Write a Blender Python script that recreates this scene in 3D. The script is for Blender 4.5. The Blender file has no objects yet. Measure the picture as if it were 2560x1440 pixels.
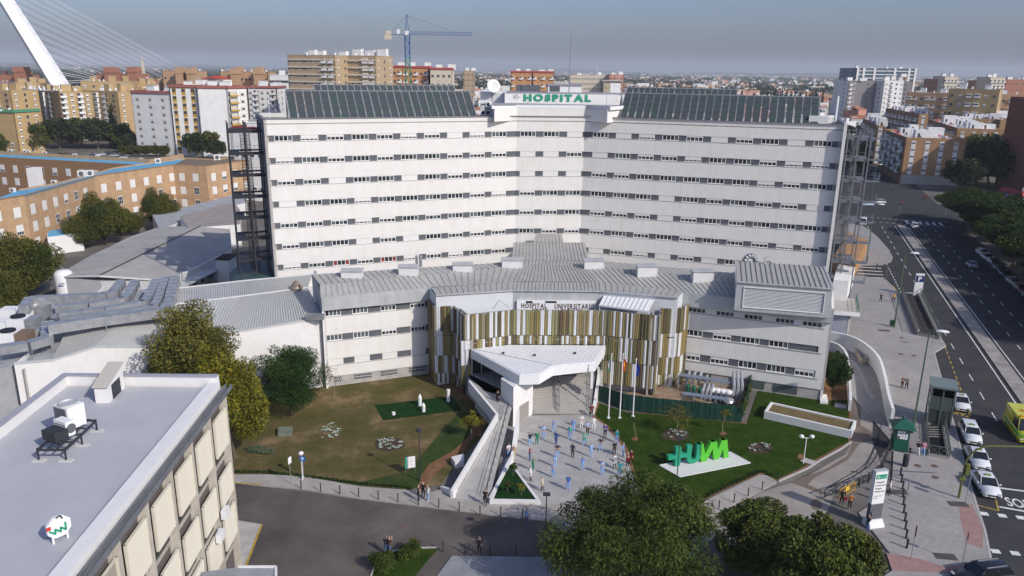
import bpy,bmesh,math,random
from mathutils import Vector,Matrix,noise
random.seed(7)
sc=bpy.context.scene
PI=math.pi
F_PX=1919.0; CXP,CYP=1280.0,720.0
PITCH=math.atan(548/F_PX); ROLL=math.atan(88/6723.0); CAM_H=40.0
_f=Vector((0,math.cos(PITCH),-math.sin(PITCH))); _r=Vector((1,0,0)); _u=_r.cross(_f)
_c,_s=math.cos(ROLL),math.sin(ROLL)
CR=_r*_c+_u*_s; CU=_u*_c-_r*_s
cam=bpy.data.cameras.new('camera'); cam_o=bpy.data.objects.new('camera',cam)
sc.collection.objects.link(cam_o); sc.camera=cam_o
cam_o.matrix_world=Matrix(((CR.x,CU.x,-_f.x,0),(CR.y,CU.y,-_f.y,0),(CR.z,CU.z,-_f.z,CAM_H),(0,0,0,1)))
cam.sensor_width=36; cam.lens=F_PX/2560*36; cam.clip_start=0.5; cam.clip_end=30000
SUN_EL,SUN_AZ=math.radians(35),math.radians(-42)
w=bpy.data.worlds.new('World'); sc.world=w; w.use_nodes=True
nt=w.node_tree; bg=nt.nodes['Background']
sky=nt.nodes.new('ShaderNodeTexSky'); sky.sky_type='NISHITA'; sky.sun_disc=False
sky.sun_elevation=SUN_EL; sky.sun_rotation=PI/2-SUN_AZ
sky.air_density=1.0; sky.dust_density=2.5; sky.ozone_density=6.0; sky.altitude=20
tn=nt.nodes.new('ShaderNodeMix'); tn.data_type='RGBA'; tn.blend_type='MULTIPLY'; tn.inputs[0].default_value=1; tn.inputs[7].default_value=(1.02,.97,1.06,1)
nt.links.new(sky.outputs[0],tn.inputs[6]); nt.links.new(tn.outputs[2],bg.inputs[0]); bg.inputs[1].default_value=0.122
sun=bpy.data.lights.new('sun','SUN'); sun.energy=3.35; sun.angle=math.radians(0.55); sun.color=(1,0.945,0.85)
sun_o=bpy.data.objects.new('sun',sun); sc.collection.objects.link(sun_o)
sd=Vector((math.cos(SUN_AZ)*math.cos(SUN_EL),math.sin(SUN_AZ)*math.cos(SUN_EL),math.sin(SUN_EL)))
sun_o.rotation_euler=sd.to_track_quat('Z','Y').to_euler()
sc.view_settings.view_transform='Standard'; sc.view_settings.look='None'
sc.view_settings.gamma=1; sc.view_settings.exposure=0.0; sc.view_settings.use_curve_mapping=False
sc.cycles.max_bounces=6; sc.cycles.diffuse_bounces=3; sc.cycles.volume_bounces=0
sc.cycles.transparent_max_bounces=12
O=Vector((0,0,CAM_H))
def ray(x,y):return _f*F_PX+CR*(x-CXP)-CU*(y-CYP)
def W(x,y,z=0.0):
 d=ray(x,y); return O+d*((z-CAM_H)/d.z)
def WY(x,y,Y):
 d=ray(x,y); return O+d*(Y/d.y)
def V2(a):return Vector((a[0],a[1]))
def zat(x,y,base):
 d=ray(x,y); return CAM_H+d.z/math.hypot(d.x,d.y)*math.hypot(base[0],base[1])
MATS={}
def mat(name,col,rough=0.8,metal=0.0,var=0.0,scale=1.0,col2=None,bump=0.0,bscale=8.0,spec=0.3,stain=0.0,emit=None):
 if name in MATS:return MATS[name]
 m=bpy.data.materials.new(name); m.use_nodes=True; n=m.node_tree.nodes; l=m.node_tree.links
 if rough>=.9:spec=.06
 b=n['Principled BSDF']; b.inputs['Roughness'].default_value=rough; b.inputs['Metallic'].default_value=metal
 b.inputs['Specular IOR Level'].default_value=spec
 c=(*col,1); b.inputs['Base Color'].default_value=c
 if var or col2 or stain or bump:
  tc=n.new('ShaderNodeTexCoord')
 if var or col2:
  no=n.new('ShaderNodeTexNoise'); no.inputs['Scale'].default_value=scale; no.inputs['Detail'].default_value=6
  no.inputs['Roughness'].default_value=0.62
  l.new(tc.outputs['Object'],no.inputs['Vector'])
  rp=n.new('ShaderNodeValToRGB'); rp.color_ramp.elements[0].position=0.36; rp.color_ramp.elements[1].position=0.64
  if col2:a_,b_=col,col2
  else:a_=[x*(1-var)for x in col]; b_=[min(1,x*(1+var))for x in col]
  rp.color_ramp.elements[0].color=(*a_,1); rp.color_ramp.elements[1].color=(*b_,1)
  l.new(no.outputs[0],rp.inputs[0]); out=rp.outputs[0]
  if stain:
   mp=n.new('ShaderNodeMapping'); mp.inputs['Scale'].default_value=(1.3,1.3,0.12)
   l.new(tc.outputs['Object'],mp.inputs[0])
   n2=n.new('ShaderNodeTexNoise'); n2.inputs['Scale'].default_value=0.9; n2.inputs['Detail'].default_value=5
   l.new(mp.outputs[0],n2.inputs['Vector'])
   r2=n.new('ShaderNodeValToRGB'); r2.color_ramp.elements[0].position=0.45; r2.color_ramp.elements[1].position=0.75
   r2.color_ramp.elements[0].color=(1,1,1,1); k=1-stain; r2.color_ramp.elements[1].color=(k,k*.98,k*.94,1)
   l.new(n2.outputs[0],r2.inputs[0])
   mx=n.new('ShaderNodeMix'); mx.data_type='RGBA'; mx.blend_type='MULTIPLY'; mx.inputs[0].default_value=1
   l.new(out,mx.inputs[6]); l.new(r2.outputs[0],mx.inputs[7]); out=mx.outputs[2]
  l.new(out,b.inputs['Base Color'])
 if bump:
  n3=n.new('ShaderNodeTexNoise'); n3.inputs['Scale'].default_value=bscale; n3.inputs['Detail'].default_value=5
  l.new(tc.outputs['Object'],n3.inputs['Vector'])
  bm_=n.new('ShaderNodeBump'); bm_.inputs['Strength'].default_value=bump; bm_.inputs['Distance'].default_value=0.1
  l.new(n3.outputs[0],bm_.inputs['Height']); l.new(bm_.outputs[0],b.inputs['Normal'])
 if emit:
  b.inputs['Emission Color'].default_value=(*emit,1); b.inputs['Emission Strength'].default_value=1.0
 MATS[name]=m; return m
def brickmat(name,col,col2,mortar,sx=4.0,rough=0.9,bw=0.5,bh=0.25,wide=0.02):
 m=mat(name,col,rough); n=m.node_tree.nodes; l=m.node_tree.links; b=n['Principled BSDF']
 tc=n.new('ShaderNodeTexCoord'); sep=n.new('ShaderNodeSeparateXYZ'); l.new(tc.outputs['Object'],sep.inputs[0])
 ad=n.new('ShaderNodeMath'); ad.operation='ADD'; l.new(sep.outputs[0],ad.inputs[0]); l.new(sep.outputs[1],ad.inputs[1])
 cb=n.new('ShaderNodeCombineXYZ'); l.new(ad.outputs[0],cb.inputs[0]); l.new(sep.outputs[2],cb.inputs[1])
 br=n.new('ShaderNodeTexBrick'); br.inputs['Scale'].default_value=sx; br.inputs['Color1'].default_value=(*col,1)
 br.inputs['Color2'].default_value=(*col2,1); br.inputs['Mortar'].default_value=(*mortar,1)
 br.inputs['Mortar Size'].default_value=wide; br.inputs['Brick Width'].default_value=bw; br.inputs['Row Height'].default_value=bh
 l.new(cb.outputs[0],br.inputs[0])
 no=n.new('ShaderNodeTexNoise'); no.inputs['Scale'].default_value=0.5; no.inputs['Detail'].default_value=6
 l.new(tc.outputs['Object'],no.inputs['Vector'])
 mr=n.new('ShaderNodeMapRange'); mr.inputs[1].default_value=.3; mr.inputs[2].default_value=.7; mr.inputs[3].default_value=.82; mr.inputs[4].default_value=1.12
 l.new(no.outputs[0],mr.inputs[0])
 mx=n.new('ShaderNodeMix'); mx.data_type='RGBA'; mx.blend_type='MULTIPLY'; mx.inputs[0].default_value=1
 l.new(br.outputs[0],mx.inputs[6]); l.new(mr.outputs[0],mx.inputs[7]); l.new(mx.outputs[2],b.inputs['Base Color'])
 return m
def tilemat(name,col,col2,joint,size=1.0,rough=0.85,wide=0.012,patch=0.12):
 m=mat(name,col,rough); n=m.node_tree.nodes; l=m.node_tree.links; b=n['Principled BSDF']
 tc=n.new('ShaderNodeTexCoord')
 mp=n.new('ShaderNodeMapping'); mp.inputs['Rotation'].default_value=(0,0,0.3); l.new(tc.outputs['Object'],mp.inputs[0])
 br=n.new('ShaderNodeTexBrick'); br.inputs['Scale'].default_value=1/size; br.inputs['Color1'].default_value=(*col,1)
 br.inputs['Color2'].default_value=(*col2,1); br.inputs['Mortar'].default_value=(*joint,1)
 br.inputs['Mortar Size'].default_value=wide; br.inputs['Brick Width'].default_value=1; br.inputs['Row Height'].default_value=1
 l.new(mp.outputs[0],br.inputs[0])
 no=n.new('ShaderNodeTexNoise'); no.inputs['Scale'].default_value=0.22; no.inputs['Detail'].default_value=8; no.inputs['Roughness'].default_value=.65
 l.new(tc.outputs['Object'],no.inputs['Vector'])
 mr=n.new('ShaderNodeMapRange'); mr.inputs[1].default_value=.3; mr.inputs[2].default_value=.7; mr.inputs[3].default_value=1-patch; mr.inputs[4].default_value=1+patch
 l.new(no.outputs[0],mr.inputs[0])
 mx=n.new('ShaderNodeMix'); mx.data_type='RGBA'; mx.blend_type='MULTIPLY'; mx.inputs[0].default_value=1
 l.new(br.outputs[0],mx.inputs[6]); l.new(mr.outputs[0],mx.inputs[7]); l.new(mx.outputs[2],b.inputs['Base Color'])
 return m
class MB:
 def __init__(s):s.v=[]; s.f=[]; s.m=[]
 def add(s,vs,fs,mi=0,M=None):
  o=len(s.v)
  if M is not None:vs=[M@Vector(v)for v in vs]
  s.v+=[tuple(v)for v in vs]; s.f+=[tuple(i+o for i in f)for f in fs]; s.m+=[mi]*len(fs)
  return s
 def box(s,x0,y0,z0,x1,y1,z1,mi=0,M=None):
  if x0>x1:x0,x1=x1,x0
  if y0>y1:y0,y1=y1,y0
  if z0>z1:z0,z1=z1,z0
  return s.add([(x0,y0,z0),(x1,y0,z0),(x1,y1,z0),(x0,y1,z0),(x0,y0,z1),(x1,y0,z1),(x1,y1,z1),(x0,y1,z1)],[(0,3,2,1),(4,5,6,7),(0,1,5,4),(1,2,6,5),(2,3,7,6),(3,0,4,7)],mi,M)
 def poly(s,pts,mi=0,M=None):return s.add(pts,[tuple(range(len(pts)))],mi,M)
 def prism(s,pts,z0,z1,mi=0,tmi=None,M=None):
  if sum(pts[i][0]*pts[(i+1)%len(pts)][1]-pts[(i+1)%len(pts)][0]*pts[i][1]for i in range(len(pts)))<0:
   pts=list(pts)[::-1]; z1=z1[::-1]if isinstance(z1,(list,tuple))else z1
  n=len(pts); z1s=z1 if isinstance(z1,(list,tuple))else[z1]*n
  vs=[(p[0],p[1],z0)for p in pts]+[(p[0],p[1],z)for p,z in zip(pts,z1s)]
  s.add(vs,[tuple(range(n))[::-1]]+[(i,(i+1)%n,(i+1)%n+n,i+n)for i in range(n)],mi,M)
  s.add(vs[n:],[tuple(range(n))],mi if tmi is None else tmi,M); return s
 def tube(s,p0,p1,r,n=6,mi=0,r2=None,M=None,caps=True):
  p0=Vector(p0); p1=Vector(p1); d=(p1-p0)
  if d.length<1e-6:return s
  d.normalize(); a=d.orthogonal().normalized(); b=d.cross(a); r2=r if r2 is None else r2
  vs=[p0+(a*math.cos(2*PI*i/n)+b*math.sin(2*PI*i/n))*r for i in range(n)]+[p1+(a*math.cos(2*PI*i/n)+b*math.sin(2*PI*i/n))*r2 for i in range(n)]
  fs=[(i,(i+1)%n,(i+1)%n+n,i+n)for i in range(n)]
  if caps:fs+=[tuple(range(n))[::-1],tuple(range(n,2*n))]
  return s.add(vs,fs,mi,M)
 def beam(s,p0,p1,w,h,mi=0,up=(0,0,1)):
  p0=Vector(p0); p1=Vector(p1); d=(p1-p0).normalized(); up=Vector(up)
  a=d.cross(up)
  if a.length<1e-4:a=d.orthogonal()
  a.normalize(); b=a.cross(d).normalized(); a=a*w/2; b=b*h/2
  vs=[p+q for p in(p0,p1)for q in(-a-b,a-b,a+b,-a+b)]
  return s.add(vs,[(0,1,2,3),(7,6,5,4),(0,4,5,1),(1,5,6,2),(2,6,7,3),(3,7,4,0)],mi)
 def lathe(s,prof,n=12,mi=0,M=None,c=(0,0)):
  k=len(prof); vs=[(c[0]+r*math.cos(2*PI*i/n),c[1]+r*math.sin(2*PI*i/n),z)for r,z in prof for i in range(n)]
  fs=[(j*n+i,j*n+(i+1)%n,(j+1)*n+(i+1)%n,(j+1)*n+i)for j in range(k-1)for i in range(n)]
  fs+=[tuple(range(n))[::-1],tuple(range((k-1)*n,k*n))]
  return s.add(vs,fs,mi,M)
 def mesh(s,name,mats,smooth=False):
  me=bpy.data.meshes.new(name); me.from_pydata(s.v,[],s.f); me.polygons.foreach_set('material_index',s.m)
  for m in(mats if isinstance(mats,(list,tuple))else[mats]):me.materials.append(m)
  if smooth:me.polygons.foreach_set('use_smooth',[True]*len(me.polygons))
  me.update(); return me
 def build(s,name,mats,parent=None,smooth=False,loc=None):
  o=bpy.data.objects.new(name,s.mesh(name,mats,smooth)); link(o,parent)
  if loc is not None:o.location=loc
  return o
def link(o,parent=None):
 sc.collection.objects.link(o)
 if parent is not None:
  o.parent=parent
 return o
def tag(o,label=None,cat=None,group=None,kind=None):
 if label:o['label']=label
 if cat:o['category']=cat
 if group:o['group']=group
 if kind:o['kind']=kind
 return o
def thing(name,label,cat,loc=(0,0,0),rz=0.0,group=None):
 o=bpy.data.objects.new(name,None); link(o); o.location=loc; o.rotation_euler=(0,0,rz)
 o.empty_display_size=.5
 return tag(o,label,cat,group)
def inst(name,me,parent=None,M=None,loc=None,rz=None,scale=None):
 o=bpy.data.objects.new(name,me); link(o,parent)
 if M is not None:o.matrix_basis=M
 if loc is not None:o.location=loc
 if rz is not None:o.rotation_euler=(0,0,rz)
 if scale is not None:o.scale=scale if isinstance(scale,(tuple,list))else(scale,)*3
 return o
KIDS={}
def ordn(i):return f'{i}'+('th' if 10<i%100<14 else{1:'st',2:'nd',3:'rd'}.get(i%10,'th'))
def kids(o):
 return[c for c in bpy.data.objects if c.parent==o]
def dup(root,loc,rz=0.0,label=None,scale=None,group=None,sub=None):
 if sub is None:
  if root.name not in KIDS:KIDS[root.name]=[(c,kids(c))for c in kids(root)]
  sub=KIDS[root.name]
 r=root.copy(); sc.collection.objects.link(r); r.location=loc; r.rotation_euler=(0,0,rz)
 if scale:r.scale=(scale,)*3 if not isinstance(scale,(tuple,list))else scale
 if label:r['label']=label
 if group:r['group']=group
 for c,gs in sub:
  d=c.copy(); sc.collection.objects.link(d); d.parent=r
  for g in gs:
   e=g.copy(); sc.collection.objects.link(e); e.parent=d
 return r
def frame(p0,p1,z=0.0):
 d=V2(p1)-V2(p0); L=d.length; d.normalize()
 return Matrix(((d.x,-d.y,0,p0[0]),(d.y,d.x,0,p0[1]),(0,0,1,z),(0,0,0,1))),L
def struct(name,mb,mats,**k):return tag(mb.build(name,mats,**k),kind='structure')
def sheet(name,pts,z,m,thick=None):
 mb=MB()
 if thick:mb.prism([(p[0],p[1])for p in pts],z-thick,z)
 else:
  P=[(p[0],p[1],z)for p in pts]
  if sum(P[i][0]*P[(i+1)%len(P)][1]-P[(i+1)%len(P)][0]*P[i][1]for i in range(len(P)))<0:P=P[::-1]
  mb.poly(P)
 return struct(name,mb,m)
M_white=mat('white_facade',(.75,.735,.70),.85,var=.03,scale=.6,stain=.035,bump=.04,bscale=14)
M_whiter=mat('white_render',(.74,.73,.71),.85,var=.04,scale=.8)
M_paint=mat('white_paint',(.78,.78,.775),.5,var=.03,scale=2)
M_frame=mat('white_window_frame',(.80,.80,.79),.45)
M_glass=mat('dark_glass',(.025,.03,.035),.08,spec=.6)
M_glass2=mat('grey_green_glass',(.10,.12,.12),.15,spec=.6)
M_shut=mat('white_roller_shutter',(.74,.73,.70),.6,var=.05,scale=3)
M_grey=mat('grey_infill_panel',(.115,.12,.135),.55,var=.12,scale=1.5)
M_zinc=mat('pale_zinc_fascia',(.52,.54,.55),.45,metal=.25,var=.08,scale=.7,stain=.12)
M_zroof=mat('standing_seam_zinc',(.43,.425,.40),.5,metal=.15,var=.07,scale=.5,stain=.08)
M_seam=mat('roof_seam_grey',(.22,.215,.20),.6)
M_rib=mat('ribbed_roof_sheet',(.56,.565,.55),.5,metal=.1,var=.08,scale=.4)
M_conc=mat('concrete',(.42,.40,.37),.9,var=.12,scale=1.0,bump=.1)
M_dark=mat('charcoal_steel',(.035,.038,.045),.6,var=.1,scale=3)
M_galv=mat('galvanised_steel',(.33,.345,.36),.45,metal=.4,var=.15,scale=2)
M_duct=mat('galvanised_duct',(.40,.41,.42),.45,metal=.5,var=.18,scale=1.2)
M_black=mat('black',(.015,.015,.016),.6)
M_orange=mat('anodised',(.5,.4,.3),.5)
# ================================================================ ground and roads
M_ground=mat('city_ground',(.16,.145,.115),.95,col2=(.26,.23,.18),scale=.02)
mb=MB(); mb.poly([(-9000,-300,-.02),(9000,-300,-.02),(9000,16000,-.02),(-9000,16000,-.02)]); struct('ground',mb,M_ground)
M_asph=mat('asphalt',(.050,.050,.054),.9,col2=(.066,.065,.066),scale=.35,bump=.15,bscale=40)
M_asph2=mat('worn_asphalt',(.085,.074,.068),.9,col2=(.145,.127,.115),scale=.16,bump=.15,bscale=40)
M_pave=tilemat('grey_paving',(.30,.285,.27),(.345,.325,.305),(.22,.20,.19),.42)
M_slab=tilemat('light_slab_paving',(.36,.35,.335),(.415,.405,.385),(.25,.24,.23),1.1)
M_red=mat('red_tactile_paving',(.33,.21,.19),.9,var=.1,scale=2)
M_line=mat('road_line_white',(.66,.66,.64),.7,var=.12,scale=2.5)
M_yline=mat('road_line_yellow',(.42,.29,.05),.8,var=.25,scale=2.5)
M_kerb=mat('kerb_stone',(.42,.40,.38),.9,var=.1,scale=2)
def GP(*xy):return[W(xy[i],xy[i+1])for i in range(0,len(xy),2)]
def strip(mb,a,b,w_,z,mi=0,dash=None,a0=0.0):
 a=V2(a); b=V2(b); d=b-a; L=d.length; d.normalize(); n=Vector((-d.y,d.x))*w_/2
 t=a0
 while t<L-.01:
  e=min(L,t+(dash[0]if dash else L)); p=a+d*t; q=a+d*e
  mb.poly([(*(p-n),z),(*(q-n),z),(*(q+n),z),(*(p+n),z)],mi)
  t=e+(dash[1]if dash else L)
sheet('yard_ground',[(-320,5),(330,5),(330,470),(-320,470)],-.012,mat('town_paving',(.115,.105,.095),.95,col2=(.20,.185,.165),scale=.09))
AV0=V2(W(2543,1000)); AV1=V2(W(2235,555)); AVD=(AV1-AV0).normalized(); AVN=Vector((AVD.y,-AVD.x))
def AV(t,s):p=AV0+AVD*t+AVN*s; return(p.x,p.y)
sheet('avenue_road',[AV(-60,-13),AV(520,-13),AV(520,17),AV(-60,17)],0.0,M_asph)
J0=V2(W(2235,545));
sheet('cross_street_road',[AV(128,-95),AV(128,110),AV(168,110),AV(168,-95)],0.004,M_asph)
kerb_pts=GP(2463,1445,2475,1395,2462,1330,2440,1262,2415,1180,2395,1100,2372,1020,2355,957,2345,920,2335,883,2363,866,2353,850,2320,780,2297,733,2247,733,2215,700,2150,690)
hosp_side=[(45,150),(38,100),(30,60),(36,40)]
sheet('pavement',[(p[0],p[1])for p in kerb_pts]+[(62,150),(50,108),(44,92),(43,78),(38,68),(33,64),(33,56),(25,50)],0.12,M_pave,.14)
isl=GP(2142,690-25,2205,663,2228,655,2232,645,2222,625,2193,592,2165,570,2150,560,2120,560,2105,660)
sheet('pavement',isl,0.12,M_pave,.14)
mb=MB()
for a,b in zip(kerb_pts[:-3],kerb_pts[1:-2]):mb.beam((a.x,a.y,.065),(b.x,b.y,.065),.22,.15)
struct('kerb',mb,M_kerb)
mb=MB();
for t in range(-40,116,6):mb.box(0,0,0,0,0,0)if False else None
med=[AV(-60,.2),AV(124,.2),AV(124,2.2),AV(-60,2.2)]
sheet('median_strip',med,0.14,mat('median_concrete',(.30,.28,.26),.9,var=.2,scale=.5),.16)
mb=MB()
strip(mb,AV(-60,-.45),AV(122,-.45),.16,.006)
strip(mb,AV(-60,2.75),AV(122,2.75),.14,.006)
for s_,d_ in((-4.0,(2.6,4.0)),(5.6,(2.2,4.2)),(8.9,(2.2,4.2))):strip(mb,AV(-8 if s_<0 else-55,s_),AV(120,s_),.13,.006,dash=d_)
strip(mb,AV(20,-7.6),AV(120,-7.6),.16,.006,dash=(1.3,1.0))
a,b=W(2478,1228),W(2560,1245)
strip(mb,W(2492,1219),W(2640,1238),.28,.006); strip(mb,W(2498,1267),W(2640,1292),.30,.006)
for r0,r1 in(((2450,1283),(2660,1306)),((2478,1377),(2680,1398))):
 strip(mb,W(*r0),W(*r1),.62,.007,dash=(.72,.85))
for t in(126.5,134):strip(mb,AV(t,-12),AV(t,15),.35,.009,dash=(.8,.8))
for i in range(22):
 strip(mb,AV(157,-58+i*1.9),AV(161.5,-58+i*1.9),.7,.009)
for i in range(6):strip(mb,AV(127.8,3.5+i*1.7),AV(132.5,3.5+i*1.7),.7,.0095)
for i in range(9):
 a=W(2142+i*0.5,667+i*8.2); b=W(2203+i*2.5,671+i*8.2)
 strip(mb,a,b,.55,.007)
for i in range(5):strip(mb,W(2128+i*7,575),W(2122+i*7,560),.5,.007)
mb=struct('road_marking',mb,M_line)
mb=MB()
strip(mb,W(2363,868),W(2430,1050),.15,.007,dash=(1.2,.9))
strip(mb,W(2440,1262),W(2497,1277),.14,.007); strip(mb,W(2497,1277),W(2487,1240),.14,.007); strip(mb,W(2247,735),W(2232,716),.15,.13)
strip(mb,W(2200,700),W(2232,716),.12,.128)
struct('road_marking',mb,M_yline)
def text_obj(name,txt,size,m,M,ext=0.0,parent=None,bold=0.0,xs=1.0,align='LEFT',shear=0):
 cu=bpy.data.curves.new(name,'FONT'); cu.body=txt; cu.size=size; cu.extrude=ext; cu.offset=bold; cu.align_x=align
 cu.resolution_u=3; cu.shear=shear; cu.materials.append(m)
 t=bpy.data.objects.new('tmp',cu); sc.collection.objects.link(t)
 me=bpy.data.meshes.new_from_object(t.evaluated_get(bpy.context.evaluated_depsgraph_get())); me.name=name
 bpy.data.objects.remove(t); bpy.data.curves.remove(cu)
 o=bpy.data.objects.new(name,me); link(o,parent); o.matrix_basis=M@Matrix.Diagonal((xs,1,1,1)); return o
def ground_matrix(p,q,z):
 d=(V2(q)-V2(p)).normalized(); return Matrix(((d.x,-d.y,0,p[0]),(d.y,d.x,0,p[1]),(0,0,1,z),(0,0,0,1)))
t_=text_obj('road_lettering','SOLO',2.35,M_line,ground_matrix(W(2520,1264),W(2560,1270),.008),bold=.035,xs=.52)
tag(t_,'white SOLO lettering painted on the asphalt before the crossing','road lettering')
t_=text_obj('road_lettering','TAXI',1.5,M_yline,ground_matrix(W(2428,1037),W(2380,1026),.008),bold=.02,xs=.62)
tag(t_,'yellow TAXI lettering painted on the bay by the kerb','road lettering')
sheet('tactile_paving',GP(2396,1262,2430,1262,2458,1330,2456,1375,2415,1360,2400,1300),.126,M_red)
sheet('tactile_paving',GP(2215,1385,2300,1400,2360,1420,2460,1410,2462,1440,2230,1430),.127,M_red)
plaza=GP(1292,1040,1490,1036,1510,1062,1560,1120,1580,1180,1600,1230,1740,1300,1800,1330,1700,1420,1500,1440,1345,1258,1240,1215,1260,1100,1180,1000)
sheet('plaza',plaza,.02,M_slab)
drive=GP(560,1205,720,1225,880,1247,1080,1273,1240,1292,1400,1310,1640,1330,1780,1300,1900,1235,2000,1195,2110,1140,2150,1070,2160,980,2150,900,2120,850,2080,830,2070,800,2100,780,2230,900,2245,1000,2230,1120,2200,1170,2120,1215,1990,1290,1900,1500,1500,1600,600,1600,450,1500,450,1200)
sheet('driveway',drive,.012,M_asph2)
M_ramp=mat('driveway_concrete',(.27,.24,.215),.9,col2=(.36,.325,.29),scale=.25,bump=.08,bscale=20)
lane=GP(1775,1292,1900,1232,2005,1198,2112,1137,2150,1070,2155,980,2138,895,2110,850,2070,832,2075,800,2140,830,2205,900,2232,1000,2226,1120,2195,1168,2125,1212,2085,1235,2060,1300,2000,1345,1900,1400,1810,1400)
sheet('driveway_lane',lane,.020,M_ramp)
M_damp=mat('damp_stain',(.15,.115,.09),.75,col2=(.20,.155,.12),scale=1.2)
def blob(name,cx,cy,rx,ry,z,m,n=26,seed=0,amp=.25):
 c=W(cx,cy); pts=[]
 for i in range(n):
  a=2*PI*i/n; k=1+amp*noise.noise(Vector((math.cos(a)*1.3+seed,math.sin(a)*1.3,seed)))*1.6
  p=W(cx+rx*k*math.cos(a),cy+ry*k*math.sin(a)); pts.append(p)
 return sheet(name,pts,z,m)
damp=GP(2134,1010,2146,1020,2150,1062,2180,1080,2186,1102,2150,1108,2120,1150,2080,1172,2036,1195,2020,1212,2085,1240,2062,1238,1990,1212,1975,1206,2060,1175,2118,1140,2130,1110)
sheet('damp_stain',damp,.026,M_damp)
blob('damp_stain',2040,1262,15,13,.026,M_damp,seed=5)
sheet('footpath',GP(560,1188,665,1188,757,1192,900,1218,1010,1226,1070,1235,1140,1215,1240,1240,1350,1262,1400,1262,1480,1250,1500,1315,1400,1308,1240,1290,1080,1270,880,1245,760,1225,560,1207),.10,tilemat('footpath_paving',(.34,.31,.28),(.40,.37,.335),(.26,.24,.22),.6),.12)
mb=MB(); strip(mb,W(560,1208),W(655,1214),.18,.125); strip(mb,W(655,1313),W(612,1425),.2,.125); struct('road_marking',mb,M_yline)
sheet('footpath',GP(560,1298,655,1313,612,1425,560,1500),.11,M_conc,.12)
sheet('footpath',GP(1765,1252,1900,1188,1915,1190,1945,1206,1880,1240,1780,1290,1700,1330),.10,MATS['footpath_paving'],.12)
sheet('footpath',GP(1130,1392,1600,1398,1700,1700,900,1700),.10,tilemat('blue_grey_paving',(.24,.25,.27),(.28,.29,.31),(.18,.19,.2),1.0),.12)
def grassmat(name,c1,c2,c3,s=.3):
 m=mat(name,c1,.95); m.node_tree.nodes['Principled BSDF'].inputs['Specular IOR Level'].default_value=.03; n=m.node_tree.nodes; l=m.node_tree.links; b=n['Principled BSDF']; tc=n.new('ShaderNodeTexCoord')
 no=n.new('ShaderNodeTexNoise'); no.inputs['Scale'].default_value=s; no.inputs['Detail'].default_value=9; no.inputs['Roughness'].default_value=.7
 l.new(tc.outputs['Object'],no.inputs['Vector']); rp=n.new('ShaderNodeValToRGB'); e=rp.color_ramp.elements
 e[0].position=.38; e[0].color=(*c1,1); e[1].position=.66; e[1].color=(*c3,1); q=e.new(.52); q.color=(*c2,1)
 l.new(no.outputs[0],rp.inputs[0]); l.new(rp.outputs[0],b.inputs['Base Color'])
 n2=n.new('ShaderNodeTexNoise'); n2.inputs['Scale'].default_value=9; n2.inputs['Detail'].default_value=6
 l.new(tc.outputs['Object'],n2.inputs['Vector']); bp=n.new('ShaderNodeBump'); bp.inputs['Strength'].default_value=.9; bp.inputs['Distance'].default_value=.15
 l.new(n2.outputs[0],bp.inputs['Height']); l.new(bp.outputs[0],b.inputs['Normal'])
 return m
M_lawn=grassmat('green_lawn',(.024,.050,.008),(.034,.064,.010),(.052,.080,.015),.6)
M_dry=grassmat('dry_patchy_lawn',(.085,.085,.028),(.135,.108,.048),(.26,.185,.105),.2)
M_soil=mat('red_soil',(.17,.085,.045),.95,col2=(.25,.14,.075),scale=1.2,bump=.4,bscale=6)
M_turf=grassmat('artificial_turf',(.012,.04,.012),(.015,.048,.014),(.02,.058,.018),.8)
dry=GP(560,1188,665,1188,757,1192,900,1216,1010,1224,1100,1215,1140,1160,1180,1120,1230,1050,1235,1010,1160,965,1075,935,850,960,560,1000,480,1100)
sheet('lawn',dry,.05,M_dry)
sheet('lawn',GP(760,1196,900,1206,1020,1180,1070,1120,1120,1060,1150,1030,1205,1035,1195,1060,1165,1110,1110,1160,1070,1180,1040,1220,900,1214),.056,grassmat('fresh_lawn_patch',(.035,.065,.018),(.05,.075,.024),(.085,.085,.035),.5))
sheet('soil_bed',GP(1235,1010,1226,1052,1180,1100,1160,1130,1128,1150,1100,1175,1075,1200,1060,1222,1046,1222,1052,1190,1075,1160,1130,1130,1165,1100,1200,1045,1195,1020,1150,985,1060,945,1085,938,1160,962),.062,M_soil)
sheet('turf_patch',GP(936,1014,1130,992,1155,1027,958,1052),.075,M_turf)
right_lawn=GP(1492,1008,1560,1030,1700,1040,1800,1050,1870,1058,1900,965,2010,985,2080,980,2125,990,2128,1010,2130,1100,2128,1106,2050,1150,2020,1170,1945,1205,1915,1188,1900,1186,1790,1235,1745,1262,1650,1250,1600,1235,1580,1180,1560,1120,1510,1062,1480,1040)
sheet('soil_bed',right_lawn,.045,M_soil)
rl=[V2(p)for p in right_lawn]; cc=sum(rl,Vector((0,0)))/len(rl)
sheet('lawn',[(p+(cc-p).normalized()*.38)for p in rl],.055,M_lawn)
mb=MB()
ke=[W(2128,1106),W(2100,1125),W(2050,1152),W(2020,1172),W(1945,1205)]
for a,b in zip(ke,ke[1:]):mb.beam((a.x,a.y,.08),(b.x,b.y,.08),.16,.16)
struct('kerb',mb,M_kerb)
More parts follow.
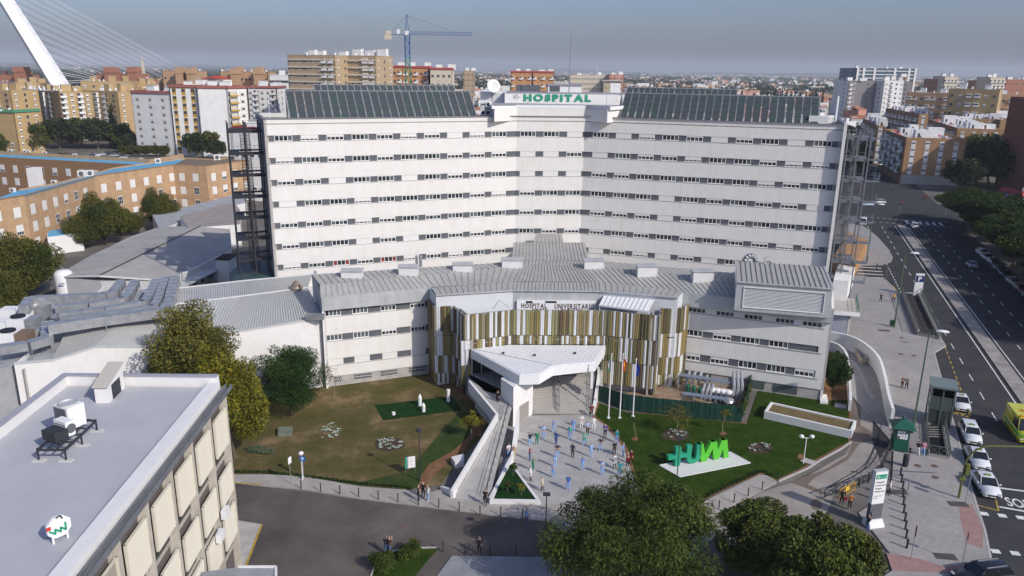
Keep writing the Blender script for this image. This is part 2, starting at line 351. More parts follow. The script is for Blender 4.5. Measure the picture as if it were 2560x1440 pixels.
# ================================================================ main hospital block
ZT,ST=30.0,3.3
HL=V2(W(658.5,297,32.45)); HCL=V2(W(1291.7,328,ZT)); HCR=V2(W(1461,329.2,ZT)); HR=V2(W(2117,313,32.45))
dL=(HCL-HL).normalized(); HB_L=Vector((-dL.y,dL.x)); dR=(HR-HCR).normalized(); HB_R=Vector((-dR.y,dR.x))
DEP=17.0
hosp=thing('hospital_building','long white hospital block with bands of windows, two angled wings meeting in the middle','building')
def win_variant(k,w_=2.6,h=.88,fr=.09,panes=4,seed=0):
 r=random.Random(k*31+seed); f=MB(); g=MB(); s_=MB()
 d0,d1=-.03,.10
 f.box(0,d0,0,w_,d1,fr); f.box(0,d0,h-fr,w_,d1,h)
 for i in range(panes+1):
  x=i*(w_-fr)/panes; f.box(x,d0,fr,x+fr,d1,h-fr)
 pw=(w_-fr)/panes
 for i in range(panes):
  mi=0 if r.random()<.62 else 1
  if k==7 and i in(0,3):mi=2
  g.poly([(fr+i*pw,.05,fr),(i*pw+pw,.05,fr),(i*pw+pw,.05,h-fr),(fr+i*pw,.05,h-fr)],mi)
 drop=[0,0,.25,.4,.68,1,0,0][k]
 if drop:s_.box(fr*.5,-.055,h-fr*.6-(h-fr*1.2)*drop,w_-fr*.5,-.012,h-fr*.5)
 return f,g,s_
M_redc=mat('red_blind',(.25,.03,.025),.6)
WV=[]
for k in range(8):
 f,g,s_=win_variant(k)
 WV.append((f.mesh('window',M_frame),g.mesh('pane',[M_glass,M_glass2,M_redc]),s_.mesh('shutter',M_shut)if s_.v else None))
def put_window(parent,M,k,WV=WV):
 a,b,c=WV[k]; o=inst('window',a,parent,M=M); inst('pane',b,o)
 if c:inst('shutter',c,o)
 return o
panel_me={}
def put_panel(parent,M,w_,h=.88,m=None):
 key=(round(w_,1),round(h,2),m.name if m else '')
 if key not in panel_me:
  mb=MB(); mb.box(.015,.0,0,w_-.015,.1,h)
  if w_>1.2:mb.box(w_/2-.02,-.012,0,w_/2+.02,0.0,h)
  panel_me[key]=mb.mesh('infill_panel',m or M_grey)
 return inst('infill_panel',panel_me[key],parent,M=M)
T3=Matrix.Translation
WIN_H,WIN_W=.88,2.6
def wing(p0,p1,xs,ends,rows,zt=ZT,st=ST,wh=WIN_H,parent=hosp,top=32.45,bottom=0.0,rnd=None,kk=None,lintel=True):
 """spandrel walls between recessed window bands; xs = left edges of the windows"""
 Fm,L=frame(p0,p1); rnd=rnd or random.Random(3)
 zs=[(zt,top)]+[(zt-st*(i+1),zt-st*i-wh)for i in range(rows-1)]+[(bottom,zt-st*(rows-1)-wh)]
 for a,b in zs:
  mb=MB(); mb.box(0,0,a,L,.34,b)
  o=mb.build('spandrel_wall',M_white,parent); o.matrix_basis=Fm
 mb=MB(); mb.box(0,.22,bottom,L,.5,top); o=mb.build('backing_wall',M_conc,parent); o.matrix_basis=Fm
 mb=MB()
 for i in range(rows):mb.box(.0,-.05,zt-st*i-wh-.07,L,.0,zt-st*i-wh+.0)
 mb.build('sill',M_conc,parent).matrix_basis=Fm
 for i in range(rows):
  z=zt-st*i-wh+.002
  x0=ends[0]
  for j,x in enumerate(xs):
   if x-x0>.15:put_panel(parent,Fm@T3((x0,.1,z)),x-x0,wh)
   k=kk(i,j,rnd)if kk else rnd.choice([0,0,1,1,2,2,3,3,4,5,6])
   put_window(parent,Fm@T3((x,.1,z)),k); x0=x+WIN_W
  if L-ends[1]-x0>.15:put_panel(parent,Fm@T3((x0,.1,z)),L-ends[1]-x0,wh)
 return Fm,L
LL=(HCL-HL).length; LC=(HCR-HCL).length; LR=(HR-HCR).length
xsL=[1.35+i*3.83 for i in range(10)]
FL,_=wing(HL,HCL,xsL,(.62,0),7,kk=lambda i,j,r:7 if(i==6 and j in(2,4))else r.choice([0,0,1,1,6,2,2,3,3,4,5]))
FC,_=wing(HCL,HCR,[.62,4.55,8.5],(0,0),6,kk=lambda i,j,r:5 if i in(2,)or(i==1 and j<2)or(i==0 and j==2)else r.choice([0,1,2,3]))
xsR=[LR-1.75-WIN_W-i*3.85 for i in range(10)][::-1]
FR,_=wing(HCR,HR,xsR,(0,.9),7)
bl=HL+HB_L*DEP; br=HR+HB_R*DEP; bc0=HCL+HB_L*DEP; bc1=HCR+HB_R*DEP; mid=((bc0+bc1)/2)
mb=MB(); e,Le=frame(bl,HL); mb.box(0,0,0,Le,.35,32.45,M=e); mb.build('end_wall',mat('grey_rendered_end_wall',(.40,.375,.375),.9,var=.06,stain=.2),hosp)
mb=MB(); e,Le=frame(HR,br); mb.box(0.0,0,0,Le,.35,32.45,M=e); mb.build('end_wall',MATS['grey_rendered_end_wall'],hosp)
mb=MB(); mb.box(LR-.42,-.95,0,LR+.02,0,32.75,M=FR); mb.build('corner_fin',M_white,hosp)
mb=MB(); mb.box(-.02,-.05,0,.12,.0,32.5,M=FL); mb.build('corner_trim',M_conc,hosp)
mb=MB()
for q in([HL,HCL,mid,bl],[HCL,HCR,mid],[HCR,HR,br,mid]):mb.prism([(p.x,p.y)for p in q],31.6,31.75)
mb.build('roof',mat('flat_roof_gravel',(.34,.32,.29),.95,var=.12,scale=.6),hosp)
mb=MB()
mb.beam((*bl,32.45+.04),(*HL,32.49),.5,.08); mb.beam((*HL,32.49),(*HCL,32.49),.45,.08); mb.beam((*HCL,32.49),(*HCR,32.49),.45,.08); mb.beam((*HCR,32.49),(*HR,32.49),.45,.08); mb.beam((*HR,32.49),(*br,32.49),.5,.08)
mb.build('coping',mat('lead_grey_coping',(.24,.235,.25),.6,metal=.2),hosp)
mb=MB(); e,Le=frame(br,bl); mb.prism([(p.x,p.y)for p in(bl,bl+Vector((.3,-.3)),br+Vector((-.3,-.3)),br)],0,32.4); mb.build('back_wall',M_white,hosp)
def P3(v,z):return(v.x,v.y,z)
bay=[V2(W(1236,292,32.5))+Vector((0,.4)),HCL+Vector((0,.45)),HCR+Vector((0,.45)),V2(W(1519,295,32.5))+Vector((0,.4)),V2(W(1560,283,33.2))+Vector((1,4)),V2(W(1228,280,33))+Vector((-1,6))]
zb=zat(1292,262,bay[1])
mb=MB(); mb.prism([(p.x,p.y)for p in bay],31.7,zb-.55); mb.build('top_storey_wall',M_white,hosp)
mb=MB(); c_=sum(bay,Vector((0,0)))/6
mb.prism([tuple(p+(p-c_).normalized()*.45)for p in bay],zb-.53,zb); mb.build('cornice',M_paint,hosp)
mb=MB(); mb.prism([tuple(p+(p-c_).normalized()*.1)for p in bay],zb,zb+.03); mb.build('roof',mat('grey_membrane',(.33,.33,.36),.8,var=.08),hosp)
SZ=V2(W(1262,256,zb)); S1=V2(W(1543,259,zb));
zs0=zb;
D0=138.5
A=WY(1262,234,D0-1.2); B=WY(1546,239,D0+.8);
sg=[V2(A),V2(B),V2(B)+Vector((3.5,12)),V2(A)+Vector((-1,12))]
mb=MB(); mb.prism([(p.x,p.y)for p in sg],31.7,[A.z,A.z,A.z,A.z]); mb.build('sign_storey_wall',M_whiter,hosp)
mb=MB(); mb.prism([tuple(p+(p-V2((A+B)/2)).normalized()*.2)for p in sg],A.z,A.z+.12); mb.build('roof',MATS['grey_membrane'],hosp)
Fs,Ls=frame(sg[0],sg[1])
mb=MB()
for x in(4,9,13.5,18):mb.box(x,-.01,33,x+.05,.0,A.z-.15,M=Fs)
mb.build('joint',M_seam,hosp)
A2=WY(1201,231,D0+1); B2=WY(1262,232,D0+.4)
mb=MB(); mb.prism([(A2.x,A2.y),(B2.x,B2.y),(B2.x,B2.y+9),(A2.x,A2.y+9)],31.7,A2.z); mb.build('roof_room_wall',M_whiter,hosp)
mb=MB(); mb.box(A2.x-.4,A2.y-.35,A2.z-1.9,B2.x,A2.y,A2.z-1.6); mb.box(A2.x-.2,A2.y-.2,A2.z,B2.x+.2,A2.y+9,A2.z+.12); mb.build('ledge',M_paint,hosp)
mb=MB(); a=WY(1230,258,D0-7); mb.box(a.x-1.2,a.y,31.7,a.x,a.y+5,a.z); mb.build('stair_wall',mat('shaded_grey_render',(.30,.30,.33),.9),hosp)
M_green=mat('sign_green',(.02,.30,.17),.5)
pl=WY(1309,252,D0-.8); pr=WY(1478,255,D0); SH=A.z
xl=(Fs.inverted()@Vector((pl.x,pl.y,0))).x; xr=(Fs.inverted()@Vector((pr.x,pr.y,0))).x
zl=zat(1309,251.5,(pl.x,pl.y)); zh=zat(1309,235.5,(pl.x,pl.y)); hh=zh-zl
import math as _m
def sign_letters(txt,Mx,x0,x1,size,m,parent,name='sign_letter',bold=.0,ext=.04):
 """each letter its own mesh; stretched evenly to run from x0 to x1; Mx: x along the wall, y up, z out"""
 gl=[text_obj(name,ch,size,m,Matrix.Identity(4),ext=ext,parent=parent,bold=bold)if ch!=' ' else None for ch in txt]
 ws=[]
 for o in gl:
  if o is None:ws.append((0,size*.45)); continue
  X=[v.co.x for v in o.data.vertices]; ws.append((min(X),max(X)))
 gap=size*.14; tot=sum(b-a for a,b in ws)+gap*(len(txt)-1); k=(x1-x0)/tot; x=x0
 for o,(a,b)in zip(gl,ws):
  if o is not None:o.matrix_basis=Mx@T3((x-a*k,0,0))@Matrix.Diagonal((k,1,1,1))
  x+=(b-a+gap)*k
WALLM=Matrix(((1,0,0,0),(0,0,-1,0),(0,1,0,0),(0,0,0,1)))
sgn=thing('roof_sign','green HOSPITAL lettering with a faint cross emblem high on the roof storey','sign')
sign_letters('HOSPITAL',Fs@T3((0,-.08,zl))@WALLM,xl,xr,hh/.72,M_green,sgn,bold=.085)
mb=MB(); xx=xl-1.9; M_out=mat('sign_outline_grey',(.35,.38,.38),.6)
for a,b in(((0,.55),(.3,.55)),((.3,.55),(.3,.3)),((.3,.3),(.9,.3)),((.9,.3),(.9,.6)),((.15,.9),(.5,.5)),((.35,1.0),(.7,.6)),((.6,1.1),(1.0,.7)),((.9,.6),(1.25,.6))):
 mb.beam(Fs@Vector((xx+a[0],-.03,zl+a[1])),Fs@Vector((xx+b[0],-.03,zl+b[1])),.07,.07)
mb.build('emblem',M_out,sgn)
for(x0,x1,yt,yb,Y,m,nm,lab)in((1370,1454,212,234,146,M_whiter,'roof_cabin','white flat roofed cabin behind the HOSPITAL lettering'),(1509,1552,203,232,148,mat('stained_plaster',(.38,.33,.24),.9,var=.3,scale=1),'roof_tower','stained ochre plaster lift tower right of the antenna'),(1290,1350,213,232,147,M_grey,'roof_plant_cover','dark grey sloping plant cover left of the white cabin')):
 a=WY(x0,yt,Y); b=WY(x1,yb,Y); t=thing(nm,lab,nm.replace('_',' '))
 mb=MB(); mb.box(a.x,Y,31.76+(.0),b.x,Y+4,a.z); mb.build('wall',m,t)
 if nm=='roof_cabin':
  mb=MB(); mb.box(a.x-.2,Y-.3,a.z,b.x+.2,Y+4.2,a.z+.15); mb.build('roof',MATS['grey_membrane'],t)
  mb=MB(); mb.box(a.x+.3,Y-.03,a.z-1.2,a.x+2.2,Y,a.z-.25); mb.build('window',M_glass2,t)
 elif nm=='roof_tower':
  mb=MB(); mb.box(a.x-.3,Y-.3,a.z,b.x+.3,Y+4.2,a.z+.2); mb.build('roof',M_conc,t)
  mb=MB(); mb.box(a.x+1.3,Y-.04,31.8,b.x-.1,Y,a.z-.3); mb.build('render_patch',M_whiter,t)
a=WY(1423,214,139.5); top=CAM_H+(ray(1427,43).z/math.hypot(ray(1427,43).x,ray(1427,43).y))*math.hypot(a.x,a.y)
t=thing('antenna_mast','tall thin grey lattice mast on the roof above the HOSPITAL sign','antenna',loc=(a.x,a.y,0))
mb=MB()
for dx,dy in((-.14,-.1),(.14,-.1),(0,.14)):mb.tube((dx,dy,31.7),(dx*.35,dy*.35,top-3.2),.028,5)
z=31.7; s_=1
while z<top-3.4:
 k=1-(z-31.7)/(top-34)*.65; mb.tube((-.14*k*s_,-.1*k,z),(.14*k*s_,-.1*k,z+.45),.014,4); mb.tube((-.14*k*s_,-.1*k,z),(0,.14*k,z+.45),.014,4); s_=-s_; z+=.45
mb.build('lattice',M_galv,t)
mb=MB(); mb.tube((0,0,top-3.3),(0,0,top),.03,5,r2=.012); mb.build('rod',M_galv,t)
mb=MB(); mb.box(-.5,-.3,33.2,.5,.3,33.45); mb.box(-.6,-.25,34.2,.0,.0,35.3); mb.lathe([(.05,33.4),(.4,33.5),(.45,34.0),(.1,34.1)],10); mb.build('equipment',M_dark,t)
for(x,y0,y1,Y,lab)in((1490,214,143,150,'thin white rod antenna right of the tall mast'),(1546,206,155,149,'thin white rod antenna rising from the stained roof tower')):
 a=WY(x,y0,Y); b=WY(x,y1,Y); mb=MB(); mb.tube((0,0,31.7),(0,0,b.z),.045,5,r2=.02); mb.box(-.12,-.12,a.z-.3,.12,.12,a.z)
 o=mb.build('rod_antenna',M_paint); o.location=(a.x,Y,0); tag(o,lab,'antenna')
a=WY(1232,217,139); t=thing('satellite_dish','large white satellite dish on the roof edge left of the sign','satellite dish',loc=(a.x,a.y,a.z),rz=.35)
mb=MB(); D=Matrix.Rotation(math.radians(70),4,'X')
mb.lathe([(.05,0),(.45,.05),(.9,.2),(1.2,.42),(1.22,.46),(.9,.26),(.4,.1),(.05,.06)],20,M=D); mb.build('reflector',M_whiter,t,smooth=True)
mb=MB(); mb.tube((0,.1,-.1),(0,.5,31.7-a.z),.09,6); mb.tube((0,0,0),(0,-.9,.35),.03,4); mb.build('mount',M_galv,t)
for i,(x,y)in enumerate(((1209,282),(1222,282),(1222,261))):
 a=WY(x,y,131); t=thing('air_conditioner',['white air conditioner nearest the solar panels beside the roof bay','white air conditioner tucked against the grey stair wall on the roof','white air conditioner mounted high against the grey stair wall'][i],'air conditioner',loc=(a.x,a.y,a.z-.4),group='air conditioners beside the roof bay')
 mb=MB(); mb.box(-.5,0,0,.5,.4,.85); mb.build('casing',M_paint,t); mb=MB(); mb.tube((-.1,-.01,.42),(-.1,-.03,.42),.3,12); mb.build('fan',M_dark,t)
 mb=MB(); mb.box(-.45,.05,31.76-(a.z-.4),.45,.35,0); mb.build('stand',M_galv,t)
M_pv=mat('solar_collector_glass',(.055,.066,.070),.25,col2=(.085,.095,.10),scale=.35,spec=.5)
M_pv2=mat('solar_collector_glass_greener',(.05,.075,.07),.25,col2=(.07,.09,.085),scale=.35,spec=.5)
def solar(name_label,A0,A1,slope_v,up_h,ncol,nrow,gaps,split,group='solar collector arrays on the hospital roof'):
 """A0, A1: bottom corners; slope_v: horizontal run back to the top edge"""
 t=thing('solar_array',name_label,'solar array',group=group)
 A0=Vector(A0); A1=Vector(A1); U=(A1-A0); Lx=U.length; U.normalize(); S=Vector((slope_v.x,slope_v.y,up_h)); SL=S.length; S.normalize(); N=U.cross(S).normalized()
 Mx=Matrix(((U.x,S.x,N.x,A0.x),(U.y,S.y,N.y,A0.y),(U.z,S.z,N.z,A0.z),(0,0,0,1)))
 pw=Lx/ncol; ph=SL/nrow
 mb=MB(); mb.box(.05,.04,0,pw*.86,ph-.05,.08); me=[mb.mesh('solar_panel',m)for m in(M_pv,M_pv2)]
 r=random.Random(ncol)
 for i in range(ncol):
  for j in range(nrow):
   inst('solar_panel',me[0 if r.random()<.6 else 1],t,M=Mx@T3((i*pw,j*ph,.02)))
 mb=MB()
 for i in range(ncol+1):
  w2=.05 if i%split else.09; mb.box(i*pw-w2-pw*.06,-.1,-.06,i*pw+w2-pw*.06,SL+.1,.03,M=Mx)
 for j in range(nrow+1):mb.box(0,j*ph-.03,-.05,Lx,j*ph+.03,.035,M=Mx)
 mb.box(-.1,SL,-.1,Lx+.1,SL+.16,.1,M=Mx)
 mb.build('rack',M_galv,t)
 mb=MB()
 for i in range(0,ncol+1,split):
  p=Mx@Vector((i*pw,SL-.1,-.1)); q=Mx@Vector((i*pw,.2,-.1))
  mb.beam(p,(p.x,p.y,31.76),.15,.15); mb.beam(q,(q.x,q.y,31.76),.12,.12); mb.tube(p,(q.x,q.y,31.8),.04,5); mb.tube(p,(p.x,p.y,p.z+.7),.03,4)
 mb.build('support',M_galv,t)
 return t
rise=3.75; run=4.0
a=W(722,291,32.6); b=W(1198,289,32.6)
off=HB_L*.5
e0=FL.inverted()@a; e1=FL.inverted()@b
A0=FL@Vector((e0.x,1.0,32.45)); A1=FL@Vector((e1.x,1.0,32.45))
solar('front solar array on the left wing roof, its dark panels in four rows',A0,A1,HB_L*run,rise,23,4,0,5)
e0=FR.inverted()@W(1545,293,32.6); e1=FR.inverted()@W(2047,307,32.6)
A0=FR@Vector((e0.x,1.0,32.45)); A1=FR@Vector((e1.x,1.0,32.45))
solar('front solar array on the right wing roof, its dark panels in four rows',A0,A1,HB_R*run,rise,25,4,0,5)
A0=FL@Vector((9.3,9.5,33.2)); A1=FL@Vector((33.5,9.5,33.2)); solar('rear solar array on the left wing, only its top edge showing',A0,A1,HB_L*run,rise,22,3,0,5)
A0=FR@Vector((4.5,9.5,33.2)); A1=FR@Vector((23.5,9.5,33.2)); solar('rear solar array on the right wing, only its top edge showing',A0,A1,HB_R*run,rise,18,3,0,5)
mb=MB(); mb.box(LR-5.4,1.2,31.76,LR-2.6,3.5,33.6,M=FR); tag(mb.build('roof_hut',M_whiter),'low pale hut at the right end of the roof beside the solar array','roof hut')
mb=MB(); mb.tube(FR@Vector((LR-.8,14,31.7)),FR@Vector((LR-.8,14,36.3)),.22,8); tag(mb.build('chimney',M_paint),'white pipe chimney at the back of the right roof end','chimney')
mb=MB(); p=FL@Vector((1.2,4,31.7)); mb.tube(p,p+Vector((0,0,4)),.05,5); mb.tube(p+Vector((0,0,3)),p+Vector((2.5,-.3,0)),.02,4); tag(mb.build('guyed_pole',M_paint),'thin white guyed pole at the left end of the roof','pole')
# ================================================================ escape stairs
def fire_escape(name,label,M0,m,levels,z_first,st,out,mats_tread,side):
 """local x away from the end wall, local y towards the back; landings at the floors, two flights per storey"""
 t=thing(name,label,'fire escape'); t.matrix_basis=M0
 W0,DY=out,5.0
 mb=MB()
 for x in(.3,W0*.5,W0):
  for y in(-.1,DY):mb.beam((x,y,0),(x,y,z_first+1.2),.2,.2,up=(0,1,0))
 mb.build('post_frame',m,t)
 land=MB(); land.box(.02,0,-.1,W0,1.5,0); land.box(.02,0,-.34,W0,.08,.04); land=land.mesh('landing',m)
 land2=MB(); land2.box(W0*.25,3.6,-.2,W0,5.0,0); land2.box(W0*.25,3.6,-.3,W0,3.7,0); land2=land2.mesh('half_landing',m)
 rail=MB()
 for zz in(.5,1.05):rail.tube((.1,0,zz),(W0,0,zz),.025,4); rail.tube((W0,0,zz),(W0,1.5,zz),.025,4)
 for i in range(5):rail.tube((.1+(W0-.1)*i/4,0,0),(.1+(W0-.1)*i/4,0,1.05),.022,4)
 rail=rail.mesh('railing',m)
 side_p=MB(); side_p.box(W0,-.05,-.18,W0+2.0,1.4,-.05)
 for zz in(.4,.8,1.15):side_p.tube((W0,0,zz),(W0+2,0,zz),.02,4); side_p.tube((W0+2,0,zz),(W0+2,1.4,zz),.02,4)
 side_p.box(W0+1.93,-.05,-.18,W0+2.0,0.03,1.2); side_p.box(W0+1.93,1.33,-.18,W0+2.0,1.4,1.2)
 side_p=side_p.mesh('side_balcony',m)
 str_=MB(); nT=15
 x0,x1=W0*.36,W0*.64
 for xx in(x0,x1):str_.beam((xx,1.5,0),(xx,4.9,st),.05,.2); str_.tube((xx,1.5,1),(xx,4.9,st+1),.025,4)
 str_=str_.mesh('stringer_pair',m)
 tr=MB(); tr.box(x0,0,-.035,x1,.26,.035); tr=tr.mesh('tread',mats_tread)
 bk=MB(); bk.box(.1,4.9,-.2,W0,5.6,0); bk.box(W0*.7,1.5,-.2,W0,4.9,-.05); bk=bk.mesh('walkway',m)
 for i in range(levels):
  z=z_first-i*st
  inst('landing',land,t,loc=(0,0,z)); inst('railing',rail,t,loc=(0,-.04,z)); inst('walkway',bk,t,loc=(0,0,z))
  if i==levels-1:break
  if side:inst('side_balcony',side_p,t,loc=(0,0,z))
  f=inst('stair_flight',str_,t,loc=(0,0,z-st))
  for k in range(nT):inst('tread',tr,f,loc=(0,1.45+k*3.4/nT,st*(k+1)/(nT+1)))
 return t
def esc_frame(p,dx,dy):return Matrix(((dx.x,dy.x,0,p.x),(dx.y,dy.y,0,p.y),(0,0,1,0),(0,0,0,1)))
fire_escape('fire_escape','dark steel escape stair climbing the left end wall of the hospital',esc_frame(HL+HB_L*3.0-dL*.1,-dL,HB_L),M_dark,9,ZT+.55,ST,4.9,M_dark,False)
fire_escape('fire_escape','grey galvanised escape stair with side balconies on the right end of the hospital',esc_frame(HR+HB_R*4.0+dR*.45,dR,HB_R),mat('escape_stair_steel',(.20,.21,.225),.5,metal=.3,var=.15,scale=2),9,ZT+.4,ST,3.6,MATS['galvanised_steel'],True)
# ================================================================ low front block with the entrance
def onwall(Fm,x,y):
 Fi=Fm.inverted(); o=Fi@O; d=Fi.to_3x3()@ray(x,y); t=-o.y/d.y; p=o+d*t; return p.x,p.z
fb=thing('front_building','low front block of the hospital with grey seamed metal roof and white window bands','building')
EZ=12.3
uL=dL; uR=dR
A0=V2(W(804.8,741.6,EZ)); A1=A0+uL*((V2(W(1077,721.5,EZ))-A0).dot(uL))
C1=V2(W(1090,738,EZ)); C2=V2(W(1282,726,EZ)); C3=V2(W(1500,728,EZ)); C4=V2(W(1695,744,EZ)); C5=V2(W(1709.6,729,EZ))
Rr0=C5; Rr1=V2(W(2055,1003,0)); uR2=(Rr1-Rr0).normalized(); RB2=Vector((-uR2.y,uR2.x))
LBk=HB_L
def win_set(w_,h,panes,seed):
 out=[]
 for k in range(8):
  f,g,s_=win_variant(k,w_,h,.08,panes,seed)
  out.append((f.mesh('window',M_frame),g.mesh('pane',[M_glass,M_glass2,M_redc]),s_.mesh('shutter',M_shut)if s_.v else None))
 return out
WF=win_set(2.0,.85,4,5); WF2=win_set(2.3,.9,4,9)
WIN_W=2.0
FA,LA=frame(A0,A1)
xs=[onwall(FA,x,830)[0]for x in(883,954,1027)]
_pw=put_window
put_window=lambda parent,M,k,WV=WF:_pw(parent,M,k,WV)
wing(A0,A1,[.25-.0]+[x for x in xs],(.25,0.1),3,zt=10.45,st=3.3,wh=.86,parent=fb,top=EZ-.25,bottom=1.45,kk=lambda i,j,r:5 if i==2 else r.choice([0,1,2,3]))
mb=MB(); mb.box(.0,.12,0,LA,.5,1.45,M=FA); mb.build('plinth_wall',M_conc,fb)
M_grate=mat('white_window_grating',(.66,.66,.64),.5)
for x0,x1 in((1,1.9),(3.6,5.9),(7.1,9.3),(10.9,13.2)):
 mb=MB(); mb.box(x0,.05,.55,x1,.12,1.38); o=mb.build('basement_window',M_glass,fb); o.matrix_basis=FA
 mb=MB()
 n=int((x1-x0)/.3)
 for i in range(n):
  a=x0+(x1-x0)*i/n; b=x0+(x1-x0)*(i+1)/n
  mb.beam((a,.03,.57),(b,.03,1.36),.03,.03,up=(0,1,0)); mb.beam((b,.03,.57),(a,.03,1.36),.03,.03,up=(0,1,0))
 for zz in(.57,.97,1.36):mb.box(x0,.015,zz-.025,x1,.045,zz+.025)
 mb.build('grating',M_grate,o)
mb=MB(); mb.box(-.12,-.42,10.55,LA,-.02,EZ,M=FA); mb.build('zinc_fascia',M_zinc,fb)
mb=MB(); mb.box(-.14,-.3,0,.12,-.0,10.55,M=FA); mb.build('corner_trim',M_white,fb)
FB,LB=frame(Rr0,Rr1); LBx=LB
WIN_W=2.3
put_window=lambda parent,M,k,WV=WF2:_pw(parent,M,k,WV)
def xon(pxs,y):return[onwall(FB,x,y0)[0]for x,y0 in pxs]
rows=[(10.25,.62,[(1720,770),(1790,780),(1860,789),(1938,800),(2006,808)]),(7.2,.85,[(1712,825),(1782,838),(1852,850),(1922,858)]),(3.95,1.0,[(1706,885),(1776,895),(1846,905),(1916,918),(1986,930)])]
zs=[(10.25,EZ-.25),(7.2,10.25-.62),(3.95,7.2-.85),(1.5,3.95-1.0)]
for a,b in zs:mb=MB(); mb.box(0,0,a,LB,.34,b); mb.build('spandrel_wall',M_white,fb).matrix_basis=FB
mb=MB(); mb.box(0,.22,0,LB,.5,EZ-.25); mb.build('backing_wall',M_conc,fb).matrix_basis=FB
r=random.Random(11)
for zt_,h_,px in rows:
 x0=0; mb=MB(); mb.box(0,-.07,zt_-h_-.12,LB-.8,.0,zt_-h_+.0); mb.build('sill',M_conc,fb).matrix_basis=FB
 for x in xon(px,0):
  x=max(x,.05)
  if x-x0>.2:put_panel(fb,FB@T3((x0,.1,zt_-h_+.002)),x-x0,h_,M_whiter if zt_>10 else M_grey)
  put_window(fb,FB@T3((x,.1,zt_-h_+.002))@Matrix.Diagonal((1,1,h_/.9,1)),r.choice([0,1,2,6,3])if zt_<10 else 0); x0=x+WIN_W
 if LB-1.2-x0>.2:put_panel(fb,FB@T3((x0,.1,zt_-h_+.002)),LB-1.2-x0,h_,M_whiter if zt_>10 else M_grey)
 mb=MB(); mb.box(LB-1.2,.0,zt_-h_,LB,.3,zt_); mb.build('wall_pier',M_white,fb).matrix_basis=FB
mb=MB(); mb.box(0,.12,0,LB,.3,1.5,M=FB); mb.build('plinth_wall',M_conc,fb)
for x0,x1 in((.3,2.0),(2.6,4.4),(6.8,8.5),(9.3,11.2),(12.3,15.2)):
 if x1<LB:mb=MB(); mb.box(x0,.05,.35,x1,.115,1.4); mb.build('basement_window',M_glass2,fb).matrix_basis=FB
mb=MB(); mb.box(0,-.42,10.5,LB,-.02,EZ,M=FB); mb.build('zinc_fascia',M_zinc,fb)
eR=Rr1+RB2*11; mb=MB(); f_,l_=frame(Rr1,eR); mb.box(0,0,0,l_,.3,EZ-.1,M=f_); mb.build('end_wall',M_white,fb)
A0b=A0+LBk*7.2; mb=MB(); f_,l_=frame(A0b,A0); mb.prism([(0,0),(l_,0),(l_,.3),(0,.3)],0,[13.9,EZ,EZ,13.9],M=f_); mb.build('end_wall',mat('end_wall_grey_zinc',(.42,.43,.45),.5,metal=.3,var=.1,scale=.8),fb)
M_cent=mat('pale_blue_white_cladding',(.62,.64,.655),.5,var=.04,scale=.5)
def wall_seg(p,q,z0,z1,m,name='cladding_wall',t=.3,par=fb):
 f_,l_=frame(p,q); mb=MB(); mb.box(0,0,z0,l_,t,z1); o=mb.build(name,m,par); o.matrix_basis=f_; return f_,l_
wall_seg(A1-uL*.1,C1,0,EZ-.02,M_cent); F1,L1=wall_seg(C1,C2,0,EZ-.02,M_cent); FCc,LCc=wall_seg(C2,C3,0,EZ-.02,M_zinc); F3,L3=wall_seg(C3,C4,0,EZ-.02,M_cent); wall_seg(C4,C5,0,EZ-.02,M_cent)
mb=MB()
for p,q in((C1,C2),(C2,C3),(C3,C4)):mb.beam((p.x,p.y-.1,EZ+.03),(q.x,q.y-.1,EZ+.03),.3,.14)
mb.build('eaves_gutter',M_zinc,fb)
seamc=[0]
def seam_roof(a,b,c,d,n,name='roof_panel'):
 """a-b lower edge, d-c upper edge; n panels running up the slope, each its own piece with a raised seam"""
 a,b,c,d=map(Vector,(a,b,c,d))
 for i in range(n):
  t0,t1=i/n,(i+1)/n
  p,q,r_,s_=a.lerp(b,t0),a.lerp(b,t1),d.lerp(c,t1),d.lerp(c,t0)
  mb=MB(); mb.poly([p,q,r_,s_],0)
  nn=(q-p).cross(s_-p).normalized(); e=(q-p).normalized()
  if(s_-p).length>.3 and(q-p).length>.1:
   mb.beam(p+nn*.03+e*.02,s_+nn*.03+e*.02,.035,.06,1,up=nn)
  mb.build(name,[M_zroof,M_seam],fb)
def V3(p,z):return Vector((p[0],p[1],z))
K=13.35
kL0=V3(W(799.6,712.8,K),K); kC1=V3(W(1304.7,664,K),K); kC2=V3(W(1459,664,K),K); bL0=V3(W(779.5,686.7,13.7),13.7)
sC1=V3(W(1285,703.7,12.75),12.75); sC2=V3(W(1497,705.5,12.75),12.75)
eA0=V3(A0+Vector((-.1,-.35)),EZ); eA1=V3(A1+Vector((0,-.35)),EZ)
sL=V3(W(1077,721.5,12.4)+Vector((0,.2,0)),12.45); sR=V3(W(1709,729,12.4),12.45)
mid1=kL0.lerp(kC1,(A1-A0).length/(kC1-kL0).length*.93)
seam_roof(eA0,eA1,mid1,kL0,19)
seam_roof(eA1,sC1,kC1,mid1,15)
seam_roof(V3(C1+Vector((0,-.1)),EZ+.1),V3(C2+Vector((0,-.1)),EZ+.1),sC1-Vector((0,.02,-.01)),sL,14)
seam_roof(V3(C2+Vector((0,-.1)),EZ+.1),V3(C3+Vector((0,-.1)),EZ+.1),sC2,sC1,23)
seam_roof(V3(C3+Vector((0,-.1)),EZ+.1),V3(C4+Vector((0,-.1)),EZ+.1),sR,sC2,13)
seam_roof(sC1+Vector((0,.0,.03)),sC2+Vector((0,0,.03)),kC2,kC1,22)
bC1=V3(W(1304,650.5,13.3),13.3); bC2=V3(W(1462,652.5,13.3),13.3)
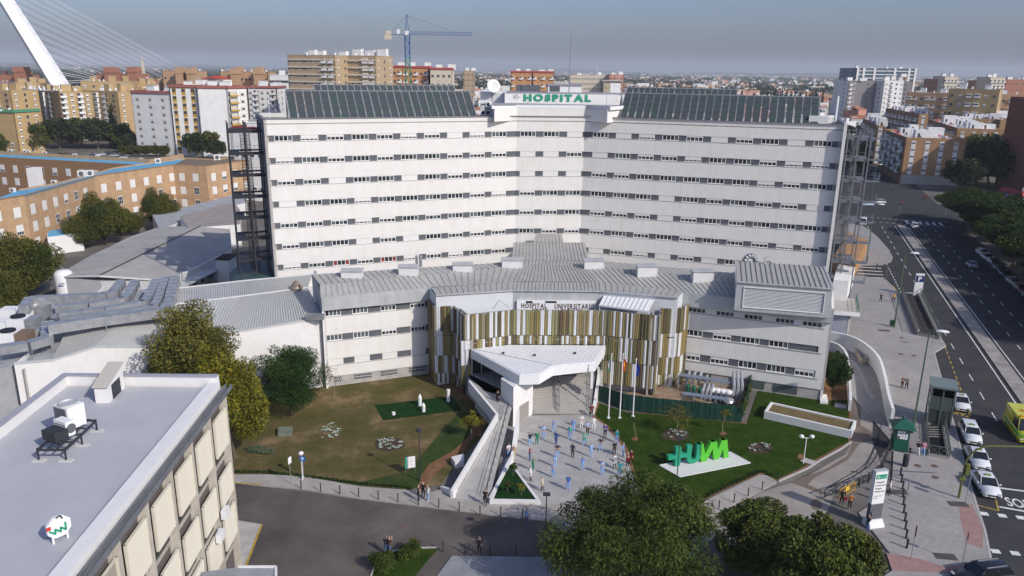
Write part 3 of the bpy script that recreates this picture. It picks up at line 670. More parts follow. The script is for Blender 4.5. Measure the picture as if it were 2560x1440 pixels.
seam_roof(kC1,kC2,bC2,bC1,18)
u0=V3(W(1279,650,13.3),13.3); u1=V3(W(1474,652,13.3),13.3); u2=V3(W(1462,606.5,13.1),13.1); u3=V3(W(1284,606,13.1),13.1)
seam_roof(u0,u1,u2,u3,22)
seam_roof(V3(W(1333,606.5,13.1),13.12),V3(W(1409,606.5,13.1),13.12),V3(W(1404,585,12.9),12.95),V3(W(1341,585,12.9),12.95),8)
kR1=V3(W(1851,712,K),K);
rIdge2=V3(W(1851,700,K),K)
eB0=V3(Rr0+Vector((0,-.35)),EZ); pB=V2(W(1842,747,EZ)); eB1=V3(Rr0+uR2*((pB-Rr0).dot(uR2)+1.2)+Vector((0,-.35)),EZ)
kRm=kC2.lerp(rIdge2,.52)
seam_roof(sC2,eB0,kRm,kC2,14); seam_roof(eB0,eB1,rIdge2,kRm,12)
b2=V3(W(1285,655,13.6),13.6)
mb=MB()
mb.poly([kL0,kC1,b2,bL0]);
rb=[V3(W(1500,652,13.5),13.5),V3(W(1864,684,13.5),13.5)]
mb.poly([kC2,rIdge2,rb[1],rb[0]])
mb.build('back_roof_slope',M_zroof,fb)
seam_roof(kL0+Vector((0,0,.01)),kC1+Vector((0,0,.01)),b2+Vector((0,0,.01)),bL0+Vector((0,0,.01)),34)
seam_roof(kC2+Vector((0,0,.01)),rIdge2+Vector((0,0,.01)),rb[1]+Vector((0,0,.01)),rb[0]+Vector((0,0,.01)),26)
mb=MB()
for p,q in((bL0,b2),(rb[0],rb[1])):
 d=V2(q)-V2(p); d.normalize(); nrm=Vector((-d.y,d.x))*.25
 mb.prism([tuple(V2(p)),tuple(V2(q)),tuple(V2(q)+nrm),tuple(V2(p)+nrm)],0,[p.z,q.z,q.z,p.z])
mb.prism([tuple(V2(x))for x in(u0,u1,u2,u3)],0,[13.2,13.2,13.0,13.0])
mb.prism([tuple(V2(x))for x in(W(1341,606,13),W(1404,606,13),W(1404,584,12.9),W(1341,584,12.9))],0,12.85)
mb.build('back_wall',M_white,fb)
M_sky=mat('white_rooflight_box',(.66,.66,.65),.6,var=.05,scale=1)
for i,(x0,x1,yt,yb,rz)in enumerate(((853,905,676,698,.35),(997,1045,666,690,.35),(1132,1181,660,679,.35),(1255,1306,648,669,.35),(1461,1510,650,671,-.35),(1594,1643,664,687,-.35),(1733,1784,677,700,-.35))):
 a=W(x0,yb,K); b=W(x1,yb,K); L_=(b-a).length; f_,l_=frame(a,b,K-.1)
 h_=zat(x0,yt+3,a)-K
 t=thing('rooflight_box',['first from the left end of the grey roof, a white rooflight box','second white rooflight box from the left end, beside two steel flues','third white rooflight box from the left on the grey roof ridge','white rooflight box just left of the central roof','white rooflight box just right of the central roof','middle white rooflight box of the right roof wing','white rooflight box nearest the louvred plant box'][i],'rooflight',group='rooflight boxes along the ridge')
 t.matrix_basis=f_
 mb=MB(); mb.box(0,0,-.3,l_,1.5,h_+.1); mb.build('box',M_sky,t)
 mb=MB(); mb.box(-.12,-.15,h_+.1,l_+.12,1.6,h_+.22); mb.build('lid',M_zinc,t)
a=W(1040,663,K+.3)
t=thing('flue_pair','pair of short steel flues beside the second rooflight box','flue',loc=(a.x,a.y+1,K-.2))
for dx in(0,.55):mb=MB(); mb.tube((dx,0,0),(dx,0,1.5),.2,10); mb.tube((dx,0,1.5),(dx,0,1.7),.28,10,r2=.1); mb.build('flue',M_galv,t)
t=thing('swan_neck_duct','shiny swan neck duct rising at the left of the louvred plant box','duct')
a=W(1856,700,12.6); mb=MB(); prev=Vector((a.x,a.y,11.5)); pts=[prev,Vector((a.x,a.y,15.2))]+[Vector((a.x+.8-.8*math.cos(k*PI/6),a.y+.2*k/6,15.2+.8*math.sin(k*PI/6)))for k in range(1,7)]
for p,q in zip(pts,pts[1:]):mb.tube(p,q,.36,12)
mb.build('duct',M_galv,t,smooth=True)
bz1=14.95; bz0=zat(1834.6,775.6,W(1842,704,bz1)); bzb=15.55
q0=V2(W(1842,704,bz1)); q1=V2(W(2082,722,bz1)); ub=(q1-q0).normalized(); nb=Vector((-ub.y,ub.x))
r0=V2(W(1869,654,bzb)); dpt=max(5.0,(r0-q0).dot(nb))
FX,LX=frame(q0,q1)
pb=thing('louvred_plant_box','zinc clad plant box with white louvres at the right end of the front block','plant box'); pb.matrix_basis=FX
mb=MB(); mb.box(0,0,bz0,LX,.5,bz0+.55); mb.box(0,0,bz1-.6,LX,.5,bz1); mb.box(0,0,bz0+.55,.95,.5,bz1-.6); mb.box(LX-.8,0,bz0+.55,LX,.5,bz1-.6)
mb.prism([(0,.5),(LX,.5),(LX,dpt),(0,dpt)],bz0,[bz1-.02,bz1-.02,bzb-.04,bzb-.04]); mb.build('casing',M_zinc,pb)
mb=MB(); mb.box(.9,-.1,bz0+.5,LX-.75,.02,bz0+.58); mb.box(.9,-.1,bz1-.65,LX-.75,.02,bz1-.57); mb.box(.9,-.1,bz0+.5,.97,.02,bz1-.6); mb.box(LX-.82,-.1,bz0+.5,LX-.75,.02,bz1-.6); mb.build('louvre_frame',M_frame,pb)
n=15; H_=(bz1-.6)-(bz0+.55)
lm=MB(); lm.poly([(.97,.02,0),(LX-.82,.02,0),(LX-.82,.30,H_/n*.95),(.97,.30,H_/n*.95)]); lm.box(.97,0,-.02,LX-.82,.03,.03); lm=lm.mesh('louvre',M_paint)
for i in range(n):inst('louvre',lm,pb,loc=(0,0,bz0+.57+i*H_/n))
mb=MB(); mb.box(.95,.33,bz0+.55,LX-.8,.45,bz1-.6); mb.build('louvre_backing',M_grey,pb)
for i in range(18):
 x0=LX*i/18; x1=LX*(i+1)/18
 mb=MB(); mb.poly([(x0,-.1,bz1+.02),(x1,-.1,bz1+.02),(x1,dpt,bzb),(x0,dpt,bzb)]); mb.beam((x0+.03,-.1,bz1+.07),(x0+.03,dpt,bzb+.05),.06,.08,1); mb.build('roof_panel',[M_zroof,M_seam],pb)
mb=MB(); mb.beam((-.05,-.12,bz1),(LX+.05,-.12,bz1),.2,.15); mb.beam((LX+.03,-.12,bz1),(LX+.03,dpt,bzb+.02),.25,.15); mb.beam((-.03,-.12,bz1),(-.03,dpt,bzb+.02),.2,.15); mb.build('edge_trim',M_zinc,pb)
mb=MB(); a=FX.inverted()@W(1937,655,16); mb.tube((LX*.33,dpt-.5,15),(LX*.33,dpt-.5,16.5),.04,5); mb.tube((LX*.31,dpt-.5,16.3),(LX*.39,dpt-.5,16.5),.03,4); mb.lathe([(.02,0),(.3,.05),(.5,.16),(.3,.1)],12,M=T3((LX*.37,dpt-.6,15.5))@Matrix.Rotation(1.2,4,'X')); tag(mb.build('aerial',M_galv),'small aerial and dish on the roof of the louvred plant box','aerial').matrix_basis=FX
t_slat=thing('slat_screen','zigzag screen of upright ochre, olive, brown and white slats wrapped round the entrance block','facade screen')
SC=[mat('slat_'+n_,c_,.55,var=.05,scale=2)for n_,c_ in(('white',(.62,.63,.645)),('ochre',(.245,.19,.075)),('olive',(.135,.125,.055)),('brown',(.115,.085,.05)),('tan',(.26,.22,.145)),('lime',(.27,.26,.12)))]
SZT=10.8
S1=V2(W(1084,766,SZT)); S2=V2(W(1133,766,SZT)); S3=V2(W(1160,788,SZT)); S4=V2(W(1283,775.5,SZT)); S6=V2(W(1510,777,SZT)); S7=V2(W(1650,790,SZT)); S8=V2(W(1655,772,SZT)); S9=V2(W(1702,771,SZT))
S8=Vector((S7.x+.9,S9.y-.0-.1))if S8.y<S7.y else S8
S0=A1+Vector((-.15,-.4)); S10=Rr0+uR2*.8+Vector((0,-.3))
tiers=[(10.8,7.5),(7.42,4.2),(4.12,1.75),(1.67,.3)]
rs=random.Random(21); slat_cache={}
def slat_run(p,q,tz,wmin=.26,wmax=.46,pal=None,start=0):
 f_,L_=frame(p,q)
 for(zt_,zb_)in tz:
  x=.02; last=None
  while x<L_-.12:
   w_=rs.choice([.26,.34,.42,.50])*(wmax/.46); w_=min(w_,L_-x)
   if L_-x-w_<.15:w_=L_-x
   c=rs.choice(pal or[0,0,0,1,1,2,2,3,4,5])
   if c==last:c=rs.choice([0,1,2,3])
   last=c; dep=rs.choice([0,.05,.1]); hh_=zt_-zb_
   key=(round(w_,1),round(hh_,2),c)
   if key not in slat_cache:
    ww=key[0]; mb=MB(); k=max(2,int(ww/.11)); pts=[]
    for i in range(k+1):
     pts.append((ww*.94*i/k,0.0 if i%2 else.05))
    vs=[(a_,b_,0)for a_,b_ in pts]+[(a_,b_,hh_)for a_,b_ in pts]; n_=len(pts)
    mb.add(vs,[(i,i+1,i+1+n_,i+n_)for i in range(n_-1)]); mb.box(0,.05,0,ww*.94,.09,hh_); slat_cache[key]=mb.mesh('slat',SC[c])
   inst('slat',slat_cache[key],t_slat,M=f_@T3((x,-dep,zb_+rs.uniform(-.05,.05)))@Matrix.Diagonal((w_/key[0],1,1,1)))
   x+=w_*1.0
 mb=MB()
 for zt_,zb_ in tz:mb.box(0,.12,zt_-.1,L_,.2,zt_+.02); mb.box(0,.12,zb_,L_,.2,zb_+.08)
 n_=max(1,int(L_/1.3))
 for i in range(n_+1):x=L_*i/n_; mb.box(x-.04,.12,tz[-1][1],x+.04,.22,tz[0][0]+.08)
 mb.build('support_rail',M_galv,t_slat).matrix_basis=f_
dk=[2,3,3,4,2]
slat_run(S0,S1,tiers,wmax=.8,pal=dk)
slat_run(S1,S2,tiers,wmax=.5)
slat_run(S2,S3,tiers,wmax=.7,pal=[0,3,2,4,3])
slat_run(S3,S4,[(10.8,7.5),(7.42,6.28)])
slat_run(S4,S6,[(10.8,7.5),(7.42,6.28)])
slat_run(S6,S7,[(10.8,7.5),(7.42,4.2),(4.12,1.0)],wmax=.46)
slat_run(S7,S8,tiers,wmax=.7)
slat_run(S8,S9,tiers,wmax=.46)
slat_run(S9,S10,tiers,wmax=.8)
dS=(S3-S2).normalized()
f_,L_=frame(S3,S3+(S4-S3).normalized()*1.3)
slat_run(S3+Vector((-.4,-.1)),S3+Vector((-.4,-.1))+(S4-S3).normalized()*1.5,[(7.42,4.2),(4.12,1.5)],wmax=.5)
for p,q in((S1,S2),(S2,S3),(S6,S7),(S7,S8),(S8,S9)):
 f_,l_=frame(p,q); mb=MB(); mb.box(-.1,.9,0,l_+.1,1.1,10.4); mb.build('rear_wall',M_conc,fb).matrix_basis=f_
for p,q in((S3,S4),(S4,S6)):
 f_,l_=frame(p,q); mb=MB(); mb.box(-.1,.9,6.1,l_+.1,1.1,10.4); mb.build('rear_wall',M_whiter,fb).matrix_basis=f_
mb=MB(); mb.prism([tuple(x)for x in(S1,S2,S3,S4,S6,S7,S8,S9,C4,C3,C2,C1)],6.9,6.96); mb.build('terrace_roof',M_conc,fb)
mb=MB()
for(pa,pt,pb_)in(((1237,776),(1252,753),(1276,772)),):
 f_,l_=frame(S3,S4); pts=[Vector((onwall(f_,*q)[0],.6,onwall(f_,*q)[1]))for q in(pa,pt,pb_)]
 for p,q in zip(pts,pts[1:]):mb.tube(f_@p,f_@q,.04,5)
mb.build('stay_frame',M_galv,t_slat)
def onC(x,y):return onwall(FCc,x,y)
sb=thing('entrance_sign','white board lettered HOSPITAL UNIVERSITARIO VIRGEN MACARENA above the slat screen','sign'); sb.matrix_basis=FCc
x0,z1_=onC(1292,750); x1,z0_=onC(1489,778)
mb=MB(); mb.box(x0,-.35,z0_-.5,x1,-.05,z1_); mb.build('board',M_paint,sb)
M_bro=mat('sign_lettering_brown',(.055,.035,.03),.6)
for txt,xa,xb,yt,yb in(('HOSPITAL',1303,1367,756,767.5),('UNIVERSITARIO',1386,1485,757,769.5),('VIRGEN',1330,1368,769,775.5),('MACARENA',1402,1459,770,776.5)):
 a,zb_=onC(xa,yb); b,zt_=onC(xb,yt); zb_=onC(xa,yb)[1]; zt_=onC(xa,yt)[1]
 sign_letters(txt,T3((0,-.36,zb_))@WALLM,a,b,(zt_-zb_)/.72,M_bro,sb,bold=.022,ext=.015)
mb=MB();
for xa,xb in((1315,1331),(1363,1391)):a,za=onC(xa,750.5); b,zb_=onC(xb,755.5); mb.box(a,-.38,zb_,b,-.355,za)
mb.build('slot',M_black,sb)
lt=thing('lean_to_canopy','small white ribbed lean to roof between the sign and the right slats','canopy'); lt.matrix_basis=F3
a0,za0=onwall(F3,1510,744); a1,za1=onwall(F3,1634,757);
aF=F3.inverted()@W(1499,762,11.0); bF=F3.inverted()@W(1620,778,11.0)
mb=MB()
n=11
for i in range(n):
 p=Vector((aF.x,aF.y,11.0)).lerp(Vector((bF.x,bF.y,11.0)),i/n); q=Vector((aF.x,aF.y,11.0)).lerp(Vector((bF.x,bF.y,11.0)),(i+1)/n)
 s_=Vector((a0,-.05,11.75)).lerp(Vector((a1,-.05,11.75)),i/n); r_=Vector((a0,-.05,11.75)).lerp(Vector((a1,-.05,11.75)),(i+1)/n)
 m2=MB(); m2.poly([p,q,r_,s_]); m2.beam(p+Vector((0,0,.03)),s_+Vector((0,0,.03)),.05,.08,1); m2.build('roof_panel',[M_paint,M_zinc],lt)
mb.beam((aF.x-.1,aF.y,10.93),(bF.x+.1,bF.y,10.93),.12,.2); mb.beam((aF.x,aF.y+.1,10.9),(aF.x,aF.y+.1,10.35),.1,.1); mb.beam((bF.x,bF.y+.1,10.9),(bF.x,bF.y+.1,10.35),.1,.1); mb.beam((bF.x,bF.y,10.95),(a1,-.05,11.7),.1,.1); mb.beam((aF.x,aF.y,10.95),(a0,-.05,11.7),.1,.1)
mb.build('frame',M_frame,lt)
# ================================================================ entrance canopy, podium, stairs, ramp
CZ=6.2
cp=[W(x,y,CZ)for x,y in((1174,872),(1271,862),(1514,864),(1489,905.5),(1383,916.7),(1348,937.5),(1298.6,939))]
cp=[V2(p)for p in cp]
can=thing('entrance_canopy','angular white canopy with seamed roof and deep fascia over the entrance stairs','canopy')
M_can=mat('canopy_white_metal',(.78,.78,.78),.45,var=.03,scale=1)
cen=sum(cp,Vector((0,0)))/len(cp)
mb=MB(); mb.prism([tuple(p)for p in cp],CZ-1.15,CZ); mb.build('fascia',M_can,can)
mb=MB(); mb.prism([tuple(p+(cen-p).normalized()*.35)for p in cp],CZ-1.17,CZ-1.151); mb.build('soffit',M_grey,can)
def clip(poly,a,b,keep):
 out=[]
 for i in range(len(poly)):
  p,q=poly[i],poly[(i+1)%len(poly)]; fp=a*p[0]+b*p[1]-keep; fq=a*q[0]+b*q[1]-keep
  if fp<=0:out.append(p)
  if fp*fq<0:t=fp/(fp-fq); out.append((p[0]+(q[0]-p[0])*t,p[1]+(q[1]-p[1])*t))
 return out
sdir=(V2(W(1350,866,CZ))-V2(W(1285,930,CZ))).normalized(); sn=Vector((sdir.y,-sdir.x))
inner=[tuple(p+(cen-p).normalized()*.22)for p in cp]; vals=[sn.x*p[0]+sn.y*p[1]for p in inner]; lo,hi=min(vals),max(vals); v=lo;
while v<hi:
 pl_=clip(clip(inner,sn.x,sn.y,v+.52),-sn.x,-sn.y,-(v))
 if len(pl_)>2:
  mb=MB(); mb.prism(pl_,CZ+.002,CZ+.06); mb.build('roof_panel',M_can,can)
 v+=.56
mb=MB()
p,q=V2(W(1183,874,CZ)),V2(W(1380,914,CZ)); mb.beam((p.x,p.y,CZ+.07),(q.x,q.y,CZ+.07),.06,.03); mb.build('ridge_joint',M_grey,can)
for i,(x,y)in enumerate(((1258,884),(1336,889),(1437,884))):
 p=W(x,y,CZ+.1); mb=MB(); mb.box(-.16,-.1,0,.16,.1,.22); o=mb.build('floodlight',M_dark); o.location=(p.x,p.y,CZ+.075); tag(o,['left','middle','right'][i]+' small dark floodlight on the white entrance canopy roof','floodlight','floodlights on the canopy roof')
PL=V2(W(1252,992,2.7)); PF=V2(W(1283,1021,2.4)); PR=V2(W(1331,1036,0)); PFb=Vector((PF.x,PF.y))
pil=[PL,PF,Vector((PR.x,PR.y)),Vector((PR.x+.1,PR.y+3.8)),Vector((PL.x+.6,PL.y+1.2))]
mb=MB(); mb.prism([tuple(p)for p in pil],0,CZ-1.16); mb.build('pillar_wall',M_whiter,can)
f_,l_=frame(PF,PR); x0,z0_=onwall(f_,1297,1037); x1,z1_=onwall(f_,1323,994)
mb=MB(); mb.box(l_*.30,-.05,.08,l_*.78,.0,2.15); mb.build('door',mat('grey_beige_door',(.30,.27,.25),.6),can).matrix_basis=f_
PZ=2.75
ent=thing('entrance_podium','raised entrance landing with broad grey stone stairs down to the plaza','stairs')
M_step=mat('pale_step_stone',(.40,.38,.355),.85,var=.06,scale=2)
sbL=PR+Vector((.05,.15)); sbR=V2(W(1478,1036)); ydir=Vector((0,1))
NS=17; run=.30; topy=max(sbL.y,sbR.y)+NS*run
mb=MB(); mb.prism([(sbL.x,topy),(sbR.x+.9,topy),(S6.x+.6,S6.y+.6),(S4.x,S4.y+.6),(S3.x,S3.y+.8),(PL.x-1.9,PL.y+1.5),(PL.x,PL.y+.3)],0,PZ); mb.build('landing',M_slab,ent)
for i in range(NS):
 y0=sbL.y+i*run+(topy-NS*run-sbL.y); xr=sbR.x+.9*i/NS
 mb=MB(); mb.box(sbL.x,y0,0 if i==0 else PZ*i/(NS+1)-.0,xr,y0+(run if i<NS-1 else run)+.05,PZ*(i+1)/(NS+1)); mb.build('step',M_step,ent)
mb=MB()
for k,xx in((0,1397),(1,1400)):
 p=W(xx,1037); a=Vector((p.x,sbL.y+.2,0)); b=Vector((p.x,topy+1.2,PZ))
 for off_,hh_ in((0,.95),(0,.6)):
  mb.tube(a+Vector((0,0,hh_)),b+Vector((0,-1.2,hh_)),.03,5); mb.tube(b+Vector((0,-1.2,hh_)),b+Vector((0,0,hh_)),.03,5)
 for i in range(6):q=a.lerp(b-Vector((0,1.2,0)),i/5); mb.tube(q,q+Vector((0,0,.95)),.028,5)
mb.build('handrail',M_galv,ent); mb=MB()
a=Vector((sbR.x-.05,sbR.y+.2,0)); b=Vector((sbR.x+.7,topy,PZ)); c=Vector((sbR.x+1.1,topy+3.6,PZ))
for hh_ in(.6,.95):mb.tube(a+Vector((0,0,hh_)),b+Vector((0,0,hh_)),.03,5); mb.tube(b+Vector((0,0,hh_)),c+Vector((0,0,hh_)),.03,5)
for i in range(6):q=a.lerp(b,i/5); mb.tube(q,q+Vector((0,0,.95)),.028,5)
for i in range(1,4):q=b.lerp(c,i/3); mb.tube(q,q+Vector((0,0,.95)),.028,5)
mb.build('handrail',M_galv,ent); mb=MB(); a=Vector((sbL.x+.12,sbL.y+.1,0)); mb.tube(a,a+Vector((0,0,.95)),.03,5); mb.tube(a+Vector((0,0,.95)),a+Vector((0,1.2,1.6)),.03,5)
mb.build('handrail',M_galv,ent)
mb=MB(); w0=sbR+Vector((.02,-.3)); w1=Vector((sbR.x+1.15,topy)); w2=Vector((sbR.x+1.5,topy+3.6))
d=(w1-w0).normalized(); nn=Vector((d.y,-d.x))*.3
mb.prism([tuple(w0),tuple(w1),tuple(w1+nn),tuple(w0+nn)],0,[.35,PZ+.35,PZ+.35,.35]); d=(w2-w1).normalized(); nn2=Vector((d.y,-d.x))*.3
mb.prism([tuple(w1),tuple(w2),tuple(w2+nn2),tuple(w1+nn)],0,PZ+.35); mb.build('cheek_wall',M_whiter,ent)
mb=MB(); mb.beam((cp[3].x-.35,cp[3].y+.2,PZ),(cp[3].x-.35,cp[3].y+.2,CZ-1.16),.3,.3,up=(0,1,0)); mb.build('column',M_paint,can)
for p,q in((S3+Vector((.1,.4)),S4+Vector((0,.4))),(S4+Vector((0,.4)),S6+Vector((0,.4)))):
 f_,l_=frame(p,q); n=max(3,int(l_/1.8))
 mb=MB()
 for i in range(n+1):mb.box(l_*i/n-.04,-.06,PZ,l_*i/n+.04,.06,6.1)
 mb.box(0,-.06,PZ+2.3,l_,.06,PZ+2.4); mb.build('glazing_frame',M_frame,fb).matrix_basis=f_
 for i in range(n):mb=MB(); mb.box(l_*i/n+.04,-.01,PZ+.02,l_*(i+1)/n-.04,.01,6.08); mb.build('glass_panel',M_glass,fb).matrix_basis=f_
mb=MB(); a=W(1455,927,PZ+1.2); mb.box(a.x-.35,a.y+2,PZ,a.x+.35,a.y+2.6,PZ+1.1); tag(mb.build('litter_bin',M_black),'black bin standing on the entrance landing under the canopy','bin')
rmp=thing('access_ramp','long white walled access ramp climbing from the footpath to the entrance','ramp')
rA=V2(W(1133,1246,.1)); rD=V2(W(1222,1252,.1)); rBf=V2(W(1246,1036,3.05)); rE=V2(W(1292,1030,2.5)); rC=V2(W(1176,950,3.75))
rz1=2.15
mb=MB(); rf=[Vector((rA.x,rA.y,.1)),Vector((rD.x,rD.y,.1)),Vector((PF.x-.15,PF.y,2.45)),Vector((rBf.x,rBf.y,rz1))]
mb.poly(rf); rf2=[Vector((rBf.x,rBf.y,rz1)),Vector((PF.x-.15,PF.y,2.45)),Vector((PL.x,PL.y,PZ)),Vector((rC.x,rC.y,PZ))]; mb.poly(rf2)
mb.poly([Vector((rC.x,rC.y,PZ)),Vector((PL.x,PL.y,PZ)),Vector((PL.x+.5,PL.y+1.5,PZ)),Vector((S3.x+.3,S3.y+.9,PZ))]); mb.build('deck',M_slab,rmp)
def slope_wall(p,q,z0a,z0b,z1a,z1b,th=.28,name='parapet',m=M_whiter,cop=True,par=rmp,side=-1):
 p=V2(p); q=V2(q); d=(q-p).normalized(); nn=Vector((d.y,-d.x))*th*side
 vs=[(p.x,p.y,z0a),(q.x,q.y,z0b),(q.x+nn.x,q.y+nn.y,z0b),(p.x+nn.x,p.y+nn.y,z0a),(p.x,p.y,z1a),(q.x,q.y,z1b),(q.x+nn.x,q.y+nn.y,z1b),(p.x+nn.x,p.y+nn.y,z1a)]
 fs=[(0,3,2,1),(4,5,6,7),(0,1,5,4),(1,2,6,5),(2,3,7,6),(3,0,4,7)]
 if side>0:fs=[f[::-1]for f in fs]
 fs=[f[::-1]for f in fs]if side<0 and False else fs
 mb=MB(); mb.add(vs,fs); o=mb.build(name,m,par)
 bmx=bmesh.new(); bmx.from_mesh(o.data); bmesh.ops.recalc_face_normals(bmx,faces=bmx.faces); bmx.to_mesh(o.data); bmx.free(); return o
slope_wall(rA,rBf,0,0,.95,rz1+.95); slope_wall(rBf,rC,rz1-.5,PZ-.5,rz1+.95,PZ+.95)
slope_wall(rBf+Vector((.5,.3)),rC+Vector((.8,.2)),0,0,rz1-.02,PZ-.02,name='base_wall',m=M_conc)
rG=V2(W(1100,1222,.1)); slope_wall(rG,rA,0,0,.35,.95,name='wing_wall')
slope_wall(V2(W(1277,1142,.6)),V2(W(1290,1024,2.9))+Vector((.1,0)),0,0,.85,3.0,th=.3,side=1)
slope_wall(V2(W(1277,1142,.6)),V2(W(1222,1252,.1)),0,0,.85,.45,th=.3,name='kerb_wall')
mb=MB()
a=Vector((rD.x-.35,rD.y+.3,.1)); b=Vector((PF.x-.55,PF.y-.1,2.4))
for hh_ in(.65,.95):
 mb.tube(a+Vector((0,0,hh_)),b+Vector((0,0,hh_)),.028,5)
n=12
for i in range(n+1):q=a.lerp(b,i/n); mb.tube(q,q+Vector((0,0,.95)),.025,5)
a=Vector((rA.x+.45,rA.y+.3,.1)); b=Vector((rBf.x+.3,rBf.y-.3,rz1)); mb.tube(a+Vector((0,0,.8)),b+Vector((0,0,.8)),.028,5)
mb.build('handrail',M_dark,rmp)
tp=thing('triangular_planter','triangular planter with white kerb and small palms at the plaza edge','planter')
T0=W(1268,1143,.5); T1=W(1224,1252,.45); T2=W(1352,1254,.45)
tri=[V2(T0),V2(T1),V2(T2)]; tc_=sum(tri,Vector((0,0)))/3
def ring_wall(pts,th,z0,z1,m,par,name='kerb'):
 c=sum(pts,Vector((0,0)))/len(pts); n=len(pts)
 if sum(pts[i].x*pts[(i+1)%n].y-pts[(i+1)%n].x*pts[i].y for i in range(n))<0:pts=pts[::-1]
 ins=[]
 for i in range(n):
  p0,p1,p2=pts[i-1],pts[i],pts[(i+1)%n]; d1=(p1-p0).normalized(); d2=(p2-p1).normalized()
  n1=Vector((-d1.y,d1.x)); n2=Vector((-d2.y,d2.x)); bi=(n1+n2); bi=bi/max(.25,bi.dot(n1)); ins.append(p1+bi*th)
 for i in range(n):
  j=(i+1)%n; mb=MB(); mb.prism([tuple(pts[i]),tuple(pts[j]),tuple(ins[j]),tuple(ins[i])],z0,z1); mb.build(name,m,par)
 return ins
ins=ring_wall(tri,.3,0,.5,M_whiter,tp)
mb=MB(); mb.prism([tuple(p)for p in ins],0,.4); mb.build('lawn_bed',M_turf,tp)
# ================================================================ low ribbed building on the left
lw=thing('low_wing_building','low white building with pale ribbed metal roof left of the front block','building')
EL=9.3
ev=[W(x,y,EL)for x,y in((810,795),(560,835),(395,868),(240,868),(130,902),(35,910))]
gd=(V2(W(770,690,11))-V2(W(600,742,11)))
back=V2(ev[0])+HB_L*14
pl_=[V2(p)for p in ev]
mb=MB()
poly_=[tuple(p)for p in pl_]
r_k=[V3(W(770,720,10.4),10.4),V3(W(600,742,10.4),10.4),V3(W(435,762,10.4),10.4)]
r_b=[V3(W(782,687,10.6),10.6),V3(W(600,704,10.6),10.6),V3(W(436,723,10.6),10.6)]
FW,LW=frame(pl_[5],pl_[0]); tops=[onwall(FW,x,y)for x,y in((810,795),(560,835),(395,868),(240,868),(130,902),(35,910))][::-1]
mb=MB(); mb.add([(x,0,0)for x,z in tops]+[(x,0,z)for x,z in tops]+[(x,.35,z)for x,z in tops],[(i,i+1,i+7,i+6)for i in range(5)]+[(i+6,i+7,i+13,i+12)for i in range(5)]); mb.build('wall',M_whiter,lw).matrix_basis=FW
mb=MB()
for(xa,za),(xb_,zb_)in zip(tops,tops[1:]):mb.beam((xa,.1,za+.06),(xb_,.1,zb_+.06),.4,.14)
mb.build('coping',M_rib,lw).matrix_basis=FW
pl_=[Vector((FW@Vector((x,0.3,0))).xy)for x,z in tops][::-1]; zt_=[z for x,z in tops][::-1]
m2=MB(); m2.tube((pl_[5].x+1.0,pl_[5].y-.1,0),(pl_[5].x+1.0,pl_[5].y-.1,EL-.6),.12,8); m2.build('downpipe',M_conc,lw)
f_,l_=frame(pl_[5]+Vector((-6,30)),pl_[5]); m2=MB(); m2.box(0,0,0,l_,.35,EL-.1); m2.build('wall',M_whiter,lw).matrix_basis=f_
M_ribd=mat('shadow_toned_rib',(.47,.475,.46),.5,metal=.1)  # ribs toned darker than the sheet: their shadow lines are painted in
def rib_roof(a,b,c,d,n,nm='roof_sheet',m=M_rib):
 a,b,c,d=map(Vector,(a,b,c,d))
 for i in range(n):
  p,q,r_,s_=a.lerp(b,i/n),a.lerp(b,(i+1)/n),d.lerp(c,(i+1)/n),d.lerp(c,i/n)
  mb=MB(); mb.poly([p,q,r_,s_],0); k=2; nn=(q-p).cross(s_-p).normalized()
  for j in range(k):
   t=(j+.5)/k; mb.beam(p.lerp(q,t)+nn*.06,s_.lerp(r_,t)+nn*.06,.10,.13,1,up=nn)
  mb.build(nm,[m,M_ribd],lw)
e0,e1,e2,e3,e4=[V3(pl_[i],zt_[i]+.03)for i in range(5)]
rib_roof(e1,e0,r_k[0],r_k[1],18)
rib_roof(e2,e1,r_k[1],r_k[2],10)
lk=V3(W(172,812,10.2),10.2)
lk2=V3(W(415,768,10.4),10.4)
rib_roof(e3,e2,r_k[2],lk.lerp(r_k[2],.62),10)
rib_roof(e4,e3,lk.lerp(r_k[2],.62),lk,10)
rib_roof(r_k[1],r_k[0],r_b[0],r_b[1],18); rib_roof(r_k[2],r_k[1],r_b[1],r_b[2],14)
mb=MB()
for p,q in((r_k[0],r_k[1]),(r_k[1],r_k[2]),(r_b[0],r_b[1]),(r_b[1],r_b[2])):mb.beam(p+Vector((0,0,.08)),q+Vector((0,0,.08)),.4,.1)
mb.build('ridge_cap',M_whiter,lw)
mb=MB(); mb.prism([tuple(V2(p))for p in(e1,e0,r_b[0],r_b[1],r_b[2],lk,e4,e3,e2)],0,EL-.3); mb.build('core',M_whiter,lw)
mb=MB(); mb.prism([tuple(V2(p))for p in(r_b[0],r_b[1],r_b[2])]+[tuple(V2(p)+Vector((.1,.4)))for p in(r_b[2],r_b[1],r_b[0])],0,10.6); mb.build('wall',M_whiter,lw)
SZ_=8.9
srv=[W(x,y,SZ_)for x,y in((35,910),(130,902),(175,815),(430,750),(380,720),(60,770),(-120,900),(-160,980))]
mb=MB(); mb.prism([(p.x,p.y)for p in srv],0,SZ_); mb.build('service_roof',mat('service_roof_grey',(.36,.37,.385),.9,var=.12,scale=.5),lw)
a=W(741,720,10.6)
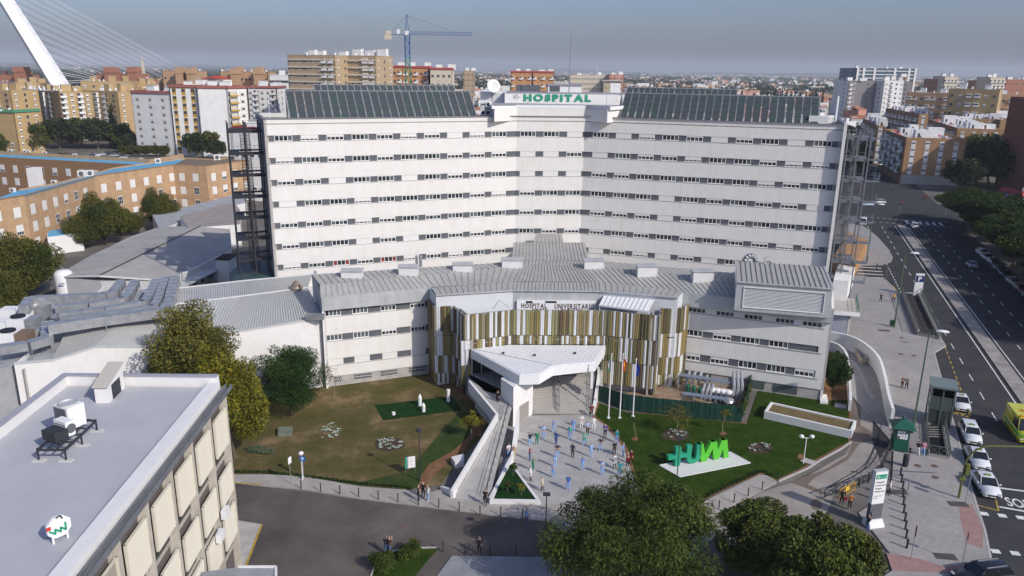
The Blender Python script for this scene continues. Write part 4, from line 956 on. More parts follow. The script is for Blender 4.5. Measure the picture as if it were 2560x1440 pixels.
mb=MB(); mb.lathe([(.75,0),(.8,.25),(.95,.3),(.75,.6),(.6,.62),(.62,.8),(.42,1.0),(.36,1.02),(.36,1.15),(.1,1.35)],16); o=mb.build('roof_cowl',mat('bronze_cowl',(.36,.30,.22),.35,metal=.5),smooth=False); o.location=(a.x,a.y,10.35); tag(o,'bronze ribbed ventilation cowl on the pale ribbed roof','vent')
a=W(783,797,9.8); mb=MB(); mb.box(-1,-.3,0,1.2,.3,.7); o=mb.build('roof_unit',M_galv); o.location=(a.x,a.y+.6,9.55); tag(o,'small grey unit at the eaves corner of the pale ribbed roof','roof unit')
def duct(label,pts,w_,h_,grp='galvanised air ducts on the low roof'):
 t=thing('air_duct',label,'air duct',group=grp)
 P=[Vector(p)for p in pts]
 for a,b in zip(P,P[1:]):
  L_=(b-a).length; n=max(1,int(L_/1.6)); d=(b-a).normalized()
  for i in range(n):
   mb=MB(); p=a.lerp(b,i/n); q=a.lerp(b,(i+1)/n); mb.beam(p,q-d*.04,w_,h_); mb.beam(q-d*.06,q,w_+.08,h_+.08); mb.build('duct_segment',M_duct,t)
 mb=MB()
 for a,b in zip(P,P[1:]):
  L_=(b-a).length; n=max(1,int(L_/4))
  for i in range(n+1):
   p=a.lerp(b,i/n)
   for s_ in(-1,1):dd=(b-a).normalized(); o_=Vector((-dd.y,dd.x,0))*s_*w_*.5; mb.tube(p+o_,(p.x+o_.x,p.y+o_.y,8.9),.03,4)
 mb.build('duct_leg',M_galv,t)
dz=11.3
def D(x,y,z=dz):return W(x,y,z)
duct('rearmost long grey duct, bending down at its far left end',[D(60,775),D(75,752),D(140,748),D(262,742),D(283,735),D(304,708)],1.1,1.0)
duct('second grey duct from the back, turning up towards the first raking pair',[D(140,772),D(222,765),D(310,752),D(322,738),D(338,708)],1.1,.9)
duct('middle grey duct with the third raking arm towards the white tank',[D(150,790),D(262,776),D(362,760),D(372,745),D(392,704)],1.1,.9)
duct('fourth grey duct whose raking arm is the second from the right',[D(155,803),D(262,790),D(385,772),D(396,752),D(414,700)],1.0,.9)
duct('front long grey duct running under the last raking arm',[D(120,822),D(262,800),D(412,780),D(424,758),D(438,698)],1.2,1.1)
duct('short low duct looping between the air handling units at left',[D(0,874,10.4),D(70,864,10.4),D(118,850,10.4),D(120,812,10.4)],1.2,.9)
duct('lowest duct along the left edge of the service roof',[D(-30,850,10),D(35,838,10),D(108,828,10)],1.1,.9)
for i,(x,y,lab)in enumerate(((62,795,'rear air handling unit, white boxes with a dark round fan'),(38,828,'middle air handling unit, white boxes with a dark round fan'),(12,866,'front air handling unit at the left edge, part brown side panel'))):
 a=W(x,y,9.6); t=thing('air_handling_unit',lab,'air conditioner',loc=(a.x-1,a.y,8.9),rz=.12,group='air handling units on the service roof')
 mb=MB(); mb.box(-2.1,0,.3,-.05,1.9,1.7); mb.box(.05,0,.3,2.0,2.0,2.1); mb.build('casing',M_paint,t)
 mb=MB(); mb.box(2.0,.05,.35,3.3,2.0,2.0); mb.build('coil_section',M_duct if i<2 else mat('brown_panel',(.2,.14,.1),.7),t)
 mb=MB(); mb.tube((1.0,1.0,2.1),(1.0,1.0,2.3),.8,16); mb.build('fan',M_black,t)
 mb=MB(); mb.box(-2.1,.1,0,3.2,.3,.3); mb.box(-2.1,1.6,0,3.2,1.8,.3); mb.build('base_frame',M_galv,t)
a=W(40,870,9); t=thing('cat_ladder','steel cat ladder with hoops at the far left service roof edge','ladder'); mb=MB()
for dx in(-.3,.3):mb.tube((a.x+dx,a.y-2,3),(a.x+dx,a.y-2,10.2),.03,4)
for k in range(22):mb.tube((a.x-.3,a.y-2,3.2+k*.32),(a.x+.3,a.y-2,3.2+k*.32),.018,4)
mb.build('rail_and_rungs',M_galv,t)
# ================================================================ big shed with grey roof, with tanks
sh=thing('shed_building','large low shed with flat pitched grey roof and stained ridge','shed')
sz=4.6
q=[W(138,690,sz),W(420,700,sz),W(578,625,sz),W(575,570,sz),W(400,567,sz),W(330,590,sz),W(225,640,sz)]
M_shed=mat('weathered_shed_roof',(.40,.385,.365),.9,var=.09,scale=.25,stain=.1)
rd0=W(250,690,sz+.9); rd1=W(502,566,sz+.9)
q0_,q1_,q2_,q3_,q4_,q5_,q6_=[V3(p,sz)for p in q]
mb=MB(); r0_=V3(rd0,sz+1); r1_=V3(rd1,sz+1)
mb.poly([q0_,r0_,r1_,q4_,q5_,q6_]); mb.poly([r0_,q1_,q2_,q3_,r1_]); mb.build('roof',M_shed,sh)
mb=MB(); mb.beam(r0_+Vector((0,0,.05)),r1_+Vector((0,0,.05)),.3,.1); mb.build('ridge_cap',mat('rust_stained_ridge',(.10,.075,.06),.9,var=.4,scale=2),sh)
mb=MB(); mb.prism([tuple(V2(p))for p in(q0_,r0_,q1_,q2_,q3_,q4_,q5_,q6_)],0,sz-.06); mb.build('wall',mat('pale_shed_wall',(.58,.585,.57),.8,var=.05),sh)
mb=MB()
for p_,q_ in((q0_,r0_),(r0_,q1_),(q1_,q2_)):mb.beam(p_+Vector((0,-.12,-.1)),q_+Vector((0,-.12,-.1)),.2,.25)
mb.build('eaves_trim',M_whiter,sh)
f_,l_=frame(V2(q0_),V2(q1_));
for i,x in enumerate((6.5,10.2,13.6,17,20,22.5)):
 if x+1.3<l_:mb=MB(); mb.box(x,-.05,1.6,x+1.1,0,3.6); mb.box(x,-.06,3.2,x+1.1,-.05,3.5); mb.build('shutter_window',M_whiter,sh).matrix_basis=f_
f_,l_=frame(V2(q1_),V2(q2_))
for i in range(8):
 x=1.5+i*3;
 if x+1.3<l_:mb=MB(); mb.box(x,-.05,1.2,x+1.2,0,3.4); mb.build('window',M_grey,sh).matrix_basis=f_
mb=MB(); mb.box(0,-2.5,3.2,l_*.75,0,3.4,M=f_); mb.build('side_canopy',M_rib,sh)
for i,(xb,yb,xt,yt,r_,lab)in enumerate(((168,752,165,673,1.5,'large white cylindrical gas tank with blue lettering, the left of two'),(343,733,341,670,1.05,'smaller white cylindrical gas tank nearer the shed corner'))):
 a=W(xb,yb,0); h_=zat(xt,yt,a)
 t=thing('gas_tank',lab,'tank',loc=(a.x,a.y,0),group='white gas tanks by the shed')
 mb=MB(); mb.lathe([(r_*.9,.6),(r_,.9),(r_,h_-.9),(r_*.9,h_-.45),(r_*.6,h_-.12),(.1,h_)],24); mb.build('vessel',M_paint,t,smooth=True)
 mb=MB()
 for k in range(4):an=k*PI/2+.4; mb.tube((r_*.8*math.cos(an),r_*.8*math.sin(an),0),(r_*.8*math.cos(an),r_*.8*math.sin(an),.8),.12,6)
 mb.build('leg',M_paint,t)
 mb=MB(); mb.tube((0,0,h_),(0,0,h_+.35),.12,8); mb.tube((.4,0,h_-.1),(.4,0,h_+.2),.06,6); mb.build('valve',M_galv,t)
 M_blue=mat('lettering_blue',(.05,.10,.30),.5)
 mb=MB()
 rr=random.Random(5)
 for row in range(2):
  n=8
  for k in range(n):
   an=-PI/2-.15+(k+(0 if row else 2))*.075; z=h_*(.62 if row==0 else.55); s_=.13 if row else.08
   mb.box(-.5*r_*.06,-.012,-s_,.5*r_*.06,.012,s_,M=T3((math.cos(an)*(r_+.01),math.sin(an)*(r_+.01),z))@Matrix.Rotation(an+PI/2,4,'Z'))
 mb.build('lettering',M_blue,t)
for nm,lab,pts,z,m,mr in(('link_building','white flat roofed link block with ribbed brown roof behind the shed',((450,540),(585,505),(600,525),(600,560),(470,570)),5.5,M_whiter,mat('brown_grey_ribbed_roof',(.33,.29,.26),.8,var=.1,scale=.4)),('annex_building','low white annex with flat roof in front of the brick block',((380,535),(455,520),(610,480),(618,505),(470,545),(400,575)),4.0,M_whiter,MATS['service_roof_grey'])):
 t=thing(nm,lab,'building'); P=[tuple(V2(W(x,y,z)))for x,y in pts]
 mb=MB(); mb.prism(P,0,z-.05); mb.build('wall',m,t); mb=MB(); mb.prism(P,z-.04,z); mb.build('roof',mr,t)
t=thing('glazed_stair_building','dark glazed low block with green curved roof at the foot of the escape stair','building')
g0=W(582,590,6.5); P=[HL-dL*6.5+HB_L*1,HL-dL*.3+HB_L*1.0,HL-dL*.3+HB_L*12,HL-dL*6.5+HB_L*12]
mb=MB(); mb.prism([tuple(p)for p in P],0,6.3); mb.build('wall',mat('dark_glazing_wall',(.03,.032,.038),.3),t)
f_,l_=frame(P[0],P[1]); mb=MB()
for i in range(6):mb.box(l_*i/5-.05,-.06,0,l_*i/5+.05,0,6.3)
for z in(2.0,4.2,6.2):mb.box(0,-.06,z-.05,l_,-.002,z+.05)
mb.build('glazing_bar',M_dark,t).matrix_basis=f_
mb=MB(); n=8
for i in range(n):
 a0,a1=PI*.5*i/n,PI*.5*(i+1)/n
 x0,x1=l_*(1-math.cos(a0)),l_*(1-math.cos(a1)); z0,z1=6.3+1.8*math.sin(a0),6.3+1.8*math.sin(a1)
 mb.poly([(x0,-.3,z0),(x1,-.3,z1),(x1,11,z1),(x0,11,z0)])
mb.build('roof',mat('green_curved_roof',(.055,.10,.09),.5),t).matrix_basis=f_
t=thing('service_block','small white box building with dark flat roof beside the escape stair','building')
a=W(540,650,5.2); b=W(572,650,5.2); mb=MB(); mb.box(a.x,a.y,0,b.x,a.y+4,5.2); mb.build('wall',M_whiter,t); mb=MB(); mb.box(a.x-.2,a.y-.2,5.2,b.x+.2,a.y+4.2,5.4); mb.build('roof',mat('dark_brown_roof',(.07,.05,.045),.9),t)
# ================================================================ long brick block with the blue roof
M_brk=brickmat('tan_brick',(.50,.315,.17),(.44,.265,.14),(.50,.38,.26),2.2,wide=.03)
M_bluer=mat('blue_roof_coating',(.13,.38,.57),.7,var=.12,scale=.5)
bw=thing('brick_hospital_wing','long tan brick three storey wing with bright blue roof and white shuttered windows','building')
BZ=14.4
def brick_wall(p,q,z1,par,rows,wins,wh=2.0,ww=1.5,m=None):
 f_,l_=frame(p,q); mb=MB(); mb.box(0,0,0,l_,.4,z1); mb.build('wall',m or M_brk,par).matrix_basis=f_
 for z in rows:
  for x in wins:
   if x+ww<l_:brick_win(par,f_@T3((x,0,z)),ww,wh)
 return f_,l_
BW={}
def brick_win(par,M,ww,wh):
 k=rb_.choice([0,0,0,1,2]); key=(ww,wh,k)
 if key not in BW:
  fr=MB(); fr.box(-.08,-.06,-.1,ww+.08,.0,0); fr.box(0,-.03,0,.08,.06,wh); fr.box(ww-.08,-.03,0,ww,.06,wh); fr.box(0,-.03,wh-.08,ww,.06,wh)
  for t_ in(.333,.667):fr.box(ww*t_-.03,-.03,0,ww*t_+.03,.06,wh)
  fr.box(0,-.025,wh*.45,ww,.05,wh*.45+.05)
  g=MB(); g.box(.08,-.01,0,ww-.08,.0,wh-.08)
  s_=MB(); dr=(1,.7,.08)[k]; s_.box(.03,-.07,wh-wh*dr*.98,ww-.03,-.035,wh)
  BW[key]=(fr.mesh('window',M_frame),g.mesh('pane',M_glass),s_.mesh('shutter',M_shut))
 a,b,c=BW[key]; o=inst('window',a,par,M=M); inst('pane',b,o); inst('shutter',c,o)
rb_=random.Random(4)
wl=[]
c0=V2(W(-60,505,9.3))if False else None
BZ0=12.6
pts_b=[V2(W(-40,505,BZ0)),V2(W(60,488,BZ0)),V2(W(235,440,BZ0)),V2(W(432,412,BZ0)),V2(W(515,415,BZ0)),V2(W(620,400,BZ0))]
for i in range(len(pts_b)-1):
 l_=(pts_b[i+1]-pts_b[i]).length; st_=4.6 if i<3 else 4.2
 f_,l_=brick_wall(pts_b[i],pts_b[i+1],BZ0,bw,(8.2,4.4,.8),[1.6+k*st_ for k in range(int(l_/st_)+1)if 1.6+k*st_+1.6<l_],2.1,1.7)
bk_=[p+Vector((-3,16))for p in pts_b]
for i in range(len(pts_b)-1):
 mb=MB(); mb.prism([tuple(pts_b[i]+Vector((.1,.45))),tuple(pts_b[i+1]+Vector((.1,.45))),tuple(bk_[i+1]),tuple(bk_[i])],BZ0-.3,BZ0-.15); mb.build('roof',M_bluer if i<3 else mat('brown_roof_felt',(.20,.155,.12),.9,var=.15,scale=.5),bw)
 f2,l2=frame(bk_[i+1],bk_[i]); mb=MB(); mb.box(0,0,0,l2,.4,BZ0+.2); mb.build('wall',M_brk,bw).matrix_basis=f2
 mb=MB(); a_,b_=pts_b[i],pts_b[i+1]; mb.beam((a_.x,a_.y+.2,BZ0+.05),(b_.x,b_.y+.2,BZ0+.05),.5,.1); mb.build('coping',mat('brick_coping',(.36,.22,.13),.9),bw)
bw2=thing('brick_hospital_wing','farther tan brick wing with a blue roof strip, behind the near wing at left','building')
Z2=12.4
pp=[V2(W(-60,395,Z2)),V2(W(60,402,Z2)),V2(W(420,404,Z2)),V2(W(640,395,Z2))]
pp=[V2(W(-80,388,Z2)),V2(W(345,412,Z2)),V2(W(430,398,Z2))]
for i in range(2):
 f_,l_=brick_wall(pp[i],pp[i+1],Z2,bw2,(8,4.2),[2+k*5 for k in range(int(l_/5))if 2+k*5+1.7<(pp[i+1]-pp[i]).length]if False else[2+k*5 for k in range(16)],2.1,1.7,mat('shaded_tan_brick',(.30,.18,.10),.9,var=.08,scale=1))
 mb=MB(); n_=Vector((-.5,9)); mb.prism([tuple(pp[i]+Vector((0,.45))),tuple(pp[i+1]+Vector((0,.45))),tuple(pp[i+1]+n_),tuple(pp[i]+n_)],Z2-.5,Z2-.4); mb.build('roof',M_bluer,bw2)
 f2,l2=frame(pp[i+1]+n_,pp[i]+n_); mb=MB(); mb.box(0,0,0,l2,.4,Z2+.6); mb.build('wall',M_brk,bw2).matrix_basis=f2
t=thing('lift_tower','white box lift tower against the farther brick wing','tower'); a=W(66,432,11); b=W(88,432,11); mb=MB(); mb.box(a.x,a.y,0,b.x,a.y+3.5,12.2); mb.build('wall',M_whiter,t)
mac=MB(); mac.box(0,0,0,1.5,1.0,1.3); mac.tube((.75,-.02,.65),(.75,-.05,.65),.5,12,mi=1); mac=mac.mesh('air_conditioner',[M_shut,M_grey])
labs=['air conditioner on the blue roof near the left edge of the photo','air conditioner on the near blue roof, by the roof corner','larger grey air conditioner where the blue roof turns brown','twin of the grey air conditioner where the blue roof turns brown','air conditioner standing above the brown brick corner','air conditioner at the blue roof junction']
for i,(x,y,s_)in enumerate(((24,480,.7),(128,460,.7),(194,442,1.2),(216,440,1.1),(535,400,1.2),(388,408,1.0))):
 a=W(x,y,BZ0-.1); tag(inst('air_conditioner',mac,loc=(a.x,a.y,BZ0-.14),scale=s_,rz=.1*i),labs[i],'air conditioner','air conditioners on the brick wing roofs')
labs2=['first','second','third','fourth','fifth','sixth','seventh','eighth']
for i,x in enumerate((5,50,92,168,225,286,296,335)):
 a=W(x,380+x*.07,Z2); tag(inst('air_conditioner',mac,loc=(a.x,a.y+3,Z2-.4),scale=.75,rz=.2),labs2[i]+' small white air conditioner from the left on the far blue roof strip','air conditioner','air conditioners on the brick wing roofs')
t=thing('outbuilding','low white outbuilding with blue roof in front of the brick wing','outbuilding')
P=[tuple(V2(W(x,y,4)))for x,y in((118,592),(205,582),(185,565),(122,578))]
mb=MB(); mb.prism(P,0,3.95); mb.build('wall',M_whiter,t); mb=MB(); mb.prism(P,3.96,4.05); mb.build('roof',M_bluer,t)
# ================================================================ haze, hills, far city
hm=bpy.data.materials.new('haze'); hm.use_nodes=True; n_=hm.node_tree.nodes; n_.remove(n_['Principled BSDF'])
v_=n_.new('ShaderNodeVolumePrincipled'); v_.inputs['Density'].default_value=1.15e-4; v_.inputs['Color'].default_value=(.86,.92,1,1); v_.inputs['Anisotropy'].default_value=0
hm.node_tree.links.new(v_.outputs[0],n_['Material Output'].inputs['Volume'])
mb=MB(); mb.box(-9500,-400,-1.3,9500,16500,190); tag(mb.build('haze',hm),kind='stuff')
rc=random.Random(99)
M_hill=mat('distant_hill_scrub',(.055,.065,.045),.95,col2=(.11,.105,.08),scale=.004)
mb=MB();
for k,(Yb,hmax,x0,x1)in enumerate(((11500,60,-9000,9000),(7500,40,-7000,-600),(9000,45,1500,8800))):
 pts=[(x0+(x1-x0)*i/60)for i in range(61)]; hs=[max(2,hmax*(.45+.8*noise.noise(Vector((p*.0007,k*9,0)))))for p in pts]
 for i in range(60):
  a,b=pts[i],pts[i+1]
  mb.poly([(a,Yb,-.1),(b,Yb,-.1),(b,Yb+700,hs[i+1]),(a,Yb+700,hs[i])]); mb.poly([(a,Yb+700,hs[i]),(b,Yb+700,hs[i+1]),(b,Yb+2500,-.1),(a,Yb+2500,-.1)])
struct('hills',mb,M_hill)
def C(n,c,**k):return mat(n,c,.85,**{**dict(var=.06,scale=.3),**k})
CB=dict(ochre=C('ochre_brick',(.47,.33,.16)),ochre2=C('dull_ochre_brick',(.40,.29,.15)),white=C('apartment_white',(.74,.74,.72)),cream=C('apartment_cream',(.60,.53,.42)),red=C('red_brown_brick',(.36,.16,.10)),tan=C('tan_brick_far',(.46,.29,.17)),beige=C('beige_brick',(.43,.32,.20)),orange=C('orange_brick',(.50,.26,.12)),salmon=C('salmon_render',(.52,.25,.18)),blue=C('blue_glass_wall',(.07,.12,.17)),grey=C('grey_blind_wall',(.26,.24,.24)),dkred=C('dark_red_brick',(.22,.085,.055)))
M_gw=mat('far_window_glass',(.06,.065,.075),.3); M_cornice=mat('red_brown_cornice',(.25,.09,.07),.8); M_yel=mat('yellow_panel',(.50,.30,.05),.7); M_blind=mat('cream_blind',(.58,.53,.44),.7); M_rt=mat('roof_terrace',(.45,.41,.37),.9,var=.15,scale=.2)
FW_={}
def far_window(kind,w_,h_):
 key=(kind,round(w_,1),round(h_,1))
 if key in FW_:return FW_[key]
 mb=MB()
 if kind=='plain':mb.box(0,-.06,0,w_,.0,h_,1); mb.box(.1,-.08,.1,w_-.1,-.06,h_*.55,0); mb.box(0,-.16,-.12,w_,0,0,1)
 elif kind=='dark':mb.box(0,-.05,0,w_,.0,h_,0); mb.box(-.05,-.15,-.1,w_+.05,0,0,1)
 elif kind=='blind':mb.box(0,-.06,0,w_,.0,h_,2); mb.box(.1,-.08,.1,w_-.1,-.06,h_*.3,0)
 elif kind=='yellow':mb.box(0,-.06,0,w_,.0,h_,3); mb.box(w_*.1,-.09,h_*.45,w_*.9,-.06,h_*.9,0)
 elif kind=='framed':mb.box(-.15,-.1,-.15,w_+.15,.0,h_+.15,4); mb.box(0,-.13,0,w_,-.1,h_,1); mb.box(w_*.15,-.15,.1,w_*.8,-.13,h_*.7,0)
 elif kind=='balcony':mb.box(0,-1.1,-.3,w_,.0,-.15,1); mb.box(0,-1.15,-.15,w_,-1.05,h_*.38,1); mb.box(.05,-.05,-.1,w_-.05,.0,h_,0); mb.box(w_*.45,-1.0,h_*.3,w_,-.9,h_,2)
 elif kind=='ybalcony':mb.box(0,-1.1,-.3,w_,.0,-.15,1); mb.box(0,-1.2,-.3,w_,-1.05,h_*.22,3); mb.box(.05,-.05,-.1,w_-.05,.0,h_,0); mb.box(0,-1.0,h_*.22,w_*.75,-.95,h_,2)
 elif kind=='glazed':mb.box(0,-1.0,-.2,w_,.0,h_,1)
 if kind=='glazed':
  for i in range(4):mb.box(.1+(w_-.1)*i/4,-1.03,h_*.38,(w_-.1)*(i+1)/4,-1.0,h_*.8,0)
 FW_[key]=mb.mesh('window',[M_gw,M_frame,M_blind,M_yel,mat('ochre_surround',(.42,.29,.16),.8)]); return FW_[key]
def face(par,p,q,z1,floors,cols,kinds,wall,fh=None,ww=1.5,wh=1.5,z0=0,m0=1.2,wallname='wall',nowall=False,jit=0,skip=.0):
 f_,l_=frame(p,q)
 if not nowall:mb=MB(); mb.box(0,0,0,l_,.4,z1); mb.build(wallname,wall,par).matrix_basis=f_
 fh=fh or(z1-1.5)/floors; cx=l_/max(1,cols)
 for i in range(floors):
  z=z1-1.2-fh*(i+1)+fh*.3
  if z<1:continue
  for j in range(cols):
   if rc.random()<skip:continue
   k=kinds[j%len(kinds)]; w_=ww*(1.9 if k in('balcony','ybalcony','glazed')else 1)
   w_=min(w_,cx*.95); inst('window',far_window(k,w_,wh*(1.35 if w_>ww else 1)),par,M=f_@T3((cx*(j+.5)-w_/2,0,z)))
 return f_,l_
def building(name,label,a,b,Y0,Y1,depth,floors,cols,kinds,wall,cat='building',side=None,cornice=None,roofs=2,scols=3,group=None,top=None,ww=1.5,wh=1.5,sidewall=None,skips=0.0,skind=None):
 """a, b: photo points on the top front edge, at distances Y0 and Y1"""
 P=WY(a[0],a[1],Y0); Q=WY(b[0],b[1],Y1); z1=(P.z+Q.z)/2; p=V2(P); q=V2(Q)
 t=thing(name,label,cat,group=group)
 face(t,p,q,z1,floors,cols,kinds,wall,ww=ww,wh=wh,skip=skips)
 d=(q-p).normalized(); n=Vector((-d.y,d.x))*depth; p2,q2=p+n,q+n
 for s0,s1 in((p2,p),(q,q2)):face(t,s0,s1,z1,floors,scols if side is None else side,skind or['plain','dark'],sidewall or wall,ww=ww*.8,wh=wh)
 mb=MB(); f_,l_=frame(q2,p2); mb.box(0,0,0,l_,.4,z1); mb.build('wall',wall,t).matrix_basis=f_
 mb=MB(); mb.prism([tuple(x)for x in(p,q,q2,p2)],z1-.5,z1-.35); mb.build('roof',M_rt,t)
 if cornice:
  mb=MB(); c=(p+q2)/2
  for s0,s1 in((p2,p),(p,q),(q,q2)):
   f_,l_=frame(s0,s1); mb.add([(-.3,-.5,z1-.2),(l_+.3,-.5,z1-.2),(l_,.3,z1+1.0),(0,.3,z1+1.0),(-.3,0,z1-.3),(l_+.3,0,z1-.3)],[(0,1,2,3),(4,5,1,0)],0,f_)
  mb.build('cornice',cornice,t)
 L_=(q-p).length
 for k in range(roofs):
  f_,_=frame(p,q); x=L_*(k+.3+.3*rc.random())/roofs; y=depth*(.35+.3*rc.random()); w_=3+2*rc.random(); h_=2+1.5*rc.random()
  mb=MB(); mb.box(x,y,z1-.36,x+w_,y+3,z1+h_); mb.box(x-.15,y-.15,z1+h_,x+w_+.15,y+3.15,z1+h_+.2,1); mb.build('roof_room',[top or wall,M_rt],t).matrix_basis=f_
 mb=MB(); f_,_=frame(p,q)
 for k in range(max(2,int(L_/6))):
  x=L_*rc.random()*.95; y=depth*rc.random()*.8; mb.lathe([(.5,z1-.35),(.5,z1+.9),(.3,z1+1.1),(.1,z1+1.15)],7,c=(x,y))
  if rc.random()<.6:mb.tube((x+1,y,z1-.3),(x+1,y,z1+3.2),.04,3); mb.tube((x+.4,y,z1+2.8),(x+1.6,y,z1+2.8),.03,3)
 if z1<60:o=mb.build('roof_clutter',M_paint,t); o.matrix_basis=f_; o['kind']='stuff'
 return t
G1='ochre brick apartment blocks at the left'
O_=CB['ochre']; O2=CB['ochre2']
building('apartment_block','ochre block cut by the left photo edge, green stripe on the lower block before it',(-70,226),(24,223),400,392,16,9,4,['glazed','dark'],O_,group=G1)
building('apartment_block','long ochre block with its shaded balcony side turned to the left',(24,222),(146,226),470,405,16,10,9,['glazed','balcony','dark'],O2,group=G1,roofs=4)
building('apartment_block','ochre block corner with a red awning on its top balcony',(146,227),(209,228),405,412,18,9,3,['balcony','plain'],O_,group=G1,side=4)
building('apartment_block','ochre block right of the red awning block, with rounded balcony fronts',(209,228),(292,225),422,410,18,9,4,['dark','glazed','balcony'],O_,group=G1,roofs=2)
building('apartment_block','narrow ochre block wedged against the white tower with brown cornice',(292,226),(335,229),425,428,18,9,3,['plain','dark'],O_,group=G1,roofs=1)
building('apartment_block','plain ochre end block with green roof band at the left photo edge',(-60,276),(34,282),350,345,14,6,3,['plain'],O_,roofs=0,top=mat('green_band',(.06,.22,.12),.8),group=G1,cornice=MATS['green_band'],skips=.5)
for i,(xl,xr,y,Y,lab)in enumerate(((30,100,206,530,'farther ochre block whose roof shows behind the shaded long block'),(200,330,203,540,'farther ochre block with white water tanks on its roof'),(330,400,208,560,'small farther ochre roof left of the tan castle like block'))):
 building('apartment_block',lab,(xl,y),(xr,y),Y,Y+5,16,6,6,['plain','dark'],O_,group=G1,roofs=3)
t=building('apartment_tower','white tower with brown cornice and small framed windows, left of the yellow striped tower',(327,233),(421,231),358,352,14,8,3,['framed','framed'],CB['white'],cornice=M_cornice,group='white apartment towers',side=3,skind=['framed'],wh=1.3)
P=WY(422,217,352);
t=building('apartment_tower','tall white tower with vertical strips of yellow panels and a blank white flank',(422,217),(492,218),352,352,16,9,3,['yellow'],CB['white'],cornice=M_cornice,group='white apartment towers',side=1,ww=1.8,wh=2.9,skind=['plain'])
t=building('apartment_tower','blank white gable tower with red roofed lift house above it',(492,218),(566,221),350,352,14,9,1,['plain'],CB['white'],cornice=M_cornice,group='white apartment towers',side=1,skips=1.0)
a=WY(508,197,362); b=WY(563,197,362); mb=MB(); mb.prism([(a.x,a.y),(b.x,a.y),(b.x,a.y+8),(a.x,a.y+8)],a.z-6,a.z); mb.build('lift_house',CB['white'],t)
mb=MB(); mb.prism([(a.x-.5,a.y-.5),(b.x+.5,a.y-.5),(b.x+.5,a.y+8.5),(a.x-.5,a.y+8.5)],a.z,a.z+.25); mb.lathe([(7,a.z+.25),(1,a.z+1.4)],4,c=((a.x+b.x)/2,a.y+4)); mb.build('red_roof',mat('red_roof',(.45,.07,.04),.8),t)
building('apartment_tower','white tower with broad yellow balconies facing the hospital',(568,221),(616,219),352,362,16,9,2,['ybalcony','framed'],CB['white'],cornice=M_cornice,group='white apartment towers',side=2,roofs=1,ww=2.6)
building('apartment_tower','cream tower with tiled cornice and many small balconies beside the hospital',(618,222),(691,217),425,425,18,9,5,['framed','balcony','framed'],CB['white'],cornice=M_cornice,group='white apartment towers',side=3)
building('low_house','low white house with dark red roof behind the escape stair',(578,324),(655,326),235,233,9,2,4,['plain'],CB['white'],cornice=mat('dark_red_roof',(.25,.03,.04),.8),roofs=1,side=2)
for i,(a,b,Y,f,c,m,lab)in enumerate((((-20,187),(61,186),640,4,8,'red','red brick block with square turret at the far left'),((61,203),(92,203),630,2,4,'red','low red brick annex beside the turreted block'),((240,184),(345,184),600,4,9,'red','red brick block with two square turrets under the bridge cables'),((345,196),(368,197),590,3,2,'red','low red brick annex right of the two turrets'),((404,176),(490,177),560,5,6,'tan','tan brick block with stepped turrets under the last cables'),((549,178),(668,179),540,5,12,'tan','wide tan brick block with rows of small windows above the white tower'),((672,186),(722,188),520,6,9,'white','modern white block with slim dark windows left of the beige towers'))):
 t=building('apartment_block',lab,a,b,Y,Y,20,f,c,['plain']if m=='red' else['dark'],CB[m],roofs=0 if i in(1,3)else 2,top=CB[m],side=3)
for i,(x0,x1,yt,Y)in enumerate(((31,59,167,628),(258,284,168,590),(316,340,167,590),(436,452,169,550),(464,480,170,550),(574,590,170,530),(632,652,170,530))):
 a=WY(x0,yt,Y); b=WY(x1,yt,Y); mb=MB(); mb.box(a.x,Y,0,b.x,Y+8,a.z); mb.box(a.x-.4,Y-.4,a.z-4,b.x+.4,Y+8.4,a.z-2.6)
 tag(mb.build('turret',CB['red']if i<3 else CB['tan']),['square red turret of the far left block','left square red turret under the cables','right square red turret under the cables','left tan turret of the stepped block','right tan turret of the stepped block','left tan turret of the wide tan block','right tan turret of the wide tan block'][i],'turret')
building('apartment_tower','left beige brick tower with white balcony column and white roof rooms',(718,136),(836,138),385,378,20,13,7,['plain','plain','dark','plain','plain','balcony','balcony'],CB['beige'],top=CB['white'],roofs=3,group='beige and white banded towers')
building('apartment_tower','right beige brick tower with white glazed corner and white roof rooms',(838,138),(938,139),392,386,20,13,6,['dark','plain','plain','plain','glazed','balcony'],CB['beige'],top=CB['white'],roofs=3,group='beige and white banded towers')
for a_,b_,Y in(((718,136),(836,138),384.6),((838,138),(938,139),391.6)):
 P=WY(*a_,Y); Q=WY(*b_,Y-6.6); f_,l_=frame(V2(P),V2(Q)); mb=MB()
 for k in range(12):z=P.z-2.6-k*3.4; mb.box(0,-.3,z,l_,-.02,z+.75)
 o=mb.build('string_course',CB['cream'],[o for o in bpy.data.objects if o.name.startswith('apartment_tower')and o.parent is None][-2 if a_[0]==718 else-1]); o.matrix_basis=f_; o['kind']='stuff'
